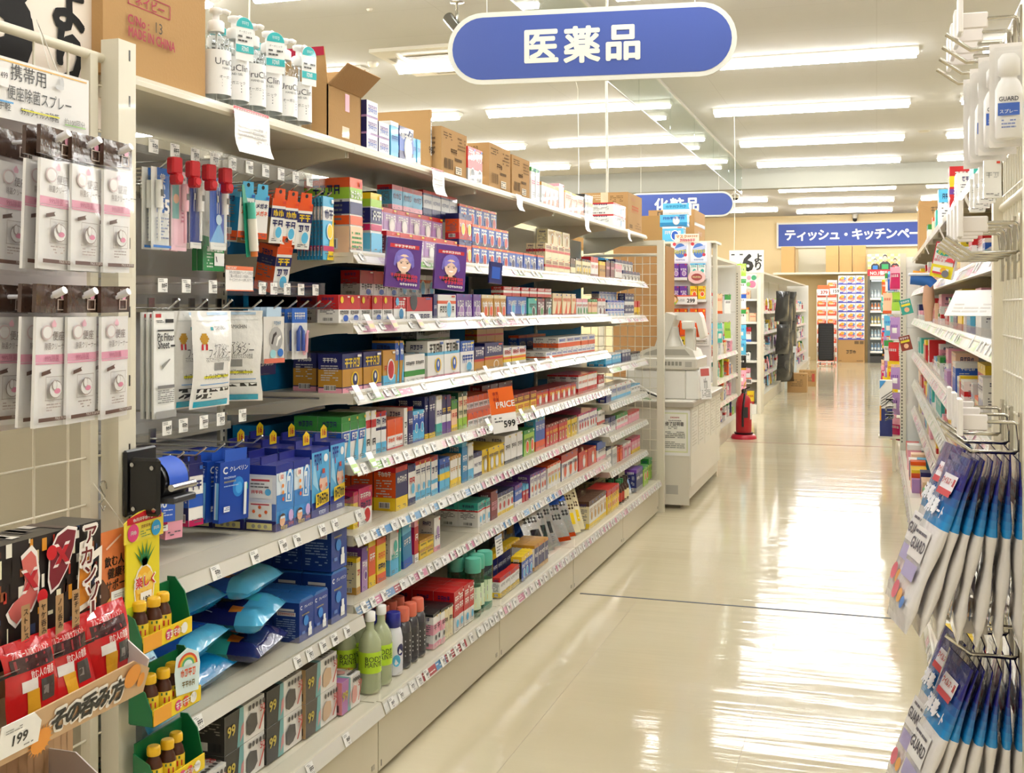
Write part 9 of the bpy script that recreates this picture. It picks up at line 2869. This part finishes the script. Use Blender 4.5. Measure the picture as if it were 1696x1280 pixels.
# drinks cooler and the picture banner over it
t = thing('drinks_cooler', 'open lit drinks cooler at the back wall beside the tissue packs', 'cooler', (0, 0, 0))
ca, cb = bx(1441), bx(1492)
HC = bz(457)
obj('cabinet', MB().box(ca - 0.06, ca, YBK, YBK + 0.7, 0, HC, '5A564E', 'paint').box(cb, cb + 0.06, YBK, YBK + 0.7, 0, HC, '5A564E', 'paint').box(ca, cb, YBK + 0.66, YBK + 0.7, 0, HC, 'DCE6EA', 'paint').box(ca, cb, YBK + 0.0, YBK + 0.65, 0, 0.18, '2E2C2A', 'paint').box(ca, cb, YBK, YBK + 0.65, HC - 0.1, HC, 'D5D2C8', 'paint'), t)
cz = [0.3, 0.66, 1.02, 1.38, 1.72]
for z in cz:
 obj('shelf', MB().box(ca + 0.001, cb - 0.001, YBK + 0.05, YBK + 0.65, z - 0.02, z, 'EDEFEF', 'paint').box(ca + 0.001, cb - 0.001, YBK + 0.04, YBK + 0.05, z - 0.04, z + 0.02, 'F2F0EC', 'print'), t)
obj('light', MB().tube([(ca + 0.04, YBK + 0.1, HC - 0.13), (cb - 0.04, YBK + 0.1, HC - 0.13)], 0.014, (1, 1, 1, 1), 'lit_panel', 8), t)
bp = [(0.03, 0), (0.033, 0.01), (0.033, 0.13), (0.015, 0.18), (0.013, 0.205)]
cols5 = ['6A8AA8', '9AB8C8', 'C8B45A', 'D8804A', 'B9C8CC']
drinkm = [MB().lathe(bp, 0, 0, c_, 'plastic', 10).lathe([(0.0335, 0.05), (0.0335, 0.11)], 0, 0, 'E9ECEF', 'print', 10, cap=False).lathe([(0.015, 0.205), (0.015, 0.225)], 0, 0, 'E9E9E6', 'plastic', 10).mesh('drink') for c_ in cols5]
for k, z in enumerate(cz):
 n = 9
 for i in range(n):
  o = obj('cooler_bottle', drinkm[k], None, (ca + 0.05 + (cb - ca - 0.1) * i / (n - 1), YBK + 0.12, z + 0.0005))
  good(o, '%s drink bottle' % ('blue-grey', 'pale blue', 'yellow', 'orange', 'pale')[k], 'bottle', '%s cooler shelf' % ORD[k], i)
t = thing('picture_banner', 'picture banner of three smiling staff in aprons above the drinks cooler', 'banner', (0, 0, 0))
pa, pb3 = bx(1437), bx(1500)
z0, z1 = HC + 0.001, bz(421)
mb = MB().box(pa, pb3, YBK + 0.0, YBK + 0.06, z0, z1, 'E9DDB8', 'print')
q = Pr(mb, (pa, YBK - 0.0005, z0), (1, 0, 0), (0, 0, 1), (0, -1, 0), pb3 - pa, z1 - z0, e=0.002)
for i in range(10):
 for j2 in range(6):
  if (i + j2) % 2 == 0:
   q.rect(i * 0.1, 0.3 + j2 * 0.117, i * 0.1 + 0.1, 0.3 + j2 * 0.117 + 0.117, 'E8C87A'); q.k = 1
q.k = 2
q.rect(0, 0, 1, 0.3, 'C8202C'); q.text('NO.1御礼!', 0.32, 0.13, 0.11, 'F4EEE4', 0.03, wmax=0.5); q.word(0.6, 0.06, 0.96, 0.2, 'F4EEE4', 4)
for u, sc, ap in ((0.2, 0.85, '2F7AC8'), (0.46, 1.15, '2FA05A'), (0.72, 0.85, 'C8303A')):
 H_ = 0.42 * sc
 q.poly([(u - 0.13 * sc, 0.3), (u + 0.13 * sc, 0.3), (u + 0.12 * sc, 0.3 + H_ * 0.5), (u + 0.05 * sc, 0.3 + H_ * 0.75), (u - 0.05 * sc, 0.3 + H_ * 0.75), (u - 0.12 * sc, 0.3 + H_ * 0.5)], '26262A')
 q.rect(u - 0.075 * sc, 0.3, u + 0.075 * sc, 0.3 + H_ * 0.48, ap); q.rect(u - 0.02 * sc, 0.3 + H_ * 0.7, u + 0.02 * sc, 0.3 + H_ * 0.9, 'E5B797')
 q.disc(u, 0.3 + H_ * 1.12, 0.052 * sc, '221C1A', 0.07 * sc); q.disc(u, 0.3 + H_ * 1.03, 0.044 * sc, 'EBC4A4', 0.056 * sc); q.disc(u, 0.3 + H_ * 0.97, 0.018, 'B8504A', 0.008, a0=math.pi, a1=2 * math.pi)
 q.rect(u - 0.02 * sc, 0.3 + H_ * 1.05, u - 0.012 * sc, 0.3 + H_ * 1.07, '2A2020'); q.rect(u + 0.012 * sc, 0.3 + H_ * 1.05, u + 0.02 * sc, 0.3 + H_ * 1.07, '2A2020')
obj('picture', mb, t)

# storage shelf with cartons high on the back wall
t = thing('storage_shelf', 'long storage shelf high on the back wall', 'shelf', (0, 0, 0))
zs_ = bz(450)
obj('board', MB().box(bx(1280), bx(1436), YBK + 0.1, BACK - 0.01, zs_ - 0.05, zs_, 'D9D2BE', 'paint'), t)
obj('board', MB().box(bx(1317), bx(1366), BACK - 0.05, BACK - 0.012, zs_, bz(405), 'CFC6A8', 'paint'), t)
for k, (u0, u1) in enumerate(((1293, 1315), (1367, 1389), (1390, 1411), (1412, 1434))):
 for r_ in range(2 if k else 1):
  hh = (bz(405) - bz(450)) * (0.98 if k == 0 else 0.60 if r_ == 0 else 0.38)
  zz = zs_ + 0.0006 + (0 if r_ == 0 else (bz(405) - bz(450)) * 0.602)
  t = thing('carton_box', 'brown carton on the storage shelf under the wall sign, %s along, %s' % (ORD[k], 'lower' if r_ == 0 else 'upper'), 'cardboard box', (0, 0, zz), None, 'cartons on the storage shelf')
  obj('box', MB().box(bx(u0) + 0.004, bx(u1) - 0.004, YBK + 0.15, YBK + 0.7, 0, hh, 'C09A66', 'board'), t)
# shelving fragment left of the tissue packs, at the back
run('pale shelving bay at the back behind the third run', 'back run', -1.72, -2.15, 29.0, 30.6, [0.5, 0.9, 1.3], 'D9D5CC', bays=1, carton='household_carton', pouchy=0.2, top=1.75, wmul=1.5, pn='household_pouch')

# office boxes on the left behind the second sign
t = thing('office_cabinet', 'pale tall cabinet against the beige partition beyond the end shelving', 'cabinet', (-4.2, 22.2, 0))
obj('body', MB().box(-0.6, 0.6, 0, 0.6, 0, 2.75, 'D9D2BC', 'paint'), t)
obj('door', MB().box(0.02, 0.58, -0.012, -0.001, 0.05, 2.7, 'CFC8B2', 'paint'), t)
obj('door', MB().box(-0.58, -0.02, -0.012, -0.001, 0.05, 2.7, 'CFC8B2', 'paint'), t)

# ---------------------------------------------------------------- second run across the aisle, peg goods
t = thing('peg_wall', 'cream peg board run beyond the white end panel across the aisle', 'shelving', (0, 0, 0))
obj('board', MB().box(0.36, 0.40, 10.6, 20.0, 0.0, 1.95, 'DAD5C8', 'paint'), t)
obj('base', MB().box(0.19, 0.36, 10.6, 20.0, 0.0, 0.2, 'DAD3BF', 'paint'), t)
r3 = random.Random(5)
for si in range(7):
 z = 1.85 - si * 0.23
 for k in range(13):
  y = 10.9 + k * 0.62 + r3.uniform(-0.05, 0.05)
  q = r3.randrange(16)
  x = 0.10 + r3.uniform(0, 0.08)
  o = obj('peg_pouch', small_pouch(q, 0.14, 0.2), None, (x, y, z - 0.2), (0, 0, math.pi + 0.7))
  good(o, dphrase(pouch_ds[q], 'pouch'), 'pouch', '%s peg board row' % ORD[si], y)
  if True:
   o = obj('peg_hook', MB().tube([(0.26, 0, 0), (0.0, 0, 0), (-0.012, 0, 0.018)], 0.004, 'C9C7C0', 'chrome', 5), None, (x, y, z))
   good(o, 'chrome peg hook', 'hook', '%s peg board row' % ORD[si], y)
# tall printed box standing at the corner
mb = MB().box(0.0, 0.42, 0, 0.18, 0, 0.62, 'E9E6E0', 'print')
xk0, xk1 = Xat(1457, 10.7), Xat(1478, 10.7)
wk = xk1 - xk0
mb = MB().box(0, wk, 0, 0.16, 0, 0.5, 'E9E6E0', 'print')
q = Pr(mb, (0, 0, 0), (1, 0, 0), (0, 0, 1), (0, -1, 0), wk, 0.5, e=0.001)
q.rect(0, 0, 1, 0.5, '1E2A6A'); q.poly([(0, 0.85), (0.5, 1), (0, 1)], '4A9AD8'); q.rect(0, 0.28, 0.12, 0.55, 'E8A02A')
for k in range(4):
 q.poly([(0.1, 0.52 + k * 0.05), (1, 0.66 + k * 0.05), (1, 0.675 + k * 0.05), (0.1, 0.535 + k * 0.05)], '1A1A20'); q.k -= 1
g, fs, gw, gh = glyphs('KUR', 0.0)
sc = 0.2 / gw
mb.add([Vector((wk * 0.42 + y * sc, -0.006 , 0.34 - x * sc)) + Vector((dx, 0, dz)) for dx, dz in ((0, 0), (0.004, 0), (0, 0.004)) for x, y, _ in g], [tuple(i + len(g) * m for i in f) for m in range(3) for f in fs], 'F0EEEA', 'print')
t = thing('display_stand', 'low cream stand carrying the navy printed box', 'stand', (xk0, 10.7, 0))
obj('shelf', MB().box(-0.01, wk + 0.25, -0.0, 0.2, 0.30, 0.32, CREAM, 'paint').box(wk, wk + 0.03, 0.05, 0.15, 0, 0.30, CREAM, 'paint'), t)
one('printed_box', mb, 'navy and white box with sideways white lettering at the corner of the peg board run', 'box', (xk0, 10.7, 0.3205))
label_goods()
